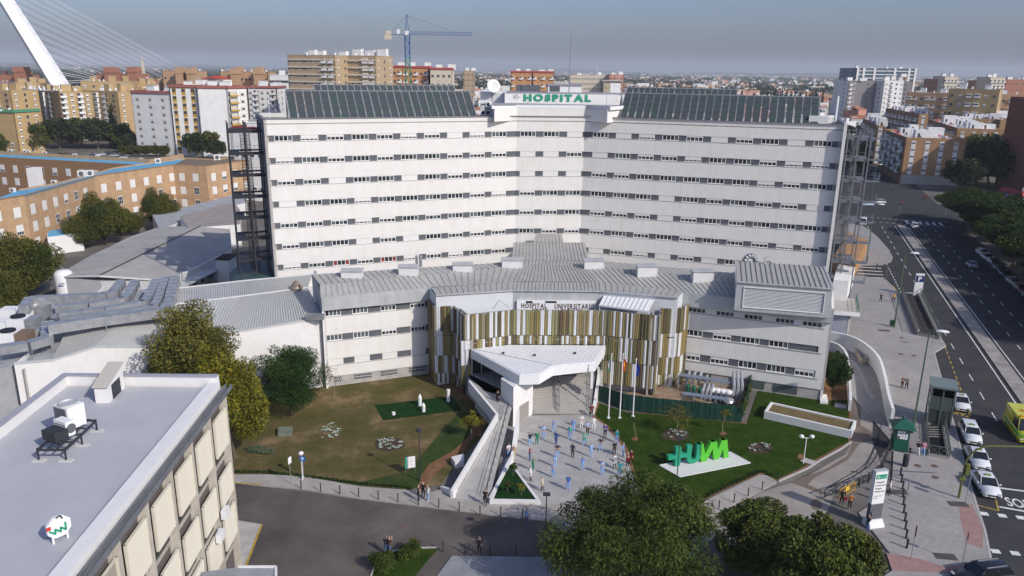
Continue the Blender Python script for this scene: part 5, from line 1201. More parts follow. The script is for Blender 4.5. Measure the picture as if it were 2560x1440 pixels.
for i,(a,b,Y,f,c,m,cn,lab)in enumerate((((939,166),(1006,168),500,8,5,'orange',1,'orange brick tower with dark red roof band just right of the beige towers'),((1008,168),(1072,170),505,8,5,'orange',1,'orange brick tower with dark red roof band behind the crane mast'),((1074,172),(1130,174),500,7,4,'cream',1,'cream and beige tower right of the crane mast'),((1158,176),(1185,177),900,6,3,'beige',0,'small lone beige tower far right of the crane'),((1277,180),(1330,181),640,6,5,'orange',1,'orange blocks with red roof frames, left half'),((1332,180),(1385,182),645,6,5,'orange',1,'orange blocks with red roof frames, right half'),((1425,187),(1520,188),900,6,14,'cream',0,'long cream slab block right of the antenna mast'),((1523,186),(1560,187),880,6,4,'salmon',0,'salmon coloured slab end beside the long cream block'))):
 building('apartment_block',lab,a,b,Y,Y,20,f,c,['balcony','dark']if m=='orange' else['dark'],CB[m],cornice=mat('red_roof_band',(.32,.05,.045),.8)if cn else None,side=2,roofs=2,top=CB['white'])
building('office_building','wide blue glass office building with white bands on the horizon',(2143,169),(2292,173),1150,1150,60,9,22,['plain','dark','dark'],CB['blue'],roofs=4,side=4,top=CB['white'],ww=4,wh=1.8)
P=WY(2143,169,1149.5); Q=WY(2292,173,1149.5); f_,l_=frame(V2(P),V2(Q)); mb=MB()
for z in range(8,int(P.z),5):mb.box(0,-.6,z,l_,-.1,z+1.2)
for x in(0,l_*.1,l_*.28,l_*.62,l_*.86,l_-3):mb.box(x,-1,0,x+3,-.1,P.z)
o=mb.build('white_band',CB['white'],[o for o in bpy.data.objects if o.name.startswith('office_building')][0]); o.matrix_basis=f_
for i,(a,b,Y0,Y1,f,c,m,kd,lab)in enumerate((((2104,200),(2122,202),690,672,9,2,'grey',['dark'],'grey blind flank left of the first white tower at right'),((2122,201),(2194,204),672,676,9,6,'white',['balcony','dark','framed'],'first white tower with scattered dark windows right of the cypress row'),((2194,202),(2212,203),690,665,9,2,'grey',['dark'],'grey blind flank between the two white towers at right'),((2212,200),(2262,203),660,662,9,4,'white',['framed','balcony','dark'],'second white tower right of the cypress row'),((2262,192),(2268,193),690,690,8,1,'orange',['balcony'],'narrow orange tower edge behind the second white tower'),((2311,196),(2362,198),820,800,6,5,'red',['dark'],'dark brown slab block left of the cream stepped block'),((2362,190),(2398,192),795,795,6,4,'cream',['balcony'],'cream stepped block with red roof parts on the right horizon'),((2422,200),(2478,202),800,780,6,5,'red',['dark'],'dark brown slab block right of the cream stepped block'),((2476,192),(2516,194),770,770,7,4,'cream',['balcony'],'cream block with red roof edges near the right photo edge'),((2516,198),(2600,200),790,790,6,7,'red',['dark'],'brown slab block cut by the right photo edge on the horizon'),((2268,231),(2375,232),560,545,5,7,'tan',['glazed','balcony','dark'],'tan block with white balconies left of the olive brick block'),((2373,221),(2500,224),470,455,6,6,'ochre2',['dark','plain','glazed','glazed','plain','dark'],'tall olive brick block with white glazed centre at right'),((2484,234),(2620,238),500,490,5,7,'tan',['glazed','dark'],'tan block with white balconies at the right photo edge'))):
 building('apartment_block',lab,a,b,Y0,Y1,22,f,c,kd,CB[m],roofs=2,side=2,top=CB['white'],cornice=None,group='apartment blocks at the right')
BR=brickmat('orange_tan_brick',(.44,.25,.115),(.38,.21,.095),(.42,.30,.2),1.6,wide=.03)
BRd=mat('shaded_side_brick',(.26,.15,.09),.9,var=.1,scale=.5)  # side walls face away from the sun; that shade is in this colour
def brick_block(label,fl,fr,bl,z1,strips,floors=5,group='brick apartment blocks beyond the avenue',base=0):
 p,q,s=V2(W(*fl,z1)),V2(W(*fr,z1)),V2(W(*bl,z1)); t=thing('brick_block',label,'building',group=group)
 d=s-p; e_=Vector((d.y,-d.x)).normalized(); rr_=V2(ray(*fr)).normalized(); k_=(p.y*rr_.x-p.x*rr_.y)/(e_.x*rr_.y-e_.y*rr_.x); q=p+e_*abs(k_); q2=q+d
 f_,l_=frame(p,q); mb=MB(); mb.box(0,0,base,l_,.4,z1); mb.build('wall',BR,t).matrix_basis=f_
 mb=MB(); mb.box(0,.05,0,l_,.38,max(base,.5)); mb.build('ground_floor_wall',M_conc,t).matrix_basis=f_
 n=strips; fh=(z1-base-1.5)/floors
 for i in range(n):
  x=l_*(i+.62)/(n+.3)-.8
  for k in range(floors):
   z=base+.3+k*fh
   mb=MB(); mb.box(x,-.06,z,x+1.5,.0,z+fh*.48); mb.build('white_panel',CB['white'],t).matrix_basis=f_
   inst('window',far_window('blind' if rc.random()<.5 else 'plain',1.5,fh*.48),t,M=f_@T3((x,0,z+fh*.5)))
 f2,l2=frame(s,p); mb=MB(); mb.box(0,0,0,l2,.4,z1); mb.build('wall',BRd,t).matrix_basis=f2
 m=max(2,int(l2/8))
 for j in range(m):
  for k in range(floors):
   z=base+.6+k*fh; w_=4.2
   inst('balcony',far_window('glazed' if(j+k)%2 else 'balcony',w_,2.0),t,M=f2@T3((l2*(j+.5)/m-w_/2,-.01,z)))
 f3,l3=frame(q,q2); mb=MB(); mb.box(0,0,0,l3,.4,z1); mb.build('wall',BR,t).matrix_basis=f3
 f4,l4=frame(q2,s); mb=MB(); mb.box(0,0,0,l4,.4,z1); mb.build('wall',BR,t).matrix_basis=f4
 mb=MB(); mb.prism([tuple(x)for x in(p,q,q2,s)],z1-1.0,z1-.85); mb.build('roof_terrace',mat('white_roof_terrace',(.60,.56,.54),.8,var=.15,scale=.3),t)
 for k in range(int(l2/7)):
  x=l_*rc.uniform(.15,.7); y=l2*(k+rc.random())/int(l2/7); w_,d_,h_=rc.uniform(3,6),rc.uniform(2.5,5),rc.uniform(1.2,3)
  mb=MB(); mb.box(x,y,z1-.86,x+w_,y+d_,z1+h_); mb.box(x+.8,y-.04,z1-.7,x+1.6,y,z1+min(h_,1.2),1); mb.build('roof_room',[CB['white'],M_gw],t).matrix_basis=Matrix(((d.normalized().y,d.normalized().x,0,p.x),(-d.normalized().x,d.normalized().y,0,p.y),(0,0,1,0),(0,0,0,1)))
 mb=MB(); D_=d.normalized(); E_=(q-p).normalized()
 for k in range(26):
  pt=p+E_*l_*rc.uniform(.05,.9)+D_*l2*rc.uniform(.02,.95); s_=rc.uniform(.3,.9); mb.box(pt.x,pt.y,z1-.84,pt.x+s_,pt.y+s_*.5,z1-.84+s_*1.6,rc.choice([0,0,1,2]))
 tag(mb.build('roof_clutter',[CB['white'],mat('pink_laundry',(.55,.10,.18),.8),M_grey],t),kind='stuff')
 return t
brick_block('nearest tan brick corner block across the junction, laundry on its white roof',(2265,343),(2417,355),(2208,322),17.3,4,5,base=3.4)
brick_block('tan brick block behind and right of the corner block, four white window strips',(2392,320),(2511,326),(2322,298),17.3,4,5)
brick_block('tan brick block left of the corner block, its narrow lit end beside the escape stair',(2194,314),(2212,315),(2158,296),17.3,1,5)
brick_block('long white roofed block behind the corner block, upper left',(2297,284),(2345,288),(2215,270),17,2,4)
brick_block('long white roofed block behind the corner block, upper right',(2425,296),(2530,300),(2360,278),17,3,4)
brick_block('white roofed block far right, half behind the dark red tower',(2500,300),(2600,304),(2440,288),17,2,4)
building('tall_brick_building','tall dark red brick building cut off by the right photo edge',(2527,242),(2620,246),284,262,25,1,1,['dark'],CB['dkred'],roofs=0,side=1,skips=1)
t=building('kiosk_building','small white building with red roof at the right edge beyond the trees',(2556,488),(2610,490),196,196,9,2,2,['dark'],CB['white'],cornice=mat('red_metal_roof',(.40,.04,.04),.6),roofs=0,side=2)
HM=[]
for k in range(9):
 mb=MB(); w_,d_,h_=rc.uniform(9,20),rc.uniform(9,16),rc.uniform(6,12)
 mb.box(0,0,0,w_,d_,h_,0); mb.box(.3,.3,h_,w_-.3,d_-.3,h_+.02,1); mb.box(0,-.1,h_-.2,w_,0.0,h_+.9,0)
 for i in range(rc.choice([1,2,3])):
  x=rc.uniform(0,w_-4); y=rc.uniform(1,d_-4); mb.box(x,y,h_+.02,x+rc.uniform(2,4),y+3,h_+rc.uniform(1.5,3.5),0)
 for z in range(1,int(h_/3)+1):
  for i in range(int(w_/3)):mb.box(1+i*3,-.06,z*3-2.2,2.3+i*3,0,z*3-.8,2)
 if k%3==0:mb.add([(0,-.3,h_+.9),(w_,-.3,h_+.9),(w_,d_*.5,h_+3),(0,d_*.5,h_+3)],[(0,1,2,3)],3)
 HM.append(mb.mesh('townhouse',[[CB['white'],CB['white'],CB['cream'],CB['white'],CB['ochre'],CB['white'],CB['salmon'],CB['white'],CB['tan']][k],M_rt,M_gw,mat('terracotta_roof',(.38,.17,.10),.9,var=.15,scale=.5)]))
cand=[]
for r_ in range(11):
 Y=330+r_*62
 for c_ in range(40):
  x=-160+c_*22+rc.uniform(-5,5)+(Y-330)*.12;
  cand.append((x,Y+rc.uniform(-14,14)))
def pix(x,y,z=0):
 q=Vector((x,y,z))-O; zc=q.dot(_f); return CXP+F_PX*q.dot(CR)/zc,CYP-F_PX*q.dot(CU)/zc
cnt=0; shades=['white','white','cream','white with tiled slope','ochre','white','salmon','white','tan']
for x,y in cand:
 px,py=pix(x,y,8)
 if px<1120 or px>2640 or cnt>=235:continue
 if 2080<px<2560 and y<470:continue
 if px<2050 and y<400:continue
 if 1780<px<2080 and y<600 and rc.random()<.3:continue
 if rc.random()<.22:continue
 k=rc.randrange(9); o=inst('townhouse',HM[k if k%3==0 else rc.choice([k,1,3,5])],loc=(x,y,0),rz=rc.choice([0,.1,-.2,.35,.5])+rc.uniform(-.06,.06))
 lmk=[l_ for x_,l_ in((1200,'the satellite dish'),(1300,'the left end of the HOSPITAL sign'),(1400,'the white roof cabin'),(1480,'the antenna mast'),(1570,'the stained roof tower'),(1700,'the rear right solar array'),(1830,'the middle of the right solar array'),(1960,'the right part of the right solar array'),(2060,'the end of the right solar array'),(2130,'the small roof hut'),(2250,'the two white towers'),(2400,'the corner brick block'),(9999,'the olive brick block'))if px<x_][0]
 tag(o,f'{shades[HM.index(o.data)]} flat roofed town house, {ordn(int((y - 330) // 31 + 1))} row, beyond {lmk}','house','town houses behind the hospital'); cnt+=1
mb=MB()
def add_city(n,y0,y1,xf,hmin,hmax):
 for i in range(n):
  y=y0*(y1/y0)**rc.random(); x=rc.uniform(-xf,xf)*y; w_,d_,h_=rc.uniform(8,34),rc.uniform(8,26),rc.uniform(hmin,hmax)
  px,py=pix(x,y)
  if px<1080 and(y<3500 or rc.random()<.6):continue
  mb.box(x,y,0,x+w_,y+d_,h_,rc.choice([0,0,1,1,2,3,3,4]))
  if rc.random()<.5:mb.box(x+w_*.2,y+2,h_,x+w_*.2+4,y+6,h_+3,0)
add_city(900,950,2600,.75,6,13); add_city(1100,2300,9000,.75,6,12)
tag(mb.build('distant_city',[CB['white'],CB['cream'],CB['salmon'],CB['tan'],CB['grey']]),'far city roofs thinning out towards the horizon','city',kind='stuff')
# ================================================================ bridge pylon with cables, crane, pylon tower
br=thing('cable_stayed_bridge','leaning white bridge pylon with paired cables sweeping down to the right','bridge')
YB=620
b0,b1=WY(146,207,YB),WY(186,207,YB); t0,t1=WY(-68,-100,YB),WY(-40,-100,YB)
b0.z-=18; b1.z-=18; dpt=Vector((0,9,0))
mb=MB(); mid0=(b0+b1)/2+Vector((0,-7,0)); midt=(t0+t1)/2+Vector((0,-4,0))
vs=[b0,mid0,b1,b1+dpt,b0+dpt,t0,midt,t1,t1+dpt*.6,t0+dpt*.6]
mb.add(vs,[(0,1,6,5),(1,2,7,6),(2,3,8,7),(3,4,9,8),(4,0,5,9),(5,6,7,8,9),(4,3,2,1,0)])
o=mb.build('pylon',mat('bridge_white',(.80,.80,.80),.6,var=.03,scale=.1),br); bmx=bmesh.new(); bmx.from_mesh(o.data); bmesh.ops.recalc_face_normals(bmx,faces=bmx.faces); bmx.to_mesh(o.data); bmx.free()
M_cab=mat('cable_white',(.75,.77,.80),.5)
lo=[(222+i*23.0,203-i*1.2+max(0,i-8)*2)for i in range(13)]
for i in range(13):
 tt=.10+.072*i; up_=b1.lerp(t1,tt*.93+.08)+Vector((0,3,0)); l0=WY(lo[i][0],lo[i][1],YB+12+i*22)
 for s_ in(-1,1):mb=MB(); off_=Vector((0,0,s_*.75)); mb.tube(l0+off_*1.2,up_+off_,.17,4); mb.build('cable',M_cab,br)
dk0=WY(176,207,YB+10); mb=MB(); dk1=WY(520,203,YB+320); mb.beam((dk0.x,dk0.y,6),(dk1.x,dk1.y,6),16,3); mb.build('deck',M_conc,br)
a=WY(360,192,700); h_=WY(357,133,700).z; t=thing('broadcast_tower','slim pale lattice tower seen through the bridge cables','tower',loc=(a.x,700,0))
mb=MB(); mb.tube((0,0,8),(0,0,h_-6),2.6,4,r2=1.0); mb.tube((0,0,h_-6),(0,0,h_),.35,4); mb.box(-4,-2,0,26,6,14); mb.build('shaft',CB['cream'],t)
YC=430
cb_,ct_=WY(1021,230,YC),WY(1018,88,YC); cr=thing('tower_crane','blue and green tower crane with long jib above the hospital roof','crane',loc=(cb_.x,YC,0))
Hc=ct_.z; M_cbl=mat('crane_blue',(.03,.09,.32),.6); M_cgr=mat('crane_green',(.02,.22,.12),.6)
def lattice(mb,z0,z1,hw,step):
 for sx in(-1,1):
  for sy in(-1,1):mb.beam((sx*hw,sy*hw,z0),(sx*hw,sy*hw,z1),.28,.28,up=(0,1,0))
 z=z0; s_=1
 while z<z1-step*.5:
  for sy in(-1,1):mb.beam((-hw*s_,sy*hw,z),(hw*s_,sy*hw,z+step),.16,.16,up=(0,1,0)); mb.beam((-hw,sy*hw,z),(hw,sy*hw,z),.14,.14,up=(0,1,0))
  for sx in(-1,1):mb.beam((sx*hw,-hw*s_,z),(sx*hw,hw*s_,z+step),.16,.16)
  s_=-s_; z+=step
zg=WY(1020,143,YC).z
mb=MB(); lattice(mb,0,zg,1.25,2.4); mb.build('mast_section',M_cgr,cr); mb=MB(); lattice(mb,zg,Hc,1.25,2.4); mb.build('mast_section',M_cbl,cr)
topz=WY(1017,36,YC).z
mb=MB(); mb.box(-1.0,-1.0,Hc,1.0,1.0,Hc+2.2); mb.build('slewing_cab',M_paint,cr)
mb=MB();
for sx in(-1,1):mb.beam((sx*.9,0,Hc+2),(sx*.15,0,topz),.22,.22,up=(0,1,0))
for k in range(6):z=Hc+2+(topz-Hc-2)*k/6; w_=.9-.75*k/6; mb.beam((-w_,0,z),(w_,0,z+1.2),.15,.15,up=(0,1,0))
mb.build('apex',M_cbl,cr)
Jx=WY(1180,84,YC).x-cb_.x; mb=MB(); jz=Hc+.3
for yy,zz in((-.7,0),(.7,0),(0,1.5)):mb.beam((1,yy,jz+zz),(Jx,yy,jz+zz),.16,.16)
n=26; st=(Jx-1)/n
for k in range(n):x=1+k*st; mb.beam((x,-.7,jz),(x+st/2,0,jz+1.5),.1,.1); mb.beam((x+st/2,0,jz+1.5),(x+st,-.7,jz),.1,.1); mb.beam((x,-.7,jz),(x,.7,jz),.1,.1)
mb.build('jib',M_cbl,cr)
Kx=WY(964,84,YC).x-cb_.x; mb=MB(); mb.beam((-1,-.6,jz),(Kx,-.6,jz),.2,.25); mb.beam((-1,.6,jz),(Kx,.6,jz),.2,.25); mb.build('counter_jib',M_cbl,cr)
mb=MB(); mb.box(Kx-.5,-1,jz-2.6,Kx+3.2,1,jz-.2); mb.box(Kx+.2,-1,jz-.1,Kx+3,1,jz+1.8); mb.build('counterweight',CB['cream'],cr)
mb=MB(); mb.box(Kx+6.0,-.05,jz+.3,Kx+7.6,.05,jz+2.6); mb.build('sign_board',M_paint,cr)
mb=MB()
for x in(Kx+2,Jx*.35,Jx*.75):mb.tube((0,0,topz-.4),(x,0,jz+(1.5 if x>0 else.2)),.06,4)
mb.tube((Jx*.2,0,jz-.3),(Jx*.2,0,jz-3),.05,4); mb.build('pendant_line',M_dark,cr)
# ================================================================ near left building
nb=thing('louvred_office_building','near left building with grey flat roof, white parapet and cream louvred shade panels','building')
n0,n1=Vector((-20.55,24.5)),Vector((-22.33,54.99)); n3=Vector((-34.4,54.85)); n2=Vector((-32.6,24.5))
nd=(n1-n0).normalized(); NF,NL=frame(n0,n1)
RZ=16.2; PT=17.0
M_rf=mat('pale_lilac_roof_membrane',(.44,.445,.47),.85,var=.045,scale=.35,bump=.05,bscale=10)
mb=MB(); mb.prism([tuple(p)for p in(n0+Vector((-.9,0)),n1+Vector((-1.0,-.5)),n3+Vector((.3,-.5)),n2)],0,RZ); mb.build('roof_slab',[M_rf],nb)
mb=MB()
f_,l_=frame(n3,n1)
def par_wall(p,q,th,z0,z1,m=M_whiter,nm='parapet'):f_,l_=frame(p,q); mb=MB(); mb.box(0,0,z0,l_,th,z1); mb.build(nm,m,nb).matrix_basis=f_
par_wall(n1+Vector((-.2,0)),n3,.35,0,PT); par_wall(n3,n2,.4,0,PT)
par_wall(n0,n1+Vector((-.02,-.35)),.9,15.5,RZ+.38,M_whiter)
mb=MB(); mb.beam((*(n1+Vector((-.2,-.18))),PT+.03),(*(n3+Vector((0,-.18))),PT+.03),.5,.06); mb.beam((*(n3+Vector((.2,0))),PT+.032),(*(n2+Vector((.2,0))),PT+.032),.55,.06); mb.build('coping',mat('lilac_grey_coping',(.36,.36,.40),.6),nb)
mb=MB(); mb.box(-1,-.62,15.75,NL+.25,-.05,15.83); mb.box(-1,-.66,15.83,NL+.25,-.58,16.15); mb.box(-1,-.3,16.0,NL,-.2,16.25); o=mb.build('zinc_gutter',mat('dull_zinc_gutter',(.24,.25,.27),.5,metal=.4,var=.15,scale=1),nb); o.matrix_basis=NF
M_sp=mat('aggregate_spandrel',(.155,.135,.125),.95,var=.18,scale=6,bump=.3,bscale=30); M_pil=mat('cream_concrete_pilaster',(.50,.46,.39),.85,var=.1,scale=1.2,stain=.12)
M_lv=mat('cream_louvre',(.66,.62,.52),.7,var=.06,scale=1.2,stain=.08)
mb=MB(); mb.box(-1,.0,0,NL,.4,15.7); mb.build('facade_wall',M_sp,nb).matrix_basis=NF
for k in range(9):
 x=NL-.42-k*3.78
 mb=MB(); mb.box(x-.22,-.3,0,x+.22,-.0,15.74); mb.build('pilaster',M_pil,nb).matrix_basis=NF
 mb=MB(); mb.box(x-.75,-.12,0,x-.45,-.0,15.74); mb.build('pilaster',M_pil,nb).matrix_basis=NF
 if k<8:
  for fl,(zt,zb_)in enumerate(((14.85,11.8),(10.15,7.65),(6.7,3.9))):
   x0,x1=x-3.35,x-.55
   if x0<-3:continue
   mb=MB(); mb.box(x0,-.46,zb_,x0+.06,-.30,zt); mb.box(x1-.06,-.46,zb_,x1,-.30,zt); mb.box(x0,-.46,zt-.05,x1,-.3,zt); mb.box(x0,-.46,zb_,x1,-.3,zb_+.05)
   mb.box(x0,-.31,zb_+.05,x1,-.28,zt-.05,1)
   o=mb.build('shade_panel',[M_lv,mat('louvre_shadow_gap',(.36,.33,.27),.8)],nb); o.matrix_basis=NF
   n=int((zt-zb_)/.2); key=('lv',fl)
   if key not in panel_me:
    m2=MB(); m2.add([(.06,-.44,.0),(2.74,-.44,.0),(2.74,-.33,.11),(.06,-.33,.11),(.06,-.44,-.015),(2.74,-.44,-.015)],[(0,1,2,3),(4,5,1,0)]); panel_me[key]=m2.mesh('louvre_slat',M_lv)
   for i in range(n):
    if k<5:inst('louvre_slat',panel_me[key],o,loc=(x0,0,zb_+.05+i*(zt-zb_-.1)/n))
   mb=MB(); mb.box(x0-.1,-.05,zb_-.9,x1+.3,-.0,zb_-.15); mb.build('window',M_glass,nb).matrix_basis=NF
   mb=MB(); mb.box(x0-.2,-.2,zb_-1.0,x1+.4,-.0,zb_-.9); mb.build('sill',M_pil,nb).matrix_basis=NF
mb=MB(); mb.box(NL-.3,-.05,0,NL+.02,.0,16); mb.build('corner_strip',M_pil,nb).matrix_basis=NF
for(k,z)in((1.2,7.2),(2.3,3.4),(1.6,6.2)):mb=MB(); mb.box(NL-k*3.78,-.9,z,NL-k*3.78+.9,-.5,z+.7); tag(mb.build('wall_air_conditioner',M_paint),{1.2:'air conditioner on a bracket at mid height of the louvred building',2.3:'lowest air conditioner hung on the louvred building',1.6:'air conditioner just below the middle louvred panels'}[k],'air conditioner').matrix_basis=NF
hb=thing('roof_hut','small white stair hut with sloping beige lid near the back parapet of the near roof','roof hut')
a,b,c,d=V2(W(240,1008,RZ)),V2(W(275,1007,RZ)),V2(W(312,968,RZ)),V2(W(278,968,RZ))
mb=MB(); mb.prism([tuple(a),tuple(b),tuple(c),tuple(d)],RZ-.1,[17.5,17.5,18.1,18.1]); mb.build('wall',M_whiter,hb)
cc=(a+b+c+d)/4; mb=MB(); P=[p+(p-cc)*.14 for p in(a,b,c,d)]
mb.add([(*P[0],17.47),(*P[1],17.47),(*P[2],18.12),(*P[3],18.12),(*P[0],17.57),(*P[1],17.57),(*P[2],18.22),(*P[3],18.22)],[(3,2,1,0),(4,5,6,7),(0,1,5,4),(1,2,6,5),(2,3,7,6),(3,0,4,7)]); mb.build('lid',mat('beige_lid',(.50,.47,.41),.8),hb)
f_,l_=frame(b,c); mb=MB(); mb.box(l_*.2,-.02,RZ,l_*.75,.0,17.35); mb.build('door',M_dark,hb).matrix_basis=f_
rk=thing('equipment_rack','dark steel rack carrying the outdoor units on the near grey roof','rack')
r0,r1,r2,r3=[V2(W(x,y,RZ))for x,y in((98,1152),(166,1152),(243,1078),(190,1072))]
mb=MB(); hz=RZ+.75
def L3(p,q,t):return Vector((*(p.lerp(q,t)),hz))
for p,q in((r0,r1),(r1,r2),(r2,r3),(r3,r0)):mb.beam((*p,hz),(*q,hz),.12,.12)
for t in(.25,.5,.72):mb.beam(L3(r0,r3,t),L3(r1,r2,t),.1,.1)
for t in(.33,.66):mb.beam(Vector((*(r0.lerp(r1,t)),hz)),Vector((*(r3.lerp(r2,t)),hz)),.07,.07)
for p in(r0,r1,r2,r3,r0.lerp(r3,.5),r1.lerp(r2,.5)):mb.beam((*p,RZ),(*p,hz+.12),.09,.09,up=(0,1,0))
mb.build('frame',M_dark,rk)
for p in(r0,r1,r2,r3,r1.lerp(r2,.5)):mb=MB(); mb.box(p.x-.4,p.y-.18,RZ,p.x+.4,p.y+.18,RZ+.08); mb.build('foot_pad',mat('pale_pad',(.55,.54,.52),.9),rk)
def acbox(label,p,w_,d_,h_,rz,top_fan=False,dark=False):
 t=thing('outdoor_unit',label,'air conditioner',loc=(p.x,p.y,hz+.07),rz=rz,group='outdoor units on the near roof rack')
 mb=MB(); mb.box(-w_/2,-d_/2,0,w_/2,d_/2,h_); mb.build('casing',M_dark if dark else M_paint,t)
 if top_fan:mb=MB(); mb.lathe([(w_*.42,h_),(w_*.42,h_+.1),(w_*.36,h_+.12),(w_*.34,h_+.02)],18); mb.build('fan_ring',M_zinc,t); mb=MB(); mb.box(-w_*.42,-d_/2-.02,.12,w_*.38,-d_/2,h_-.1); mb.build('grille',M_grey,t)
 elif not dark:mb=MB(); mb.tube((w_/2,.05,h_*.5),(w_/2+.02,.05,h_*.5),.32,16); mb.build('fan',M_grey,t); mb=MB(); [mb.box(-w_/2+.04,-d_/2-.012,h_*(.15+.12*i),w_/2-.04,-d_/2,h_*(.2+.12*i))for i in range(6)]; mb.build('slot',M_grey,t)
acbox('largest outdoor unit, white cube with a fan on top',r3.lerp(r2,.35)-Vector((.2,.9)),1.45,1.2,1.5,-.45,True)
acbox('middle white outdoor unit with side fan',r0.lerp(r2,.48)+Vector((-.1,.1)),1.15,.6,1.0,-.45)
acbox('low dark grey unit on the rack beside the white one',r0.lerp(r2,.36)+Vector((-.15,-.1)),1.3,.9,.65,-.45,False,True)
sg_=thing('roof_emblem_sign','octagonal white emblem sign with green zigzag and red mark on the near roof edge','sign'); a=W(152,1352,RZ)
sg_.location=(a.x,a.y,RZ); sg_.rotation_euler=(0,0,.95)
sh_=zat(160,1284,(a.x,a.y))-RZ
mb=MB(); n=8; R_=sh_*.42; vs=[]
for y_ in(-.09,.09):vs+=[(R_*math.cos(PI*2*(i+.5)/n),y_,sh_*.58+R_*math.sin(PI*2*(i+.5)/n))for i in range(n)]
mb.add(vs,[tuple(range(n)),tuple(range(2*n-1,n-1,-1))]+[((i+1)%n,i,i+n,(i+1)%n+n)for i in range(n)]); mb.build('panel',M_paint,sg_)
mb=MB();
for x in(-.35,.35):mb.beam((x,0,0),(x,0,sh_*.3),.1,.1,up=(0,1,0))
mb.build('post',M_paint,sg_)
mb=MB(); z0=sh_*.58
zz=[(-.5,.12),(-.22,-.15),(-.22,.12),(.05,-.15),(.05,.12),(.3,-.15),(.3,.3)]
for p,q in zip(zz,zz[1:]):mb.beam((p[0],-.11,z0+p[1]-.15),(q[0],-.11,z0+q[1]-.15),.09,.03,up=(0,1,0))
mb.build('zigzag',M_green,sg_)
mb=MB(); mb.box(-.62,-.115,z0+.02,-.4,-.095,z0+.22); mb.build('red_mark',mat('sign_red',(.55,.04,.03),.6),sg_)
mb=MB(); mb.beam((-.1,-.11,z0+.55),(.12,-.11,z0+.62),.07,.03,up=(0,1,0)); mb.beam((.12,-.11,z0+.62),(.2,-.11,z0+.4),.07,.03,up=(0,1,0)); mb.build('black_mark',M_black,sg_)
mb=MB(); P=[V2(W(x,y,6))for x,y in((430,1440),(596,1418),(690,1418),(695,1445),(690,1500),(420,1500))]; mb.prism([tuple(p)for p in P],5.6,6.0); o=mb.build('porch_roof',mat('porch_grey',(.30,.32,.34),.6,var=.1)); tag(o,'grey flat porch roof with white edge at the bottom left of the photo','porch roof')
mb=MB(); p=P[2]; q=P[4]; mb.prism([tuple(P[0]),tuple(P[2]),tuple(P[3]),tuple(P[4]),tuple(P[5])],0,5.6); mb.build('wall',M_whiter,o)
mb=MB(); mb.beam((*P[1],5.9),(*P[2],5.9),.15,.4); mb.beam((*P[2],5.9),(*P[4],5.9),.15,.4); mb.build('edge_trim',M_paint,o)
def totem(label,loc,rz,w_,h_,d_,base=True,s=1):
 t=thing('information_totem',label,'information sign',loc=loc,rz=rz)
 if base:mb=MB(); mb.add([(-w_*.62,-.75,0),(w_*.62,-.75,0),(w_*.62,.55,0),(-w_*.62,.55,0),(-w_*.55,-.35,.75),(w_*.55,-.35,.75),(w_*.55,.35,.75),(-w_*.55,.35,.75)],[(3,2,1,0),(4,5,6,7),(0,1,5,4),(1,2,6,5),(2,3,7,6),(3,0,4,7)]); mb.build('base',M_whiter,t)
 z0=.75 if base else 0
 mb=MB(); mb.box(-w_/2,-d_/2,z0,w_/2,d_/2,h_*.28+z0); mb.build('plinth_panel',M_grey,t)
 mb=MB(); mb.box(-w_/2,-d_/2,h_*.28+z0,w_/2,d_/2,h_); mb.build('panel',M_paint,t)
 mb=MB(); mb.box(-w_/2-.04,-d_/2-.02,h_,w_/2+.04,d_/2+.02,h_+.06); mb.build('cap',M_zinc,t)
 mb=MB(); mb.box(-w_*.44,-d_/2-.01,h_-.75*s,w_*.44,-d_/2,h_-.3*s); o=mb.build('green_band',M_green,t)
 mb=MB(); mb.beam((-w_*.34,-d_/2-.015,h_-.66*s),(-w_*.27,-d_/2-.015,h_-.4*s),.05,.01,up=(0,1,0)); mb.beam((-w_*.18,-d_/2-.015,h_-.66*s),(-w_*.26,-d_/2-.015,h_-.4*s),.05,.01,up=(0,1,0)); mb.build('emblem',M_paint,o)
 return t
a=W(2188,1322,0); tt_=totem('tall white information totem with green header on a sloping white base',(a.x,a.y+.6,.02),.22,1.25,5.6,.42)
M_txt=mat('totem_text_grey',(.06,.06,.065),.6)
for i,(tx,z,sz_)in enumerate((('Hospital',4.45,.26),('Universitario',4.15,.22),('Virgen',3.82,.26),('Macarena',3.52,.26),('Consultas externas',3.1,.11),('Urgencias',2.9,.11))):
 o=text_obj('lettering',tx,sz_,M_txt,T3((-.5,-.222,z))@WALLM,ext=.004,parent=tt_)
o=text_obj('lettering','Junta de Andalucia',.1,M_paint,T3((-.2,-.235,5.0))@WALLM,ext=.003,parent=tt_)
a=W(584,1400,0); totem('smaller white totem with green header beside the near building',(a.x,a.y,.1),.5,.8,3.1,.25,s=.6)
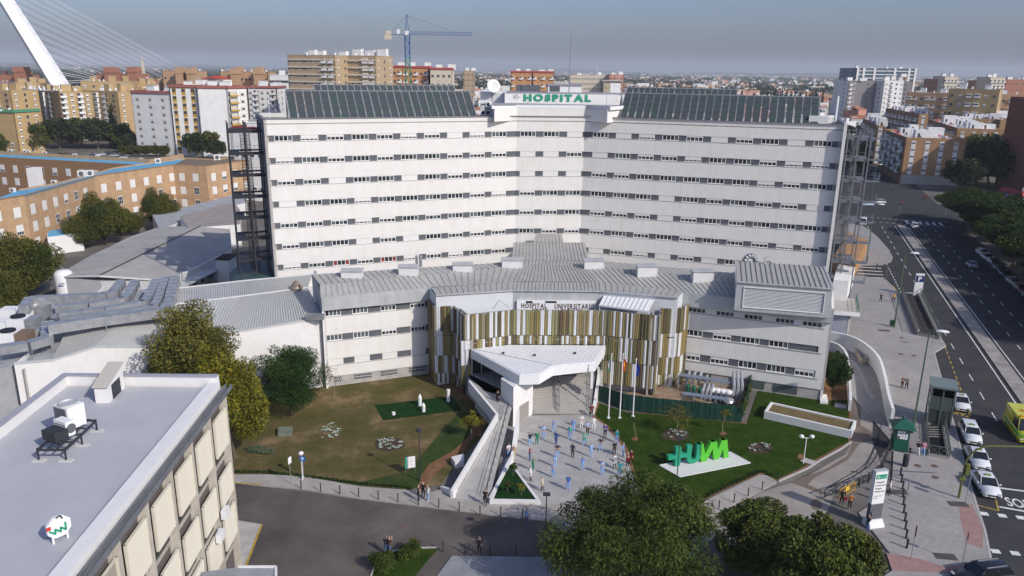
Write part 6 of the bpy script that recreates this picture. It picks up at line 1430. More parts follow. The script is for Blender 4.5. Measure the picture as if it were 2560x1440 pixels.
# ================================================================ right side: ramp walls, deck, planter, fence
def arc_wall(name,label,pts,h,th,m=M_whiter,z0=0.0,cap=None,hs=None):
 t=thing(name,label,'wall')
 P=[V2(p)for p in pts]; hs=hs or[h]*len(P)
 vs=[]; n=len(P); mb=MB()
 for i,p in enumerate(P):
  d=(P[min(i+1,n-1)]-P[max(i-1,0)]).normalized(); nn=Vector((-d.y,d.x))*th/2
  vs+=[(*(p-nn),z0),(*(p+nn),z0),(*(p+nn),hs[i]),(*(p-nn),hs[i])]
 fs=[(a*4+k,a*4+(k+1)%4,a*4+4+(k+1)%4,a*4+4+k)for a in range(n-1)for k in range(4)]+[(3,2,1,0),(n*4-4,n*4-3,n*4-2,n*4-1)]
 mb.add(vs,fs); o=mb.build('wall',m,t); bmx=bmesh.new(); bmx.from_mesh(o.data); bmesh.ops.recalc_face_normals(bmx,faces=bmx.faces); bmx.to_mesh(o.data); bmx.free(); return t
def spline(px,n=6):
 P=[Vector((p[0],p[1]))for p in px]; out=[]
 for i in range(len(P)-1):
  p0,p1,p2,p3=P[max(i-1,0)],P[i],P[i+1],P[min(i+2,len(P)-1)]
  for k in range(n):
   t=k/n; out.append(.5*((2*p1)+(p2-p0)*t+(2*p0-5*p1+4*p2-p3)*t*t+(3*p1-p0-3*p2+p3)*t**3))
 return out+[P[-1]]
WH=2.4
ow=spline([(2074,828),(2122,838),(2160,856),(2196,890),(2212,935),(2222,985),(2234,1024)])
arc_wall('ramp_wall','long curved white outer wall of the service ramp',[W(p.x,p.y,WH)for p in ow],WH,.35)
iw=spline([(2070,852),(2098,862),(2117,885),(2122,925),(2126,975),(2127,1000)])
arc_wall('ramp_wall','shorter curved white inner wall beside the round dark tree',[W(p.x,p.y,1.5)for p in iw],1.5,.3)
sheet('soil_bed',GP(2068,880,2100,890,2112,940,2118,1000,2050,1004,2058,930),.066,M_soil)
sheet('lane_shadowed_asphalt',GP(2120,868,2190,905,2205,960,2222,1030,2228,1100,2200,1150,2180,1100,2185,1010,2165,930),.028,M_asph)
mb=MB(); kk_=spline([(2128,900),(2150,930),(2168,975),(2185,1000)]); kw=[W(p.x,p.y,.1)for p in kk_]
for a,b in zip(kw,kw[1:]):mb.beam((a.x,a.y,.1),(b.x,b.y,.1),.5,.18)
struct('kerb',mb,M_kerb)
for off_ in(0,14):
 mb=MB(); kk_=spline([(2188+off_,1010),(2190+off_,1070),(2184+off_,1120),(2158+off_,1165),(2100+off_,1200),(2065,1222)]); kw=[W(p.x,p.y,.03)for p in kk_]
 for a,b in zip(kw,kw[1:]):mb.beam((a.x,a.y,.032),(b.x,b.y,.032),.1,.02)
 struct('lane_groove',mb,M_dark)
sk=thing('rubble_skip','cream open rubble skip parked at the foot of the curved ramp wall','skip'); c4=[V2(W(x,y,0))for x,y in((2136,884),(2152,912),(2186,906),(2160,878))]
cc=sum(c4,Vector((0,0)))/4; M_skip=mat('cream_skip_paint',(.52,.46,.32),.7,var=.12,scale=2)
ring_wall([p+(p-cc)*.06 for p in c4],.12,.15,1.0,M_skip,sk,'side')
mb=MB(); mb.prism([tuple(p)for p in c4],.1,.2); mb.build('floor',M_skip,sk); mb=MB()
for i in range(60):p=cc+Vector((rc.uniform(-.9,.9),rc.uniform(-.7,.7))); s_=rc.uniform(.08,.25); mb.box(p.x,p.y,.2,p.x+s_,p.y+s_,.3+s_+rc.random()*.3,rc.choice([0,1]))
tag(mb.build('rubble',[M_whiter,M_conc],sk),kind='stuff')
tb=thing('terrace_building','white two level terrace at the right end of the front block with green railing','building')
T1z=5.4
P=[V2(W(x,y,T1z))for x,y in((2078,778),(2148,783),(2140,748),(2080,742))]
mb=MB(); mb.prism([tuple(p)for p in P],T1z-.45,T1z); mb.build('terrace_slab',mat('terrace_floor',(.46,.43,.38),.85,var=.08),tb)
mb=MB(); f_,l_=frame(P[0],P[1]); mb.box(-.1,-.12,T1z-.5,l_+.1,.0,T1z+.08,M=f_); mb.build('slab_edge',M_paint,tb)
mb=MB(); mb.prism([tuple(P[0]+Vector((.2,.8))),tuple(P[1]+Vector((-1.2,.8))),tuple(P[1]+Vector((-1.0,5))),tuple(P[0]+Vector((.4,5)))],0,T1z-.45); mb.build('wall',mat('blue_grey_garage_wall',(.34,.36,.42),.8),tb)
mb=MB(); q=P[1]+Vector((-1.0,1)); mb.box(q.x,q.y,0,q.x+.3,q.y+.3,T1z-.45); mb.build('column',M_conc,tb)
Pu=[V2(W(x,y,8.6))for x,y in((2084,700),(2122,703),(2138,668),(2095,660))]
mb=MB(); mb.prism([tuple(p)for p in Pu],T1z,8.6); mb.build('stair_room_wall',M_whiter,tb)
mb=MB()
for zz in(.1,.55,1.0):
 mb.tube((P[1].x-.1,P[1].y+.2,T1z+zz),(P[2].x-.1,P[2].y-.2,T1z+zz),.03,4)
for i in range(14):p=P[1].lerp(P[2],i/13); mb.tube((p.x-.1,p.y,T1z),(p.x-.1,p.y,T1z+1.0),.02,4)
mb.build('railing',mat('green_railing',(.03,.16,.09),.6),tb)
mb=MB(); P=[V2(W(x,y,3.2))for x,y in((2085,640),(2140,655),(2170,600),(2120,580))]; mb.prism([tuple(p)for p in P],0,3.2); tag(mb.build('brick_outbuilding',mat('warm_orange_brick',(.42,.24,.12),.9,var=.15,scale=2)),'low orange brick outbuilding seen behind the grey escape stair','outbuilding')
pl2=thing('long_planter','long white raised planter filled with dry brown plants on the green lawn','planter')
c4=[V2(W(x,y,1.0))for x,y in((1911,1028),(2131,1078),(2131,1054),(1917,1020))]
d=(c4[1]-c4[0]).normalized(); nn=Vector((-d.y,d.x)); Lp=(c4[1]-c4[0]).length; p0=c4[0]
c4=[p0,p0+d*Lp,p0+d*Lp+nn*3.2,p0+nn*3.2]
ins=ring_wall(c4,.28,0,1.0,M_whiter,pl2,'side_wall')
M_dryp=mat('dry_planter_soil',(.13,.10,.05),.95,col2=(.20,.15,.075),scale=3,bump=.5)
mb=MB(); mb.prism([tuple(p)for p in ins],0,.82); mb.build('soil',M_dryp,pl2)
M_net=mat('dark_green_screen_net',(.010,.045,.032),.8,var=.25,scale=1.5)
fn=thing('screen_fence','dark green netting fence enclosing the machinery yard beside the lawn','fence')
FZ=2.15
fpx=[(1488,1000),(1558,1025),(1630,1035),(1700,1042),(1775,1050),(1852,1057),(1866,1010),(1878,960)]
fp=[V2(W(x,y,0))for x,y in fpx]
for a,b in zip(fp,fp[1:]):
 f_,l_=frame(a,b); n=max(1,round(l_/2.0))
 for i in range(n):
  x0,x1=l_*i/n,l_*(i+1)/n; mb=MB(); k=6
  vs=[(x0+(x1-x0)*j/k,.03*math.sin(j*2.1+i),z)for z in(.05,FZ*.5,FZ)for j in range(k+1)]
  mb.add(vs,[(r*(k+1)+j,r*(k+1)+j+1,(r+1)*(k+1)+j+1,(r+1)*(k+1)+j)for r in range(2)for j in range(k)]); mb.build('net_panel',M_net,fn).matrix_basis=f_
  mb=MB(); mb.tube((x0,-.03,0),(x0,-.03,FZ+.1),.03,5); mb.build('post',mat('green_post',(.03,.09,.06),.6),fn).matrix_basis=f_
sheet('yard_floor',GP(1560,985,1700,945,1880,965,1850,1052,1700,1038,1560,1022),.03,mat('yard_earth',(.24,.15,.09),.95,col2=(.34,.27,.20),scale=.7))
M_insul=mat('silver_pipe_insulation',(.52,.54,.57),.35,metal=.5,var=.12,scale=3); M_tray=mat('blue_grey_cable_tray',(.26,.31,.40),.5,metal=.3)
def yard(x,y,z=0):return W(x,y,z)
for i,(px0,px1,z,lab)in enumerate((((1697,938),(1836,958),2.3,'upper blue grey pipe gantry along the wall in the machinery yard'),((1705,985),(1820,1000),2.0,'lower blue grey pipe gantry behind the green fence'))):
 a,b=yard(*px0,z),yard(*px1,z); t=thing('pipe_gantry',lab,'pipe gantry',group='pipe gantries in the yard'); mb=MB()
 d=(b-a).normalized(); nn=Vector((-d.y,d.x,0))
 for k in range(3):mb.beam(a+nn*k*.28,b+nn*k*.28,.2,.12)
 mb.build('pipe',M_tray,t); mb=MB()
 for k in range(5):p=a.lerp(b,k/4); mb.beam((p.x,p.y,.03),p,.08,.08,up=(0,1,0)); q=p+nn*.6; mb.beam((q.x,q.y,.03),q,.08,.08,up=(0,1,0))
 mb.build('leg',M_galv,t)
pr=0
for i,(x,y)in enumerate(((1722,952),(1737,950),(1752,951),(1766,962),(1760,985),(1771,985),(1781,986))):
 a=yard(x,y,1.2); mb=MB(); r_=.16
 P_=[Vector((-.5,-.8,1.0)),Vector((-.4,-.7,1.9)),Vector((.2,.7,2.3)),Vector((.25,.8,1.2))]
 for p,q in zip(P_,P_[1:]):mb.tube(p,q,r_,8)
 o=mb.build('insulated_pipe',M_insul); o.location=(a.x,a.y,-.1); tag(o,['first','second','third','fourth','fifth','sixth','seventh'][i]+' raking silver insulated pipe from the left in the yard','pipe','raking silver pipes in the yard')
for i in range(4):
 a=yard(1782+i*13,972+i*2,1.6); mb=MB(); mb.lathe([(.42,1.3),(.5,1.35),(.5,1.6),(.4,1.7),(.1,1.75)],14); mb.box(-.5,-.5,.05,.5,.5,1.3,1); o=mb.build('cooling_unit',[M_paint,M_grey]); o.location=(a.x,a.y,0); tag(o,['first','second','third','fourth'][i]+' white round topped cooling unit from the left in the yard','cooling unit','cooling units in the yard')
for i,(x,y)in enumerate(((1721,965),(1736,968),(1751,971))):
 a=yard(x,y,.9); mb=MB(); mb.lathe([(.28,0.03),(.3,.2),(.3,.9),(.2,1.1),(.05,1.15)],10); o=mb.build('green_pump',mat('pump_green',(.03,.17,.10),.5)); o.location=(a.x,a.y,0); tag(o,['left','middle','right'][i]+' green pump cylinder between the pipe gantries','pump','green pumps in the yard')
a=yard(1842,945,2.4); t=thing('insulated_riser','big silver bent pipe riser at the right corner of the yard','pipe')
for k in range(3):
 mb=MB(); b=a+Vector((-.5+k*.5,0,0)); P_=[Vector((b.x-.5,b.y-2.4,.6)),Vector((b.x-.4,b.y-2.2,2.2)),Vector((b.x,b.y,3.2)),Vector((b.x+.3,b.y+.7,3.0))]
 for p,q in zip(P_,P_[1:]):mb.tube(p,q,.19,8)
 mb.build('pipe',M_insul,t)
a=yard(1822,1010,.6); mb=MB(); mb.lathe([(.7,.9),(.75,1.0),(.6,1.2),(.1,1.3)],16); mb.tube((0,0,.03),(0,0,.95),.3,8); o=mb.build('round_tank_lid',M_insul); o.location=(a.x,a.y,0); tag(o,'silver round lidded drum at the front right corner of the yard','drum')
mb=MB(); a,b=yard(1842,1010,.5),yard(1862,950,.5); mb.box(0,0,0,.1,.1,.1)
# ================================================================ HUVM letters
hv=thing('hospital_letters','big green standing letters with a cross reading HUVM on a white gravel slab','sign')
g0,g1=V2(W(1676,1150,.1)),V2(W(1826,1143,.1)); bx0,bx1=V2(W(1690,1166,.12)),V2(W(1823,1143,.12))
HM_,HL_=frame(bx0-(bx1-bx0).normalized()*1.0,bx1)
M_lg1=mat('letter_green_dark',(.02,.30,.17),.5); M_lg2=mat('letter_green_bright',(.10,.50,.04),.5)
u=HL_/15.0; HH=2.15
def bar(mb,x0,z0,x1,z1,w_,M=HM_,d=.45):
 mb.beam(M@Vector((x0*u,d/2,z0)),M@Vector((x1*u,d/2,z1)),w_*u,d,up=(M.to_3x3()@Vector((0,1,0))))
z_=.12
mb=MB(); mb.box(1.7*u,0,z_,3.0*u,.45,z_+HH,M=HM_); mb.box(0,.0,z_+HH*.40,1.7*u,.45,z_+HH*.62,M=HM_); mb.box(3.0*u,0,z_+HH*.40,4.4*u,.45,z_+HH*.62,M=HM_); mb.build('cross_and_h_bar',M_lg1,hv)
mb=MB(); pts_o=[];
cx_,rO,rI=6.15,1.75,.62
N_=10
out_=[(4.4,z_+HH)]+[(cx_-rO*math.cos(PI*i/N_),z_+.85-.85*math.sin(PI*i/N_))for i in range(N_+1)]+[(7.9,z_+HH)]
in_=[(5.6,z_+HH)]+[(cx_-rI*math.cos(PI*i/N_)*1.0,z_+.85-.42*math.sin(PI*i/N_))for i in range(N_+1)]+[(6.7,z_+HH)]
n=len(out_); vs=[]
for y_ in(0,.45):vs+=[(x*u,y_,z)for x,z in out_]+[(x*u,y_,z)for x,z in in_]
fs=[(i,i+1,n+i+1,n+i)for i in range(n-1)]+[(2*n+n+i,2*n+n+i+1,2*n+i+1,2*n+i)for i in range(n-1)]+[(i+1,i,2*n+i,2*n+i+1)for i in range(n-1)]+[(n+i,n+i+1,3*n+i+1,3*n+i)for i in range(n-1)]+[(0,n,3*n,2*n),(2*n-1,n-1,3*n-1,4*n-1)]
mb.add(vs,fs,0,HM_); mb.build('letter_u',M_lg1,hv)
def para(mb,x0,x1,w_,z0,z1,y0=0,y1=.45):
 vs=[(x0*u,y_,z0)for y_ in(y0,y1)]+[]
 vs=[]
 for y_ in(y0,y1):vs+=[(x0*u,y_,z0),((x0+w_)*u,y_,z0),((x1+w_)*u,y_,z1),(x1*u,y_,z1)]
 mb.add(vs,[(0,1,2,3),(7,6,5,4),(1,0,4,5),(2,1,5,6),(3,2,6,7),(0,3,7,4)],0,HM_)
for name_,segs in(('letter_v',((8.1,6.9,1.3,0),(8.1,10.1,1.3,.002))),('letter_m',((11.2,10.3,1.25,.004),(11.2,12.75,1.25,.006),(13.7,12.85,1.25,.008)))):
 mb=MB()
 for x0,x1,w_,e in segs:para(mb,x0,x1,w_,z_,z_+HH,-.0+e,.45+e)
 mb.build(name_,M_lg2,hv)
slab=[W(x,y,.09)for x,y in((1649,1163),(1700,1192),(1876,1157),(1826,1130))]
M_grav=mat('white_gravel',(.66,.65,.63),.9,col2=(.76,.75,.73),scale=14,bump=.5,bscale=30)
sheet('gravel_bed',slab,.09,M_grav)
mb=MB()
for a,b in zip(slab,slab[1:]+slab[:1]):mb.beam((a.x,a.y,.07),(b.x,b.y,.07),.1,.1)
struct('kerb',mb,M_whiter)
M_fl=dict(white=mat('flag_white',(.7,.7,.7),.8),green=mat('flag_green',(.02,.25,.12),.8),red=mat('flag_red',(.55,.02,.02),.8),yellow=mat('flag_yellow',(.65,.42,.02),.8),blue=mat('flag_blue',(.02,.05,.35),.8))
for i,(x,yb,yt,cols,lab)in enumerate(((1521,1046,887,('green','white','green'),'left flagpole with limp green and white flag'),(1549,1046,887,('red','yellow','red'),'middle flagpole with limp red and yellow flag'),(1582,1042,900,('blue','blue','blue'),'right flagpole with limp dark blue flag'))):
 a=W(x,yb); h_=zat(x+(2,5,9)[i],yt,a); t=thing('flagpole',lab,'flagpole',loc=(a.x,a.y,.05),group='flagpoles on the lawn edge')
 mb=MB(); mb.tube((0,0,0),(0,0,h_),.085,8,r2=.05); mb.lathe([(.07,h_),(.1,h_+.06),(.03,h_+.15)],8); mb.tube((0,0,0),(0,0,.12),.2,10); mb.build('pole',M_paint,t)
 fl=[M_fl[c]for c in cols]; mb=MB(); n=10; hh_=1.9; z1=h_-.35; wid=.42
 for part,(x0,x1)in enumerate(((0,.33),(.33,.67),(.67,1))):
  k=4
  for r in range(n):
   for j in range(k):
    def fpnt(s,v):f=wid*(.25+.75*math.sin(min(1,v*1.3)*PI*.6)); return(.06+s*f+.03*math.sin(v*9+s*4),.09*math.sin(s*9+v*5),z1-v*hh_*(1-.12*s))
    s0,s1=x0+(x1-x0)*j/k,x0+(x1-x0)*(j+1)/k; v0,v1=r/n,(r+1)/n
    mb.add([fpnt(s0,v0),fpnt(s0,v1),fpnt(s1,v1),fpnt(s1,v0)],[(0,1,2,3)],part)
 o=mb.build('flag',fl,t,smooth=True); o.rotation_euler=(0,0,2.6 if i==0 else.3)
 # ================================================================ street furniture
def lamp_post(name,label,x,y,h,head,m,loc=None,rz=0,group=None,arm=1.2,two=False):
 a=W(x,y); t=thing(name,label,'street lamp',loc=(a.x,a.y,loc or.1),rz=rz,group=group)
 mb=MB(); mb.tube((0,0,0),(0,0,h),.12 if h>8 else.055,8,r2=.07 if h>8 else.045); mb.tube((0,0,0),(0,0,h*.12),.17 if h>8 else.08,8); mb.build('pole',m,t)
 if head=='arm':
  mb=MB(); mb.tube((0,0,h),(arm*.5,0,h+.25),.05,6); mb.build('arm',m,t)
  mb=MB(); mb.lathe([(.05,-.12),(.34,-.05),(.36,.03),(.2,.16),(.03,.2)],12); o=mb.build('lamp_head',M_paint,t); o.location=(arm,0,h+.28); o.scale=(1.9,.8,1)
 elif head=='globe':
  n=2 if two else 1
  if two:mb=MB(); mb.tube((-.55,0,h-.05),(.55,0,h-.05),.035,6); mb.build('crossbar',m,t)
  for s_ in((-1,1)if two else(0,)):
   mb=MB(); mb.lathe([(.03,-.2),(.17,-.16),(.26,-.04),(.26,.06),(.17,.17),(.03,.22)],14); o=mb.build('globe',mat('white_globe',(.75,.74,.70),.3),t,smooth=True); o.location=(s_*.55,0,h+.12)
 elif head=='box':mb=MB(); mb.box(-.3,-.2,h,.3,.2,h+.14); mb.build('lamp_head',M_dark,t)
 elif head=='post':mb=MB(); mb.lathe([(.1,0),(.32,.1),(.3,.25),(.05,.4)],10); o=mb.build('lamp_head',M_dark,t); o.location=(0,0,h)
 return t
M_gp=mat('street_green_pole',(.10,.16,.10),.5,metal=.1); M_op=mat('olive_green_pole',(.13,.15,.04),.5)
lamp_post('street_lamp','tall green street lamp beside the parking ramp railing',2235,820,12.3,'arm',M_gp,rz=-.35,group='tall green street lamps along the avenue',arm=1.3)
lamp_post('street_lamp','tall green street lamp rising behind the green kiosk',2280,1085,12.3,'arm',M_gp,rz=-.35,group='tall green street lamps along the avenue',arm=1.3)
lamp_post('street_lamp','tall street lamp on the far pavement tip by the zebra crossing',2166,655,12.5,'arm',M_gp,rz=-.35,group='tall green street lamps along the avenue',arm=1.3)
lamp_post('street_lamp','street lamp on the planted traffic island at the junction',2178,497,11,'arm',M_gp,rz=-.35,group='tall green street lamps along the avenue',arm=1.3)
lamp_post('lamp_post','white twin globe lamp at the right edge of the green lawn',2008,1160,3.0,'globe',M_paint,two=True)
lamp_post('lamp_post','single white globe lamp beside the blue sign on the footpath',757,1200,2.75,'globe',M_paint)
lamp_post('lamp_post','slim dark park lamp on the dry lawn near the white board',1050,1204,5.4,'post',M_dark)
lamp_post('lamp_post','slim black lamp with square head at the front edge of the plaza',1362,1400,6.2,'box',M_dark,loc=.02)
lamp_post('lamp_post','slim black lamp with square head in front of the green letters',1689,1235,6.0,'box',M_dark,loc=.06)
bm_=MB(); bm_.tube((0,0,0),(0,0,.92),.055,8); bm_.lathe([(.07,.85),(.07,.93),(.03,.97)],8); bm_=bm_.mesh('bollard',M_dark)
bm2=MB(); bm2.tube((0,0,0),(0,0,.8),.10,8,r2=.08); bm2.lathe([(.11,.7),(.12,.82),(.07,.95),(.02,.98)],8); bm2=bm2.mesh('bollard',M_dark)
ords='first second third fourth fifth sixth seventh eighth ninth tenth eleventh twelfth thirteenth'.split()
for i,(x,y)in enumerate(((753,1222),(802,1229),(850,1235),(897,1242),(946,1249),(995,1255),(1046,1262),(1097,1269),(1148,1277),(1200,1287),(1252,1290),(1306,1297))):
 a=W(x,y,.1); tag(inst('bollard',bm_,loc=(a.x,a.y,.1)),ords[i]+' black bollard from the left along the footpath kerb','bollard','bollards along the footpath')
for i,(x,y)in enumerate(((1797,1273),(1835,1256),(1870,1241),(1905,1225),(1945,1206))):
 a=W(x,y,.1); tag(inst('bollard',bm_,loc=(a.x,a.y,.1)),ords[i]+' black bollard from the left beside the right lawn path','bollard','bollards beside the right lawn')
for i,(x,y)in enumerate(((2251,1189),(2253,1206),(2256,1223),(2257,1243),(2258,1262),(2259,1283),(2262,1303),(2263,1324),(2265,1346),(2267,1370))):
 a=W(x,y,.12); tag(inst('bollard',bm2,loc=(a.x,a.y,.12)),ords[i]+' black bollard counted from the kiosk in the pavement row','bollard','bollards across the pavement')
for i,(x,y)in enumerate(((1108,1378),(1163,1383),(1226,1387),(1290,1389))):
 a=W(x,y,.1); tag(inst('bollard',bm_,loc=(a.x,a.y,.1)),ords[i]+' black bollard from the left along the blue grey pavement edge','bollard','bollards by the blue grey pavement')
for i,(x,y)in enumerate(((2148,1217),(2171,1206),(2193,1198),(2205,1181))):
 a=W(x,y,.12); tag(inst('bollard',bm_,loc=(a.x,a.y,.05)),ords[i]+' black bollard from the left behind the tall totem','bollard','bollards behind the totem')
def signpost(label,x,y,h,plate,m,shape='rect',w_=.6,hp=.5,rz=0,z=.1,pole=M_galv):
 a=W(x,y); t=thing('road_sign',label,'road sign',loc=(a.x,a.y,z),rz=rz)
 mb=MB(); mb.tube((0,0,0),(0,0,h),.035,6); mb.build('post',pole,t)
 mb=MB()
 if shape=='rect':mb.box(-w_/2,-.05,h-hp,w_/2,-.03,h)
 else:mb.tube((0,-.05,h-w_/2),(0,-.03,h-w_/2),w_/2,20)
 o=mb.build('plate',m,t); return t,o
M_sblue=mat('sign_blue',(.02,.12,.40),.5)
t,o=signpost('blue round arrow sign beside the globe lamp',760,1200,2.6,0,M_sblue,'round',.62); mb=MB(); mb.beam((0,-.06,2.1),(0,-.06,2.45),.07,.02,up=(0,1,0)); mb.beam((-.12,-.062,2.3),(0,-.062,2.47),.06,.02,up=(0,1,0)); mb.beam((.12,-.062,2.3),(0,-.062,2.47),.06,.02,up=(0,1,0)); mb.build('arrow',M_paint,o)
signpost('slim white edged sign seen side on left of the globe lamp',728,1213,3.0,0,M_paint,'rect',.5,.7,rz=1.2)
signpost('white information plate on a tall post beside the near building',583,1298,3.2,0,M_paint,'rect',.7,1.2,rz=.9)
signpost('thin signpost with narrow plate on the pavement by the traffic light',2412,1263,3.2,0,M_paint,'rect',.45,.9,rz=1.1,z=.12)
signpost('thin leaning signpost in the row of pavement bollards',2276,1402,3.3,0,mat('sign_back_red',(.25,.03,.03),.6),'rect',.4,1.0,rz=1.2,z=.12)
signpost('small red backed sign near the lower pavement corner',2405,1412,3.0,0,MATS['sign_back_red'],'rect',.35,.55,rz=1.1,z=.12)
signpost('white banner sign on a short post in the bollard row',2261,1275,3.0,0,M_paint,'rect',.35,1.0,rz=1.2,z=.12)
signpost('thin post sign near the parking ramp end',2328,872,3.1,0,mat('sign_back_brown',(.12,.05,.04),.6),'rect',.4,.7,rz=1.0,z=.12)
signpost('dark backed sign on the corner of the car park island',2222,650,3.0,0,MATS['sign_back_brown'],'rect',.4,.7,rz=1.0,z=.12)
signpost('dark backed sign beside the zebra crossing mouth',2214,700,3.0,0,M_dark,'rect',.4,.7,rz=1.0,z=.12)
a=W(2292,741); t=thing('parking_sign','tall white parking totem with a blue panel and white P','parking sign',loc=(a.x,a.y,.1),rz=-.15); mb=MB(); mb.box(-.72,-.2,0,.72,.2,4.3); mb.build('panel',M_paint,t); mb=MB(); mb.box(-.7,-.23,2.75,.7,-.2,3.95); o=mb.build('blue_panel',mat('parking_blue',(.015,.04,.14),.5),t); text_obj('lettering','P',1.25,M_paint,T3((-.36,-.235,2.92))@WALLM,ext=.01,parent=o,bold=.03)
pk=thing('parking_ramp','sunken underground parking ramp with concrete walls and crisscross railings','ramp')
k0,k1,k2,k3=[V2(W(x,y,.12))for x,y in((2252,735),(2292,838),(2353,850),(2298,737))]
M_dcon=mat('parking_wall_concrete',(.33,.31,.28),.9,var=.12,scale=1)
slope_wall(k0,k1,0,0,.7,.7,th=.4,name='side_wall',m=M_dcon,par=pk,side=-1); slope_wall(k1,k2,0,0,.55,.55,th=.4,name='end_wall',m=M_dcon,par=pk,side=-1); slope_wall(k2,k3,0,0,.7,.7,th=.4,name='side_wall',m=M_dcon,par=pk,side=-1)
ki=[k0.lerp(k3,.12),k1.lerp(k2,.1)+(k0-k1).normalized()*.5,k2.lerp(k1,.1)+(k3-k2).normalized()*.5,k3.lerp(k0,.1)]
mb=MB(); mb.poly([(*ki[0],.128),(*ki[1],.14),(*ki[2],.14),(*ki[3],.128)]); mb.build('ramp_floor',mat('dark_ramp_floor',(.07,.062,.06),.95),pk)
def xrail(par,p,q,z,h,m,n=None,nm='railing'):
 L_=(V2(q)-V2(p)).length; n=n or max(2,int(L_/1.3)); mb=MB(); p=Vector((p[0],p[1],z)); q=Vector((q[0],q[1],z))
 mb.tube(p+Vector((0,0,h)),q+Vector((0,0,h)),.05,5); mb.tube(p+Vector((0,0,.1)),q+Vector((0,0,.1)),.035,4)
 for i in range(n):
  a,b=p.lerp(q,i/n),p.lerp(q,(i+1)/n); mb.tube(a+Vector((0,0,.1)),b+Vector((0,0,h)),.03,4); mb.tube(b+Vector((0,0,.1)),a+Vector((0,0,h)),.03,4); mb.tube(a,a+Vector((0,0,h)),.045,5)
 mb.tube(q,q+Vector((0,0,h)),.045,5); return mb.build(nm,m,par)
M_rl=mat('grey_green_railing',(.12,.14,.13),.5,metal=.3)
xrail(pk,k0,k1,.7,.9,M_rl); xrail(pk,k1,k2,.55,.9,M_rl); xrail(pk,k2,k3,.7,.9,M_rl)
mt=thing('subway_entrance','pedestrian underground stairway with crisscross railing beside the green kiosk','stairway')
e0,e1,e2,e3=[V2(W(x,y,.12))for x,y in((2318,1140),(2372,1149),(2358,1062),(2312,1062))]
ins=ring_wall([e0,e1,e2,e3],.22,.1,.45,M_dcon,mt,'kerb_wall')
mb=MB(); mb.prism([tuple(p)for p in ins],.11,.14); mb.build('stairwell',M_black,mt)
for i in range(5):
 t0=.62+i*.075; a,b=ins[0].lerp(ins[3],t0),ins[1].lerp(ins[2],t0); mb=MB(); mb.beam((*a,.16+.01*i),(*b,.16+.01*i),.2,.03); mb.build('step',M_dcon,mt)
for a,b in((e3,e0),(e0,e1),(e1,e2),(e2,e3)):xrail(mt,a,b,.45,1.0,M_rl)
lt_=thing('lift_kiosk','tall grey green glass lift kiosk with louvred front on the pavement','kiosk')
l0,l1=V2(W(2316,1062,.12)),V2(W(2373,1072,.12)); FK,LK=frame(l0,l1); lt_.matrix_basis=FK; dk_=2.9; hk=4.9
M_kg=mat('kiosk_grey_green_steel',(.14,.17,.15),.45,metal=.3)
mb=MB()
for x in(0,LK*.5,LK):
 for y in(0,dk_):mb.beam((x,y,.1),(x,y,hk),.16,.16,up=(0,1,0))
for z in(.2,2.3,hk-1.1,hk):
 for y in(0,dk_):mb.beam((0,y,z),(LK,y,z),.12,.12)
 for x in(0,LK):mb.beam((x,0,z),(x,dk_,z),.12,.12)
mb.build('frame',M_kg,lt_)
mb=MB(); mb.box(-.25,-.25,hk+.05,LK+.25,dk_+.25,hk+.25); mb.build('roof',mat('kiosk_roof',(.16,.20,.19),.5),lt_)
mb=MB()
for i in range(16):z=2.4+i*(hk-1.2-2.4)/16; mb.box(.1,-.04,z,LK-.1,.04,z+.06)
mb.build('louvre_front',M_kg,lt_)
for k,(x0,y0,x1,y1)in enumerate(((.08,dk_,LK-.08,dk_),(0,.08,0,dk_-.08),(LK,.08,LK,dk_-.08),(.08,.02,LK-.08,.02))):
 mb=MB(); mb.beam((x0,y0,hk*.5),(x1,y1,hk*.5),.04,(hk-.3)if k<3 else 2.0,up=(0,0,1)); o=mb.build('glass_pane',mat('smoked_glass',(.05,.06,.055),.15,spec=.6),lt_)
 if k==3:o.location.z=-1.2
a=V2(W(2232,1126,.1)); b=V2(W(2268,1131,.1)); FKi,LKi=frame(a,b); kg=thing('newspaper_kiosk','small dark green kiosk with pyramid roof and white display window','kiosk'); kg.matrix_basis=FKi
M_kgr=mat('kiosk_green',(.012,.095,.062),.5,var=.1)
s_=LKi
mb=MB(); mb.box(0,0,.1,s_,s_,2.9); mb.build('body',M_kgr,kg)
mb=MB(); mb.add([(-.5,-.5,2.9),(s_+.5,-.5,2.9),(s_+.5,s_+.5,2.9),(-.5,s_+.5,2.9),(s_*.5-.15,s_*.5-.15,3.65),(s_*.5+.15,s_*.5-.15,3.65),(s_*.5+.15,s_*.5+.15,3.65),(s_*.5-.15,s_*.5+.15,3.65)],[(3,2,1,0),(0,1,5,4),(1,2,6,5),(2,3,7,6),(3,0,4,7),(4,5,6,7)]); o=mb.build('roof',M_kgr,kg)
mb=MB(); mb.lathe([(.1,3.65),(.1,3.75),(.2,3.9),(.12,4.02),(.02,4.05)],10,c=(s_*.5,s_*.5)); mb.build('finial',M_kgr,o)
mb=MB(); mb.box(.15,-.03,1.55,s_-.15,.0,2.6); mb.build('display_window',M_glass2,kg); mb=MB()
for i in range(4):
 for j in range(3):
  if(i+j)%5:mb.box(.22+i*(s_-.4)/4,-.04,1.6+j*.33,.22+(i+.85)*(s_-.4)/4,-.03,1.88+j*.33)
mb.build('paper_sheet',M_paint,kg)
mb=MB(); mb.box(-.1,-.1,.0,s_+.1,s_+.1,.12); mb.build('base',M_conc,kg)
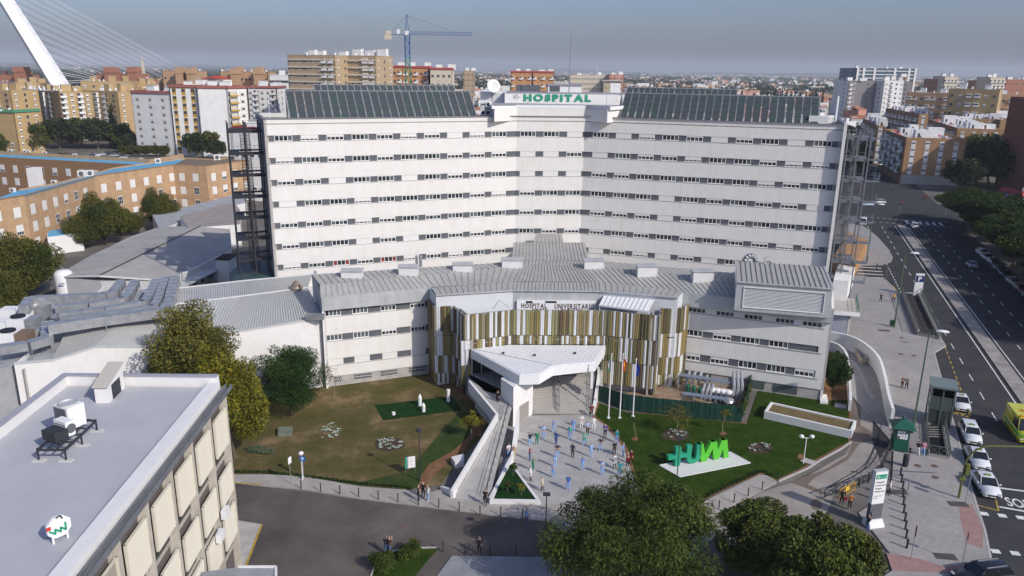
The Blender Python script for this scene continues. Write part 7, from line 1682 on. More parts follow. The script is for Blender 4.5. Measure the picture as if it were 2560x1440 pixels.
a=W(2262,1168); mb=MB(); mb.lathe([(.25,0),(.3,.1),(.3,1.25),(.22,1.35),(.05,1.4)],14); o=mb.build('litter_bin',M_dark); o.location=(a.x,a.y,.12); tag(o,'dark cylindrical litter bin standing in front of the green kiosk','bin')
a=W(2228,818); mb=MB(); mb.box(-.25,-.2,.2,.25,.2,1.1); mb.tube((0,0,0),(0,0,.3),.06,6); o=mb.build('litter_bin',mat('bin_green',(.02,.10,.05),.5)); o.location=(a.x,a.y,.12); tag(o,'green litter bin at the foot of the tall lamp by the parking ramp','bin')
xr=thing('guard_railing','dark railing following the curved edge of the service lane','railing')
rp=[V2(W(x,y,.1))for x,y in((2234,1030),(2232,1090),(2222,1130),(2200,1180),(2170,1205),(2145,1215),(2060,1245))]
for a,b in zip(rp,rp[1:]):xrail(xr,a,b,.12,.95,M_dark)
a,b=V2(W(2097,1247,0)),V2(W(2137,1228,0)); f_,l_=frame(a,b); t=thing('works_barrier','yellow crowd barrier standing in the service lane','barrier'); t.matrix_basis=f_
M_yb=mat('barrier_yellow',(.55,.30,.03),.6); mb=MB(); mb.tube((0,0,.15),(0,0,1.05),.03,5); mb.tube((l_,0,.15),(l_,0,1.05),.03,5); mb.tube((0,0,1.05),(l_,0,1.05),.03,5); mb.tube((0,0,.2),(l_,0,.2),.03,5)
for i in range(12):x=l_*(i+.5)/12; mb.tube((x,0,.2),(x,0,1.05),.018,4)
mb.beam((.2,-.3,.02),(.2,.3,.02),.04,.04); mb.beam((l_-.2,-.3,.02),(l_-.2,.3,.02),.04,.04); mb.build('frame',M_yb,t)
mb=MB(); mb.box(l_*.35,-.03,.5,l_*.6,-.01,.95); mb.build('plate',mat('barrier_plate',(.65,.42,.03),.6),t)
a=W(2396,1247); t=thing('traffic_signal','olive green curved traffic signal mast reaching over the taxis','traffic light',loc=(a.x,a.y,.12),rz=-.15)
mb=MB(); mb.tube((0,0,0),(0,0,3.6),.13,8,r2=.1); P_=[Vector((0,0,3.6))]
for i in range(1,9):an=i/8*PI*.5; P_.append(Vector((2.2*(1-math.cos(an)),0,3.6+2.2*math.sin(an))))
P_.append(Vector((6.8,0,6.1)));
for p,q in zip(P_,P_[1:]):mb.tube(p,q,.09,8,r2=.08)
mb.build('mast',M_op,t)
mb=MB(); mb.box(.1,-.2,2.6,.45,.2,3.7); mb.box(-.3,-.2,2.0,.3,.2,2.25); mb.build('signal_head',M_op,t)
for i,(x,y,lab)in enumerate(((2250,533,'traffic light with red lamp on the median at the junction'),(2363,540,'traffic light with red lamp under the first street tree'))):
 a=W(x,y); t=thing('traffic_signal',lab,'traffic light',loc=(a.x,a.y,.1)); mb=MB(); mb.tube((0,0,0),(0,0,2.3),.06,6); mb.build('post',M_galv,t); mb=MB(); mb.box(-.2,-.15,2.3,.2,.15,3.4); mb.build('signal_head',M_dark,t)
 mb=MB(); mb.tube((0,-.16,3.2),(0,-.2,3.2),.14,12); mb.build('red_lamp',mat('lit_red_lamp',(.5,.02,.02),.4,emit=(.9,.05,.03)),t)
for i,(x,y,h_,r_,lab)in enumerate(((1121,1005,1.65,.22,'plain white pillar stub at the right corner of the turf patch'),(1050,1015,1.55,.24,'taller white pencil shaped post with pointed top on the turf patch'),(1059,1030,1.15,.22,'shorter white pencil shaped post with pointed top on the turf patch'))):
 a=W(x,y); mb=MB(); mb.lathe([(r_,0),(r_,h_*(.98 if i==0 else.72)),(.16 if i==0 else.03,h_)],14); o=mb.build('white_post',M_paint); o.location=(a.x,a.y,.07); tag(o,lab,'post')
a=W(984,1038); mb=MB(); mb.tube((0,0,0),(0,0,.3),.22,12); o=mb.build('white_drum',M_paint); o.location=(a.x,a.y,.08); tag(o,'low white drum on the turf patch','drum')
t=thing('information_board','white board with green edge on two posts on the dry lawn','information sign'); a,b=V2(W(1014,1188)),V2(W(1038,1184)); f_,l_=frame(a,b); t.matrix_basis=f_
mb=MB(); mb.tube((0,0,0),(0,0,2.0),.035,6); mb.tube((l_,0,0),(l_,0,2.0),.035,6); mb.build('post',M_gp,t); mb=MB(); mb.box(-.02,-.04,.75,l_+.02,0.04,2.0); mb.build('board',M_paint,t); mb=MB(); mb.box(-.03,-.045,.74,.16,.045,2.01); mb.build('green_strip',M_green,t); mb=MB()
for k in range(5):mb.box(.25,-.046,1.75-k*.16,l_-.2-.1*(k%2),-.041,1.79-k*.16)
mb.build('printed_line',M_zinc,t)
for nm,lab,px_,h_,m in(('stone_box','grey stone box with green side on the dry lawn',((695,1092),(730,1090),(732,1077),(697,1078)),.5,mat('mossy_stone',(.16,.19,.15),.9,var=.2)),('stone_block','small grey block beside the yellow tree on the dry lawn',((644,1068),(662,1068),(662,1058),(646,1057)),.6,M_conc),('manhole_slab','pale slab on the green lawn below the white basement wall',((2050,1010),(2070,1012),(2066,992),(2048,992)),.3,M_whiter),('brick_box','square tiled box with orange top against the right wing basement',((1913,980),(1937,983),(1938,968),(1915,965)),1.0,M_conc),('manhole_slab','flat orange slab at the foot of the twin globe lamp',((1992,1148),(2008,1152),(2012,1140),(1996,1138)),.12,M_soil),('manhole_slab','pale concrete slab beside the driveway near the twin globe lamp',((2000,1155),(2030,1165),(2042,1157),(2012,1147)),.1,M_conc),('manhole_slab','long pale slab pair right of the lawn tree',((2085,1018),(2115,1025),(2116,1015),(2088,1010)),.14,M_conc),('concrete_block','low block with orange top under the ramp wall at the lawn corner',((1138,1172),(1160,1166),(1160,1150),(1128,1158)),.7,M_whiter)):
 P=[V2(W(x,y))for x,y in px_]; mb=MB(); mb.prism([tuple(p)for p in P],.0,h_+.05); o=mb.build(nm,m); tag(o,lab,nm.split('_')[-1])
for i,(cx,cy,rx,ry,lab,gr)in enumerate(((830,1080,46,22,'left flower bed with rows of pale succulents on the dry lawn',0),(975,1112,38,18,'round flower bed of white plants on the dry lawn',1),(1690,1088,34,15,'round flower bed under the bare bushy tree on the green lawn',1),(1900,1121,30,14,'round flower bed right of the green letters',1))):
 blob('soil_bed',cx,cy,rx,ry,.07,M_soil if i else MATS['dry_patchy_lawn'],seed=i*3,amp=.08)if i==0 else blob('soil_bed',cx,cy,rx,ry,.07,mat('dark_bed_soil',(.06,.045,.035),.95,col2=(.11,.075,.055),scale=2),seed=i*3,amp=.06)
 mb=MB(); rr=random.Random(i)
 for k in range(34 if i<2 else 16):
  an=rr.random()*2*PI; rad=math.sqrt(rr.random())*.85
  if i==0:p=W(cx-20+rr.random()*40+rr.uniform(-8,8),cy+18-38*rr.random());
  else:p=W(cx+rx*rad*math.cos(an),cy+ry*rad*math.sin(an))
  s_=rr.uniform(.14,.26)
  for j in range(7):
   a2=j*2*PI/7+rr.random(); d=Vector((math.cos(a2),math.sin(a2),0)); e=Vector((-d.y,d.x,0))*s_*.28; c0=Vector((p.x,p.y,.08)); mb.add([c0,c0+d*s_*.6+e+Vector((0,0,s_*.6)),c0+d*s_*1.2+Vector((0,0,s_*.7)),c0+d*s_*.6-e+Vector((0,0,s_*.6))],[(0,1,2,3)],0 if rr.random()<.75 else 1)
 tag(mb.build('flower_bed',[mat('silver_leaf',(.42,.46,.40),.8),mat('green_leaf_bed',(.06,.13,.03),.8)]),lab,'flower bed',kind='stuff')
for i,(x,y)in enumerate(((1588,1098),(1808,1085))):blob('soil_bed',x,y,9,4.5,.07,M_soil,seed=i,amp=.1)
mh=MB(); mh.tube((0,0,0),(0,0,.012),.36,18); mh=mh.mesh('manhole_cover',mat('rusty_manhole',(.14,.09,.07),.8,var=.2,scale=5))
for i,(x,y,lab)in enumerate(((2294,1164,'left manhole cover in front of the kiosk'),(2336,1165,'right manhole cover in front of the kiosk'),(2338,1193,'manhole cover nearest the traffic signal mast'),(2252,885,'left manhole cover past the parking ramp'),(2285,889,'right manhole cover past the parking ramp'),(2254,844,'manhole cover at the parking ramp end wall'),(1003,1316,'manhole cover in the dark driveway'))):
 a=W(x,y,.13); tag(inst('manhole_cover',mh,loc=(a.x,a.y,.122 if i<6 else.014)),lab,'manhole cover')
gm=MB(); gm.box(-.9,-.45,0,.9,.45,.01); gm=gm.mesh('drain_grate',mat('dark_grate',(.09,.08,.075),.8,var=.2,scale=9))
for i,(x,y,lab)in enumerate(((2245,1230,'brown drain grate beside the bollard row'),(2395,1260,'drain grate at the foot of the signal mast'),(2363,1391,'drain grate near the bottom pavement corner'),(2210,826,'wide dark drain grate on the far pavement'),(2136,1177,'small drain grate in the service lane'))):
 a=W(x,y,.13); tag(inst('drain_grate',gm,loc=(a.x,a.y,.123 if i<4 else.03),scale=1 if i<4 else.4,rz=-.1),lab,'drain grate')
 # ================================================================ trees
import numpy as np
def leafmats(n,cols):return[mat(f'{n}_{i}',c,.75,spec=.12)for i,c in enumerate(cols)]
def crown_mesh(name,lobes,N,size,mats,seed=0,asp=.45,droop=.3,shell=.55,w=(.45,.35,.2)):
 """leaf-sized faces spread through the volume of many lobes; lobes: (x, y, z, rx, ry, rz)"""
 g=np.random.default_rng(seed); L=np.array(lobes,float); vol=(L[:,3]*L[:,4]*L[:,5])**(2/3); idx=g.choice(len(L),N,p=vol/vol.sum())
 d=g.normal(size=(N,3)); d/=np.linalg.norm(d,axis=1)[:,None]; r=1-shell*g.random(N)**1.6+.10*g.random(N)
 P=L[idx,:3]+d*r[:,None]*L[idx,3:6]
 ax=d*.7+g.normal(size=(N,3))*.6; ax[:,2]-=droop; ax/=np.linalg.norm(ax,axis=1)[:,None]
 b=np.cross(ax,g.normal(size=(N,3))+d); b/=np.linalg.norm(b,axis=1)[:,None]
 s=(size*(.6+.8*g.random(N)))[:,None]; n=np.cross(ax,b)
 V=np.stack([P-ax*s*.5,P+b*s*asp*.5+n*s*.06,P+ax*s*.5,P-b*s*asp*.5+n*s*.06],1).reshape(-1,3)
 me=bpy.data.meshes.new(name); me.vertices.add(4*N); me.vertices.foreach_set('co',V.ravel().astype(np.float32)); me.loops.add(4*N); me.loops.foreach_set('vertex_index',np.arange(4*N,dtype=np.int32)); me.polygons.add(N); me.polygons.foreach_set('loop_start',np.arange(0,4*N,4,dtype=np.int32))
 lobem=g.random(len(L)); q=np.clip(.55*lobem[idx]+.45*g.random(N),0,.999); mi=np.searchsorted(np.cumsum(w),q).clip(0,len(mats)-1)
 me.polygons.foreach_set('material_index',mi.astype(np.int32)); [me.materials.append(m)for m in mats]; me.update(calc_edges=True); me.validate(); return me
def mklobes(rx,ry,rz,n,seed,f=.42,cz=0,flat=.0):
 r=random.Random(seed); out=[(0,0,cz,rx*.62,ry*.62,rz*.62)]; f=f*1.15
 for i in range(n):
  while 1:
   x,y,z=r.uniform(-1,1),r.uniform(-1,1),r.uniform(-1,1)
   if x*x+y*y+z*z<1:break
  k=f*r.uniform(.5,1.25)*(1-.35*max(0,z)); out.append((x*rx*.86,y*ry*.86,cz+z*rz*.84,rx*k,ry*k,rz*k*.85))
 return out
M_bark=mat('bark',(.13,.10,.075),.95,var=.2,scale=3)
def trunk_mesh(h,r0,top,spread,seed,n=7,m=None):
 r=random.Random(seed); mb=MB(); prev=Vector((0,0,-.1)); rad=r0
 for i in range(1,4):q=Vector((r.uniform(-.12,.12)*i,r.uniform(-.12,.12)*i,h*i/3)); mb.tube(prev,q,rad,8,r2=rad*.82); prev=q; rad*=.82
 for i in range(n):
  a=2*PI*i/n+r.random(); q=prev+Vector((math.cos(a)*spread*r.uniform(.3,.6),math.sin(a)*spread*r.uniform(.3,.6),(top-h)*r.uniform(.35,.6))); mb.tube(prev-Vector((0,0,.2)),q,rad*.6,6,r2=rad*.35); e=q+Vector((math.cos(a)*spread*.4,math.sin(a)*spread*.4,(top-h)*r.uniform(.1,.3))); mb.tube(q,e,rad*.35,5,r2=rad*.08)
  for k in range(2):mb.tube(q,q+Vector((r.uniform(-1,1),r.uniform(-1,1),r.uniform(.3,1)))*spread*.35,rad*.25,4,r2=rad*.05)
 return mb.mesh('trunk',m or M_bark)
def tree(name,label,base,cr,tr,group=None,z=0,rz=0,scale=1,cat='tree'):
 t=thing(name,label,cat,loc=(base[0],base[1],z),rz=rz,group=group); t.scale=(scale,)*3 if not isinstance(scale,tuple)else scale
 inst('crown',cr,t); inst('trunk',tr,t); return t
G_dk=leafmats('leaf_dark',[(.022,.045,.012),(.035,.062,.016),(.055,.08,.02)]); G_pine=leafmats('needle',[(.02,.046,.012),(.034,.070,.016),(.062,.105,.022)])
G_yel=leafmats('leaf_yellow_green',[(.095,.098,.012),(.16,.148,.016),(.24,.205,.022)]); G_olv=leafmats('leaf_olive',[(.075,.078,.016),(.125,.115,.024),(.19,.165,.038)]); G_mid=leafmats('leaf_mid',[(.032,.054,.012),(.062,.088,.018),(.115,.135,.028)]); G_far=leafmats('leaf_far',[(.022,.034,.014),(.034,.048,.018),(.05,.062,.022)])
c=W(1580,1338,5.5); b=(c.x,c.y)
lob=mklobes(6.3,5.0,4.7,56,3,.32,cz=6.0)+[(-4.6,1.6,6.6,1.1,.9,.6),(-3.0,2.6,7.2,1.2,1.0,.7),(4.6,2.0,6.0,1.2,1,.8),(-5.3,-.5,4.6,1.1,1,.6)]
tree('feathery_tree','large dark green feathery tree in the near centre hiding part of the plaza',b,crown_mesh('crown',lob,80000,.34,G_mid,1,asp=.22,droop=.55,shell=.7),trunk_mesh(3,.3,8,5,1))
cB=crown_mesh('crown',mklobes(3.9,3.4,2.9,40,8,.34,cz=4.2),52000,.26,G_olv[:1]+G_mid[1:]+G_yel[:1],2,asp=.5,w=(.25,.3,.25,.2)); tB=trunk_mesh(2,.24,6,3,2)
c=W(1918,1338,4.2); tree('round_street_tree','round dense tree at the bottom right, the left and darker of the pair',(c.x,c.y),cB,tB,'pair of dense trees at the bottom right',scale=.95)
c=W(2075,1415,4.2); tree('round_street_tree','round dense yellower tree at the bottom right, below the white totem',(c.x,c.y),cB,tB,'pair of dense trees at the bottom right',rz=2.1,scale=1.12)
b=W(500,1060); h=zat(450,762,b); tree('olive_leaved_tree','tall brownish olive tree behind the near building roof',b,crown_mesh('crown',mklobes(5.6,4.6,h*.42,50,12,.34,cz=h*.60),52000,.30,G_olv+G_mid[1:2],3,w=(.35,.3,.15,.2)),trunk_mesh(h*.25,.28,h*.8,4.5,3))
b=W(587,1143); h=zat(600,862,b); tree('yellow_green_tree','bright yellow green tree in front of the dark pine',b,crown_mesh('crown',mklobes(4.0,3.6,h*.42,44,14,.34,cz=h*.60),46000,.28,G_yel+G_mid[1:2],4,w=(.35,.3,.15,.2)),trunk_mesh(h*.22,.26,h*.8,3,4))
b=W(728,1038); h=zat(735,850,b); tree('dark_pine_tree','rounded dark green pine on the dry lawn by the white wall',b,crown_mesh('crown',mklobes(4.1,3.9,h*.40,60,15,.34,cz=h*.58),60000,.22,G_pine,5,asp=.3,droop=-.5),trunk_mesh(h*.2,.2,h*.8,3.5,5,n=9))
b=W(2088,985); h=zat(2100,872,b); tree('glossy_round_tree','round dark glossy tree between the right wing end and the curved wall',b,crown_mesh('crown',mklobes(1.9,1.9,h*.38,30,16,.34,cz=h*.58),15000,.22,G_dk,6,asp=.5),trunk_mesh(h*.22,.12,h*.75,1.6,6))
cH=crown_mesh('crown',mklobes(4.4,4.2,4.9,40,20,.36,cz=5.9),32000,.34,G_mid[:1]+G_olv[:2]+G_mid[1:2],7,w=(.3,.3,.2,.2)); tH=trunk_mesh(1.8,.26,7,4,7)
for x,y,s,lab in((72,745,1.15,'round autumn green tree left of the big white tank'),(268,612,1.15,'big tree in front of the brick wing, left of the round one'),(212,622,.8,'smaller yellowish tree leaning against the big tree by the brick wing'),(402,568,.95,'round dark tree by the brick wing, right of the big tree'),(330,590,.62,'small shrubby tree between the two trees by the shed'),(-12,800,.95,'dark tree cut by the left photo edge beyond the service roof'),(30,850,.8,'dark tree in the shaded yard left of the service roof'),(8,1010,.8,'dark tree at the left edge behind the near building'),(165,1000,.62,'thin tree poking above the near building parapet')):
 a=W(x,y); tree('broadleaf_tree',lab,a,cH,tH,'trees around the brick wing and shed',rz=x*.7,scale=s)
cG=crown_mesh('crown',mklobes(8.2,7.4,3.9,56,24,.30,cz=8.0),60000,.42,G_dk[:1]+G_mid[:2]+G_olv[:1],8,w=(.4,.3,.2,.1)); tG=trunk_mesh(3.2,.32,9,6,8)
k=0; ordw='first second third fourth fifth sixth seventh eighth ninth tenth'.split()
for t in range(9):
 p=AV(134-t*13,18.5+(t%2)*1.5); tree('avenue_tree',ordw[t]+' dark spreading avenue tree counted from the junction on the right kerb',p,cG,tG,'avenue trees along the right kerb',rz=t*1.3,scale=.88+.08*(t%3))
for t,(s_,sc_)in enumerate(((33,1.05),(35,.95),(34,1.1),(36,1.0),(33,1.1),(35,1.0))):p=AV(124-t*16,s_); tree('avenue_tree',ordw[t]+' tree of the second row behind the right kerb trees, from the junction',p,cG,tG,'second row of trees right of the avenue',rz=t*2.1,scale=sc_)
cF=crown_mesh('crown',mklobes(4.4,4.2,3.2,22,30,.42,cz=5.0),5200,.75,G_far,9); tF=trunk_mesh(2,.25,6,4,9,n=4)
cF2=crown_mesh('crown',mklobes(4.4,4.2,3.2,22,31,.42,cz=5.0),5200,.75,G_mid[:1]+G_olv[:2],10)
lst=[(90,382,1.5),(60,378,1.2),(150,372,1.6),(205,368,1.5),(245,372,1.6),(275,366,1.3),(310,372,1.3),(178,360,1.3),(230,352,1.4),(120,352,1.2),(332,382,1.0),(20,366,1.4),(355,378,.9),(300,340,1.2),(492,392,1.2),(530,390,1.3),(545,398,.9),(0,345,1.5),(-15,400,1.3),(20,455,.9),(155,455,1.1),(130,462,.8),(45,448,.8),(560,340,1.2),(2440,462,1.7),(2470,468,1.9),(2505,472,1.7),(2425,445,1.5),(2490,440,1.8),(2520,440,1.8),(2455,430,1.7),(2540,470,1.6),(2400,480,1.3)]
for i,(x,y,s)in enumerate(lst):
 a=W(x,y); tree('park_tree',f'{ordn(sum(q[0] < x for q in lst) + 1) if x < 600 else ordn(sum(600 < q[0] < x for q in lst) + 1)} dark tree from the left '+('in the park strip beyond the blue roofs' if x<600 else 'in the shaded square beyond the corner brick block'),a,cF if i%3 else cF2,tF,'park trees left' if x<600 else 'square trees right',rz=i,scale=s*1.15)
for i,x in enumerate((312,332,352,372,392,412)):a=W(x,391); tree('clipped_tree',f'{ordn(i + 1)} small clipped round tree from the left in the row before the white tower',a,cF2,tF,'clipped trees in a row',rz=i,scale=.6)
rt=random.Random(77); n_=0
for i in range(400):
 Y=rt.uniform(300,900); x=rt.uniform(-.1,.72)*Y; px,py=pix(x,Y,6)
 if(1000<px<2600)and n_<95 and rt.random()<.6:inst_=tree('street_tree',f'small dark tree in the town, {round(Y / 10) * 10} metres off, {round(px / 25.6)} percent from the left edge',(x,Y),cF,tF,'trees among the town roofs',rz=i,scale=rt.uniform(.7,1.3)); n_+=1
cc_=MB(); cyl=crown_mesh('crown',[(rt.uniform(-.5,.5),rt.uniform(-.5,.5),z,1.9*(1-z/17)+.4,1.9*(1-z/17)+.4,2.0)for z in np.arange(2,16,1.1)],1500,.9,leafmats('cypress',[(.010,.018,.010),(.016,.026,.013)]),11,w=(.6,.4)); tC=trunk_mesh(2,.3,3,.3,11,n=1)
for i in range(78):x=1700+360*i/78+rt.uniform(-4,4); a=WY(x,240,rt.uniform(760,900)); tree('cypress_tree',f'{ordn(i + 1)} dark cypress from the left in the long row above the right solar panels',(a.x,a.y),cyl,tC,'row of cypresses behind the right wing',scale=(1,1,rt.uniform(.8,1.5)),rz=i)
a=W(290,372); tree('cypress_tree','tall single dark cypress in front of the ochre blocks',a,cyl,tC,scale=1.25)
lob=[]
for i in range(1300):
 y=680*(9**rt.random()); x=rt.uniform(-.75,.75)*y; px,py=pix(x,y)
 if y<1300 and px>700:continue
 if px>1200 and rt.random()<.35:continue
 lob.append((x,y,rt.uniform(2,6),rt.uniform(10,45)*(1+y/3000),rt.uniform(8,20),rt.uniform(5,11)))
o=bpy.data.objects.new('distant_woods',crown_mesh('distant_woods',lob,120000,6.5,G_far[:2]+[mat('wood_haze_green',(.04,.05,.025),.9)],12,asp=.8)); link(o); tag(o,'dark belts of distant woods below the horizon','woods',kind='stuff')
def sapling(label,x,y,h,r,N,mats,size=.16,z=.06,cz=.75,name='young_tree',rad=.05):
 a=W(x,y,z); return tree(name,label,a,crown_mesh('crown',mklobes(r,r,r*.9,10,int(x),.45,cz=h*cz),N,size,mats,int(x)),trunk_mesh(h*.55,rad,h*.9,r*.8,int(x),n=5,m=mat('pale_twig',(.28,.24,.18),.9)),z=z)
sapling('young staked tree with soil ring at the left of the green lawn',1588,1098,3.2,.55,260,G_mid); sapling('bushy half bare tree in the flower bed by the green fence',1690,1086,3.4,1.6,1500,G_olv,.16); sapling('young tree with yellowish leaves before the green fence',1808,1084,3.4,.6,240,G_yel)
sapling('small yellow leaved tree beside the ramp wall on the lawn strip',1180,1098,3.4,1.1,1200,G_yel,.2); sapling('bare reddish tree against the white wall by the pine',836,995,4.5,1.0,160,leafmats('red_twig',[(.16,.07,.05)]*2),.12)
for x,y,lab in((1302,1240,'right small shrub inside the triangular planter'),(1270,1232,'left small shrub inside the triangular planter'),(1283,1190,'small palm near the tip of the triangular planter')):sapling(lab,x,y,1.4,.42,330,G_mid if x!=1302 else G_yel,.2,z=.4,name='planter_shrub',rad=.02)
for x,y,s,lab in((1025,1392,1.0,'round clipped bush at the near island, right one'),(966,1425,1.2,'round clipped bush at the near island, left one'),(652,1128,.9,'low grey green agave clump on the dry lawn')):
 a=W(x,y); o=inst('bush',crown_mesh('bush',mklobes(s*(1.0 if x>700 else 1.5),s,s*(.8 if x>700 else.35),12,int(x),.45,cz=s*(.75 if x>700 else.3)),3500,.16,G_mid if x>700 else leafmats('agave',[(.09,.12,.07),(.13,.16,.09)]),int(x)),loc=(a.x,a.y,.05)); tag(o,lab,'bush')
sheet('lawn',GP(965,1375,1100,1370,1075,1395,1030,1450,920,1460,935,1410),.03,M_lawn); mb=MB(); ke=GP(925,1450,940,1405,985,1378,1030,1372,1095,1370)
for a,b in zip(ke,ke[1:]):mb.beam((a.x,a.y,.06),(b.x,b.y,.06),.14,.14)
struct('kerb',mb,M_kerb)
lob=[]; hp=GP(560,1184,660,1184,757,1194,900,1213,1010,1222,1040,1226)
for a,b in zip(hp,hp[1:]):
 n=int((b-a).length/.6)
 for i in range(n):p=a.lerp(b,i/n); lob.append((p.x,p.y+.1,.18,.3,.18,.16))
lob2=[]; hp=GP(1650,1262,1745,1262,1790,1236,1900,1186,1915,1187,1945,1202)
for a,b in zip(hp,hp[1:]):
 n=int((b-a).length/.6)
 for i in range(n):p=a.lerp(b,i/n); lob2.append((p.x,p.y+.35,.18,.3,.18,.14))
for l_,lab in((lob,'low clipped hedge along the dry lawn kerb'),(lob2,'low clipped hedge along the green lawn kerb')):o=inst('hedge',crown_mesh('hedge',l_,6000,.13,G_dk,5)); tag(o,lab,'hedge',kind='stuff')
lob=[]
for i in range(26):p=fp[5].lerp(fp[7],i/25); lob.append((p.x,p.y,rt.uniform(.6,2.0),.3,.5,.5))
tag(inst('climber',crown_mesh('climber',lob,2200,.2,G_mid,6)),'green climber covering the right side of the yard fence','climber',kind='stuff')
# ================================================================ people
def body_mesh(pose):
 """one continuous skinned body with five-fingered hands; slots: skin, top, trousers, shoes, hair"""
 V,E,R=[],[],[]
 def j(p,r,par=None):
  V.append(p); R.append(r)
  if par is not None:E.append((par,len(V)-1))
  return len(V)-1
 lean,step,arms=pose;
 pel=j((0,0,.95),(.15,.11)); sp=j((0,-.01-lean*.2,1.12),(.135,.10),pel); ch=j((0,-lean*.6,1.33),(.17,.115),sp); nk=j((0,-lean,1.47),(.06,.06),ch); hd=j((0,-lean-.02,1.56),(.075,.085),nk); tp=j((0,-lean-.02,1.68),(.078,.09),hd)
 for s in(-1,1):
  hp=j((s*.09,0,.88),(.10,.10),pel); kn=j((s*.11,-s*step*.3-.02,.48),(.066,.07),hp); an=j((s*.12,-s*step,.09),(.042,.045),kn); j((s*.135,-s*step-.15,.035),(.045,.035),an)
  sh=j((s*.18,-lean*.7,1.40),(.062,.062),ch)
  (ex,ey,ez),(wx,wy,wz)=arms[0 if s<0 else 1]
  el=j((s*ex,ey,ez),(.042,.042),sh); wr=j((s*wx,wy,wz),(.028,.024),el)
  d=(Vector((s*wx,wy,wz))-Vector((s*ex,ey,ez))).normalized(); sd=d.cross(Vector((0,0,1))if abs(d.z)<.9 else Vector((0,1,0))).normalized(); pb=Vector((s*wx,wy,wz)); pm=j(tuple(pb+d*.06),(.036,.016),wr)
  for k,ln in enumerate((.06,.072,.066,.05)):f0=j(tuple(pb+d*.10+sd*(.028-.019*k)),(.010,.010),pm); j(tuple(pb+d*(.10+ln)+sd*(.03-.02*k)+Vector((0,-.015,0))),(.008,.008),f0)
  t0=j(tuple(pb+d*.05+sd*.05),(.011,.011),pm); j(tuple(pb+d*.085+sd*.07),(.009,.009),t0)
 me=bpy.data.meshes.new('person'); me.from_pydata(V,E,[]); o=bpy.data.objects.new('tmp',me); sc.collection.objects.link(o)
 m=o.modifiers.new('s','SKIN'); m.use_smooth_shade=True
 for i,r in enumerate(R):me.skin_vertices[0].data[i].radius=r
 me.skin_vertices[0].data[0].use_root=True; o.modifiers.new('u','SUBSURF').levels=1
 nm=bpy.data.meshes.new_from_object(o.evaluated_get(bpy.context.evaluated_depsgraph_get())); bpy.data.objects.remove(o)
 return nm
def hand_near(c,arms):return any((c-Vector((s*a[1][0],a[1][1],a[1][2]))).length<(.20 if True else 0)for s,a in((-1,arms[0]),(1,arms[1])))
DN=((.26,.02,1.13),(.27,-.04,.88)); HIP=((.33,.04,1.16),(.19,-.10,1.02)); FR_=((.22,-.06,1.13),(.06,-.22,1.12)); UP=((.25,-.14,1.22),(.10,-.25,1.48)); BK=((.25,.08,1.14),(.10,.15,.95))
POSES=[(.0,.0,(DN,DN)),(.01,.10,(DN,DN)),(.02,-.06,(HIP,HIP)),(.03,.03,(FR_,FR_)),(.02,.06,(UP,UP)),(0,.02,(BK,BK)),(.05,.24,(DN,FR_))]
PM=[]
for ps in POSES:
 for coat in(0,1):
  me=body_mesh(ps); me.name='person'
  for _ in range(5):me.materials.append(None)
  for p in me.polygons:
   c=p.center; k=0
   if c.z<.085:k=3
   elif c.z<(.93 if not coat else.62):k=2
   elif c.z<1.44:k=1
   if hand_near(c,ps[2])and abs(c.x)>.04 and(c.z>.8 and c.z<1.6)and min((c-Vector((s*a[1][0],a[1][1],a[1][2]))).length for s,a in((-1,ps[2][0]),(1,ps[2][1])))<.16:k=0
   elif k==2 and abs(c.x)>.21:k=1
   if c.z>1.5:k=4 if(c.z>1.68 or c.y>-ps[0]+.015)else 0
   p.material_index=k; p.use_smooth=True
  if coat:
   for v in me.vertices:
    if.45<v.co.z<1.0 and abs(v.co.x)<.24:v.co.x*=1.15+.25*(1.0-v.co.z); v.co.y*=1.3
  PM.append(me)
fm=MB()
for s in(-1,1):fm.box(s*.032-.012,-.112,1.605,s*.032+.012,-.098,1.618,0)
fm.add([(-.014,-.10,1.575),(.014,-.10,1.575),(0,-.125,1.578),(0,-.10,1.61)],[(0,1,2),(0,2,3),(2,1,3)],1); fm.box(-.025,-.105,1.535,.025,-.097,1.545,2)
for s in(-1,1):fm.box(s*.085-.008,-.03,1.575,s*.085+.008,.0,1.615,1)
M_skin=[mat('skin_'+str(i),c,.6)for i,c in enumerate(((.52,.33,.24),(.42,.26,.18),(.30,.18,.12)))]
face_me=[fm.mesh('face',[M_black,m,mat('lips',(.32,.12,.10),.6)])for m in M_skin]
mk=MB(); mk.add([(-.07,-.075,1.60),(0,-.125,1.60),(.07,-.075,1.60),(.055,-.07,1.53),(0,-.12,1.525),(-.055,-.07,1.53)],[(5,4,1,0),(4,3,2,1)]); mk.add([(-.07,-.073,1.60),(.07,-.073,1.60),(.055,-.068,1.53),(-.055,-.068,1.53)],[(0,1,2,3)]); mask_me=mk.mesh('face_mask',mat('mask_pale',(.62,.70,.74),.8))
PC=dict(bl=(.17,.32,.68),lb=(.27,.43,.72),db=(.035,.10,.34),rb=(.01,.03,.33),gr=(.0,.19,.10),mi=(.05,.38,.32),te=(.02,.22,.26),wh=(.74,.74,.74),na=(.018,.022,.045),bk=(.014,.014,.017),rd=(.16,.012,.02),be=(.42,.30,.20),cr=(.62,.55,.43),je=(.07,.13,.25),og=(.45,.16,.02),ye=(.55,.34,.02),gy=(.12,.12,.13),br=(.07,.035,.02),bd=(.30,.19,.09),pk=(.55,.25,.33))
def cm(k,t='cloth'):return mat(f'{t}_{k}',PC[k],.85,var=.08,scale=6)
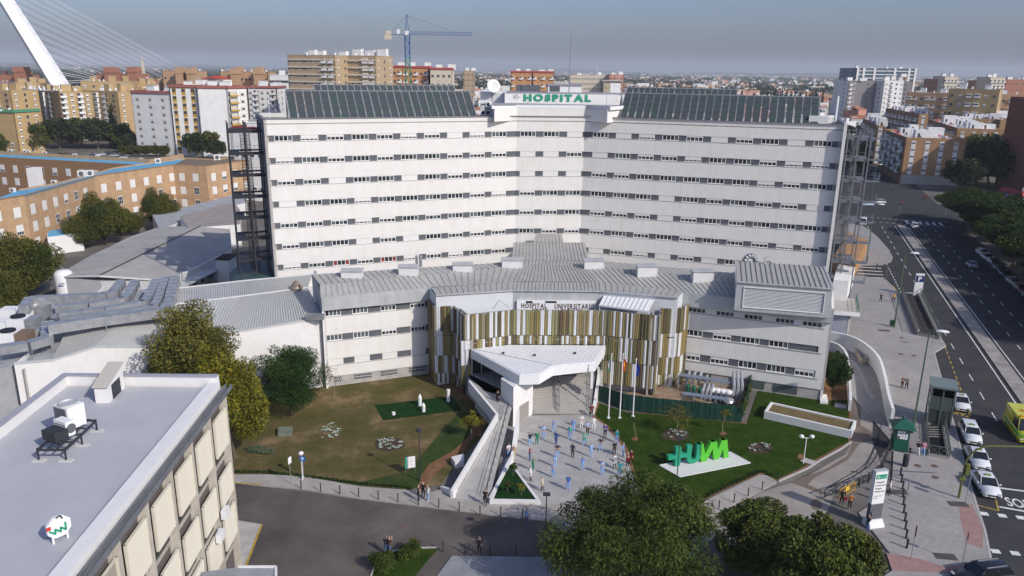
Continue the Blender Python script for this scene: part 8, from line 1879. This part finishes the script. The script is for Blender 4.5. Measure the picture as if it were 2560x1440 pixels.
WN=dict(bl='blue',lb='light blue',db='dark blue',rb='royal blue',gr='green',mi='mint green',te='teal',wh='white',na='navy',bk='black',rd='dark red',be='beige',cr='cream',je='denim blue',og='orange',ye='yellow',gy='grey')
def person(x,y,top,leg,lab,pose=0,coat=0,rz=0,hair='br',z=.02,mask=1,h=1.0,group=None,extra=None):
 a=W(x,y,z); me=PM[pose*2+coat]; o=bpy.data.objects.new('person',me); link(o); o.location=(a.x,a.y,z); o.rotation_euler=(0,0,rz); s=h*random.uniform(.98,1.03); o.scale=(s,s,s)
 k=int(x+y)%3 if group else 0; ms=[M_skin[min(k,1)],cm(top),cm(leg),cm('wh' if leg in('bl','lb','gr','mi','wh','cr')else 'bk','shoe'),cm(hair,'hair')]
 for i,m in enumerate(ms):o.material_slots[i].link='OBJECT'; o.material_slots[i].material=m
 tag(o,lab,'person',group); ln=-POSES[pose][0]; f=inst('face',face_me[min(k,1)],o); f.location.y=ln+.0
 if mask:q=inst('face_mask',mask_me,o); q.location.y=ln
 if extra:mb=MB(); mb.box(-.16,-.06,-.36,.16,.06,0); e=mb.build('carried_bag',cm(extra)); e.location=(a.x+(-.34 if rz<1.6 else.3),a.y,z+.84+.0); tag(e,f'{WN.get(extra, extra)} bag carried by the person in {WN.get(top, top)}'+f' at the {lab.split()[-2]} {lab.split()[-1]}','bag')
 return o
random.seed(5)
PG='hospital staff and visitors on the plaza'
crowd=[(1384,1081,'bl','lb','in blue scrubs, front row by the stairs, hands in front',3,0,.1),(1433,1080,'bl','lb','in blue scrubs with arms held back near the white clad trio',5,0,-.2),(1453,1070,'wh','wh','all in white with hands on hips near the stairs',2,0,.1),(1468,1087,'lb','bk','in pale shirt and black trousers, hands on hips',2,0,.3),(1483,1075,'wh','wh','in full white hooded overall near the lawn corner',1,1,0),(1512,1094,'rb','bk','in royal blue jacket and dark trousers by the lawn edge',3,0,-.2),(1541,1107,'te','bl','in teal and blue at the lawn edge',1,0,.2),(1342,1112,'gr','gr','in green scrubs at the upper left of the crowd',0,0,.3),(1359,1097,'lb','lb','in light blue scrubs beside the upper green one',2,0,.2),(1390,1113,'db','db','in dark blue scrubs with long dark hair behind the front row',1,0,2.6),(1424,1098,'mi','bl','in mint jacket over blue trousers near the centre',0,0,-.3),(1461,1113,'mi','lb','in mint gown over light blue trousers, hands in front',3,1,0),(1325,1115,'na','lb','in navy jacket, partly hidden at the left of the crowd',5,0,.5),(1324,1151,'rd','je','in dark red jacket and jeans at the left',3,0,1.2),(1332,1177,'gr','gr','in green scrubs below the red jacket',3,0,1.2),(1326,1202,'wh','br','in long white coat and brown boots beside the planter',0,1,1.3),(1355,1227,'cr','na','in cream jacket and navy trousers nearest the planter base',1,1,1.4),(1383,1194,'bl','bl','in blue scrubs with hands in front, lower left middle',3,0,0),(1387,1167,'lb','lb','in light blue scrubs with raised hand, left middle',4,0,.1),(1393,1144,'na','lb','in navy jacket over light blue trousers with hands on hips',2,0,.2),(1431,1144,'na','na','in dark navy with ponytail in the very middle',1,0,2.8),(1477,1143,'lb','lb','big figure in light blue scrubs right of the middle',5,0,.2),(1501,1128,'na','lb','in navy jacket with feet wide apart, right side',2,0,0),(1535,1137,'bk','bk','in black carrying a pale bag, right side',1,0,.3),(1557,1142,'bl','db','in blue scrubs beside the lawn, right side',0,0,1.2),(1568,1165,'rd','bk','in dark red coat, the left of the red pair',3,1,.8),(1577,1160,'rd','bk','in dark red coat, the right of the red pair',0,1,-.5),(1536,1171,'wh','gy','in white coat and grey trousers at the lower right',1,1,.9),(1456,1176,'bl','lb','in blue scrubs photographing, above the feathery tree',4,0,.2),(1505,1187,'lb','lb','in pale blue looking down behind the feathery tree',3,0,.4),(1549,1190,'te','bl','in teal patterned gown behind the feathery tree',0,1,.2),(1420,1225,'db','bl','in blue almost hidden by the feathery tree',1,0,.3)]
for i,(x,y,a,b,lab,ps,ct,rz)in enumerate(crowd):person(x,y,a,b,'person '+lab,ps,ct,rz,hair=('bk','br','bk','gy')[i%4],group=PG,extra=None)
person(1479,1042,'rd','bk','person in dark red top standing at the foot of the stairs',1,rz=.5,mask=0)
o=person(1213,1263,'bk','bk','person in black coat walking up from the foot of the ramp',6,1,3.0,z=.1,mask=0)
person(1244,1010,'bk','bk','person in black on the upper part of the ramp',6,1,2.8,z=2.3,mask=0)
for x,y,a,b,l,ps,rz in((1046,1252,'bk','bk','person in black jacket, left of the trio on the footpath',3,1.5),(1058,1243,'bk','bk','long haired person in black, middle of the footpath trio',0,0),(1070,1252,'wh','lb','person in white top, right of the trio on the footpath',5,-1.0),(1316,1312,'lb','je','person in casual blue walking below the triangular planter',6,3.1),(966,1384,'na','je','left person of the couple taking a photo in the driveway',3,3.0),(973,1386,'br','je','right person of the couple taking a photo in the driveway',4,2.4),(1198,1385,'bk','bk','person all in black standing between driveway bollards',1,3.1)):person(x,y,a,b,l,ps,0,rz,mask=0,z=.1)
for x,y,a,b,l,ps,rz,e in((2191,676,'bk','bk','person in black crossing the zebra crossing',6,1.5,None),(2201,755,'br','bk','person in brown jacket walking on the far pavement',6,3.1,None),(2233,755,'ye','bk','person in yellow jacket beside the parking ramp railing',6,3.1,None),(2254,970,'br','br','left person of the elderly couple walking arm in arm',3,.1,None),(2265,972,'gy','bk','right person of the elderly couple, in grey',1,.1,None),(2103,1262,'bk','bk','person in black with a red bag by the yellow barrier',1,3.0,'rd'),(2123,1272,'og','bk','person in orange and black jacket by the yellow barrier',2,2.8,None),(2166,1328,'na','je','person in navy jacket leaning at the totem base',3,1.8,None),(2169,1312,'bk','bk','person in dark clothes behind the totem base',1,2.0,None),(2293,1137,'bk','wh','person with dark jacket and white trousers beside the stairwell',6,2.9,None),(2306,1139,'pk','lb','person with pink backpack beside the stairwell',6,2.9,None),(2222,1238,'wh','na','person in white top half hidden behind the totem',1,1.2,None),(2146,477,'gy','bk','person waiting at the far zebra crossing',1,0,None),(2229,478,'bk','bk','person crossing at the far junction',6,1.5,None),(2264,480,'bk','bk','person on the far corner pavement',1,0,None)):person(x,y,a,b,l,ps,0,rz,mask=0,z=.12,extra=e)
person(2274,1137,'bk','bk','small child in dark clothes next to the green kiosk',0,0,3.0,z=.12,h=.6,mask=0)
for dx,dy,tp,lg,lab,rz in((-.35,.25,'wh','lb','person in white seated on the planter tip, left of the pair',.5),(.25,.1,'be','be','person in beige coat perched on the planter tip, right of the pair',-.3)):
 o=person(1279,1148,tp,lg,lab,3,1 if tp=='be' else 0,rz,mask=0,z=.05); o.location.x+=dx; o.location.y+=dy
 # ================================================================ vehicles
def car_mesh(L=4.3,Wd=1.78,H=1.45,kind='hatch'):
 b,g=MB(),MB(); h2=Wd/2
 hood={'hatch':.26,'sedan':.27,'suv':.25,'van':.14}[kind]; tail={'hatch':.05,'sedan':.17,'suv':.04,'van':.02}[kind]; belt=H*(.60 if kind!='van' else.52)
 x=[0,.03*L,hood*L,(1-tail)*L,.985*L,L]
 prof=[(0,.32,.5),(.02*L,.22,belt*.72),(.1*L,.2,belt*.84),(hood*L,.2,belt*.97),(.5*L,.2,belt),((1-tail)*L,.2,belt*1.02),(.985*L,.24,belt*.95),(L,.34,belt*.7)]
 wid=[.80,.93,.98,1,1,1,.95,.86]; rows=[]
 for(px_,z0,z1),w_ in zip(prof,wid):hw=h2*w_; rows.append([(px_,-hw*.93,z0),(px_,-hw,(z0+z1)*.5),(px_,-hw*.94,z1),(px_,0,z1+.035),(px_,hw*.94,z1),(px_,hw,(z0+z1)*.5),(px_,hw*.93,z0)])
 n=7; vs=[v for r in rows for v in r]; fs=[(i*n+j,(i+1)*n+j,(i+1)*n+j+1,i*n+j+1)for i in range(len(rows)-1)for j in range(n-1)]+[tuple(range(n))[::-1],tuple(range((len(rows)-1)*n,len(rows)*n))]+[(i*n+n-1,(i+1)*n+n-1,(i+1)*n,i*n)for i in range(len(rows)-1)]
 b.add(vs,fs)
 ws={'hatch':.18,'sedan':.16,'suv':.14,'van':.12}[kind]; rs_={'hatch':.12,'sedan':.13,'suv':.07,'van':.01}[kind]
 r0,r1=(hood+ws)*L,(1-tail-rs_)*L; c0,c1=(hood+.01)*L,(1-tail-.01)*L; hw,tw=h2*.90,h2*.74; zb,zt=belt-.02,H
 q=[(c0,-hw,zb),(c0,hw,zb),(c1,hw,zb),(c1,-hw,zb),(r0,-tw,zt-.04),(r0,tw,zt-.04),(r1,tw,zt-.03),(r1,-tw,zt-.03)]
 g.add(q,[(0,4,5,1),(2,6,7,3),(0,3,7,4),(1,5,6,2)])
 b.add([(r0-.03,-tw-.02,zt-.06),(r0-.03,tw+.02,zt-.06),(r1+.03,tw+.02,zt-.05),(r1+.03,-tw-.02,zt-.05),(r0+.1,-tw+.12,zt),(r0+.1,tw-.12,zt),(r1-.1,tw-.12,zt),(r1-.1,-tw+.12,zt)],[(4,5,6,7),(0,1,5,4),(1,2,6,5),(2,3,7,6),(3,0,4,7)])
 for s in(-1,1):
  for(pa,pb)in(((c0,s*hw,zb),(r0,s*tw,zt-.04)),((c1,s*hw,zb),(r1,s*tw,zt-.04))):b.beam(pa,pb,.06,.06)
  m_=(c0+c1)/2+.1; b.beam((m_,s*(hw+.005),zb),(m_,s*(tw+.008),zt-.04),.07,.05)
  b.box(c0+.25,s*(h2+.02),belt,c0+.38,s*(h2+.2),belt+.13)
 if kind=='van':b.box(L*.5,-h2*.905,belt,c1-.05,h2*.905,H-.1)
 return b,g
def wheel():
 mb=MB(); mb.tube((0,-.1,0),(0,.1,0),.31,16); mb.tube((0,-.11,0),(0,.11,0),.2,10,mi=1); return mb.mesh('wheel',[M_black,M_galv])
WHL=wheel(); M_head=mat('headlamp_glass',(.6,.62,.65),.15); M_tail=mat('tail_lamp',(.35,.01,.01),.3); M_cg=mat('car_glass',(.012,.014,.017),.05,spec=.7)
def paint(n,c):m=mat('car_paint_'+n,c,.28,spec=.5); m.node_tree.nodes['Principled BSDF'].inputs['Coat Weight'].default_value=.6; return m
CM={}
def car(name,label,x,y,ang,kind='hatch',color='white',L=4.3,H=1.45,Wd=1.78,z=.6,group=None,taxi=False,cat='car',extra=None):
 t=thing(name,label,cat,group=group); a=W(x,y,z); ca,sa=math.cos(ang),math.sin(ang); t.location=(a.x-ca*L/2,a.y-sa*L/2,.004); t.rotation_euler=(0,0,ang)
 key=(kind,L,H,Wd)
 if key not in CM:b,g=car_mesh(L,Wd,H,kind); CM[key]=(b.mesh('body',M_paint,True),g.mesh('glass',M_cg))
 o=inst('body',CM[key][0],t); o.material_slots[0].link='OBJECT'; o.material_slots[0].material=paint(*color)if isinstance(color,tuple)else paint('white',(.72,.73,.74)); inst('glass',CM[key][1],t)
 for wx in(L*.19,L*.80):
  for s in(-1,1):inst('wheel',WHL,t,loc=(wx,s*(Wd/2-.1),.31))
 for s in(-1,1):mb=MB(); mb.box(-.01,s*(Wd*.24),.56,.14,s*(Wd*.42),.70); mb.build('headlight',M_head,t); mb=MB(); mb.box(L-.05,s*(Wd*.28),.6,L+.015,s*(Wd*.42),.8); mb.build('tail_light',M_tail,t)
 mb=MB(); mb.box(-.025,-Wd*.22,.40,.05,Wd*.22,.54); mb.box(-.03,-.26,.30,.0,.26,.39,1); mb.build('grille',[M_black,M_paint],t)
 if taxi:mb=MB(); mb.box(L*.48,-.28,H,L*.53,.28,H+.14); mb.build('roof_sign',mat('taxi_sign_green',(.20,.26,.08),.5),t)
 if extra:extra(t,L,Wd,H)
 return t
AN=math.atan2(AVD.y,AVD.x)
TX='white taxis waiting at the kerb'
car('taxi','white taxi farthest up the kerb, beside the lift kiosk',2401,1004,AN,'sedan',L=4.5,group=TX,taxi=True,cat='taxi'); car('taxi','white estate taxi with dark roof rails, second down the rank',2426,1082,AN,'suv',L=4.55,H=1.58,group=TX,taxi=True,cat='taxi')
car('taxi','white taxi third down the rank, tucked behind the last one',2444,1143,AN+.02,'sedan',L=4.5,group=TX,taxi=True,cat='taxi'); car('taxi','white taxi at the near end of the rank by the SOLO lettering',2465,1208,AN+.08,'sedan',L=4.6,H=1.47,group=TX,taxi=True,cat='taxi')
M_amb=('ambulance_yellow',(.58,.56,.02))
def amb(t,L,Wd,H):
 mb=MB(); mb.box(L*.34,-Wd*.44,H-.25,L*.97,Wd*.44,H+.12); mb.build('roof_pod',paint(*M_amb),t)
 mb=MB(); mb.box(L*.30,-Wd*.3,H-.02,L*.36,Wd*.3,H+.14); mb.build('light_bar',mat('amber_bar',(.6,.3,.03),.3),t)
 mb=MB(); [mb.beam((L*.6+.45*math.cos(k*PI/3),.45*math.sin(k*PI/3),H+.128),(L*.6-.45*math.cos(k*PI/3),-.45*math.sin(k*PI/3),H+.128),.16,.01)for k in range(3)]; mb.build('star_emblem',mat('emblem_orange',(.5,.2,.03),.5),t)
 mb=MB(); [mb.box(L*.02,s*(Wd/2+.004),.95,L*.9,s*(Wd/2+.014),1.2)for s in(-1,1)]; mb.box(.02,-Wd*.4,1.02,.55,Wd*.4,1.06); mb.build('green_stripe',mat('stripe_green',(.02,.30,.08),.5),t)
car('ambulance','bright yellow ambulance with green stripes at the right photo edge',2553,1062,AN+.05,'van',M_amb,5.9,2.6,2.1,z=1.2,cat='ambulance',extra=amb)
BKc=('black',(.012,.012,.015)); GRc=('graphite',(.06,.065,.07)); SV=('silver',(.40,.42,.43)); RDc=('wine_red',(.12,.015,.02)); DBc=('deep_blue',(.02,.04,.09))
def rails(t,L,Wd,H):mb=MB(); [mb.beam((L*.45,s*.5,H+.03),(L*.85,s*.5,H+.03),.05,.05)for s in(-1,1)]; mb.build('roof_rail',M_galv,t)
car('car','black estate car with roof rails cut by the bottom right edge',2458,1432,PI*.06,'suv',BKc,4.7,1.6,1.85,z=.8,extra=rails)
car('car','white hatchback driving away just before the median end',2286,563,AN+PI,'hatch'); car('car','silver car crossing the junction, nearer the tree side',2196,505,.1,'suv',SV,4.4,1.6); car('car','pale blue small car behind the silver one at the junction',2168,510,.1,'hatch',('pale_blue',(.33,.42,.52)),3.9)
car('van','white van leaving the car park mouth at the far pavement',2157,556,AN-.1,'van',L=4.6,H=1.9,Wd=1.85,cat='van')
car('car','silver saloon driving in the shaded carriageway',2430,661,AN+PI,'sedan',SV); PK='cars parked under the avenue trees'
for i,(t_,c,l,k)in enumerate(((92,'white','white','suv'),(87,'white','white','hatch'),(81,DBc,'deep blue','hatch'),(75.5,GRc,'graphite','sedan'),(70,BKc,'black','hatch'),(64.5,SV,'silver','hatch'),(59,RDc,'wine red','hatch'),(53.5,BKc,'black','sedan'),(48,'white','white','suv'),(42.5,GRc,'graphite','suv'),(34,BKc,'black','hatch'),(28,'white','white','hatch'),(22,GRc,'graphite','hatch'))):
 p=AV(t_,14.4); q=pix(p[0],p[1],.6); car('car',f'{l} parked car, {("first second third fourth fifth sixth seventh eighth ninth tenth eleventh twelfth thirteenth").split()[i]} from the junction under the avenue trees',q[0],q[1],AN+.12,k,c,group=PK)
for i,(x,y,c)in enumerate(((2185,437,SV),(2192,446,('white',(.7,.7,.7))),(2176,428,GRc))):car('car',('silver','white','graphite')[i]+' parked car in the shaded side street beside the corner block',x,y,AN-.05,'hatch',c)
random.seed(8); lb_=0
for i,(x,y)in enumerate(((285,388),(300,392),(318,387),(236,384),(252,386),(268,383))):car('car',f'{ordn(i + 1)} parked car counted in the small car park below the white tower',x,y,.3+i*.1,'hatch',(SV,BKc,'white',DBc)[i%4],group='cars in the far left car park')
a=W(2312,497); t=thing('motor_scooter','red motor scooter with rider at the corner of the junction','motor scooter',loc=(a.x,a.y,.01),rz=1.2); mb=MB(); mb.tube((-.6,-.05,.25),(-.6,.05,.25),.25,12); mb.tube((.6,-.05,.25),(.6,.05,.25),.25,12); mb.build('wheel',M_black,t); mb=MB(); mb.box(-.75,-.16,.4,-.05,.16,.8); mb.beam((-.1,0,.35),(.4,0,.3),.3,.1); mb.beam((.4,0,.3),(.5,0,1.0),.3,.08); mb.build('body',M_tail,t); mb=MB(); mb.box(-.9,-.2,.8,-.5,.2,1.2); mb.build('top_box',M_tail,t)
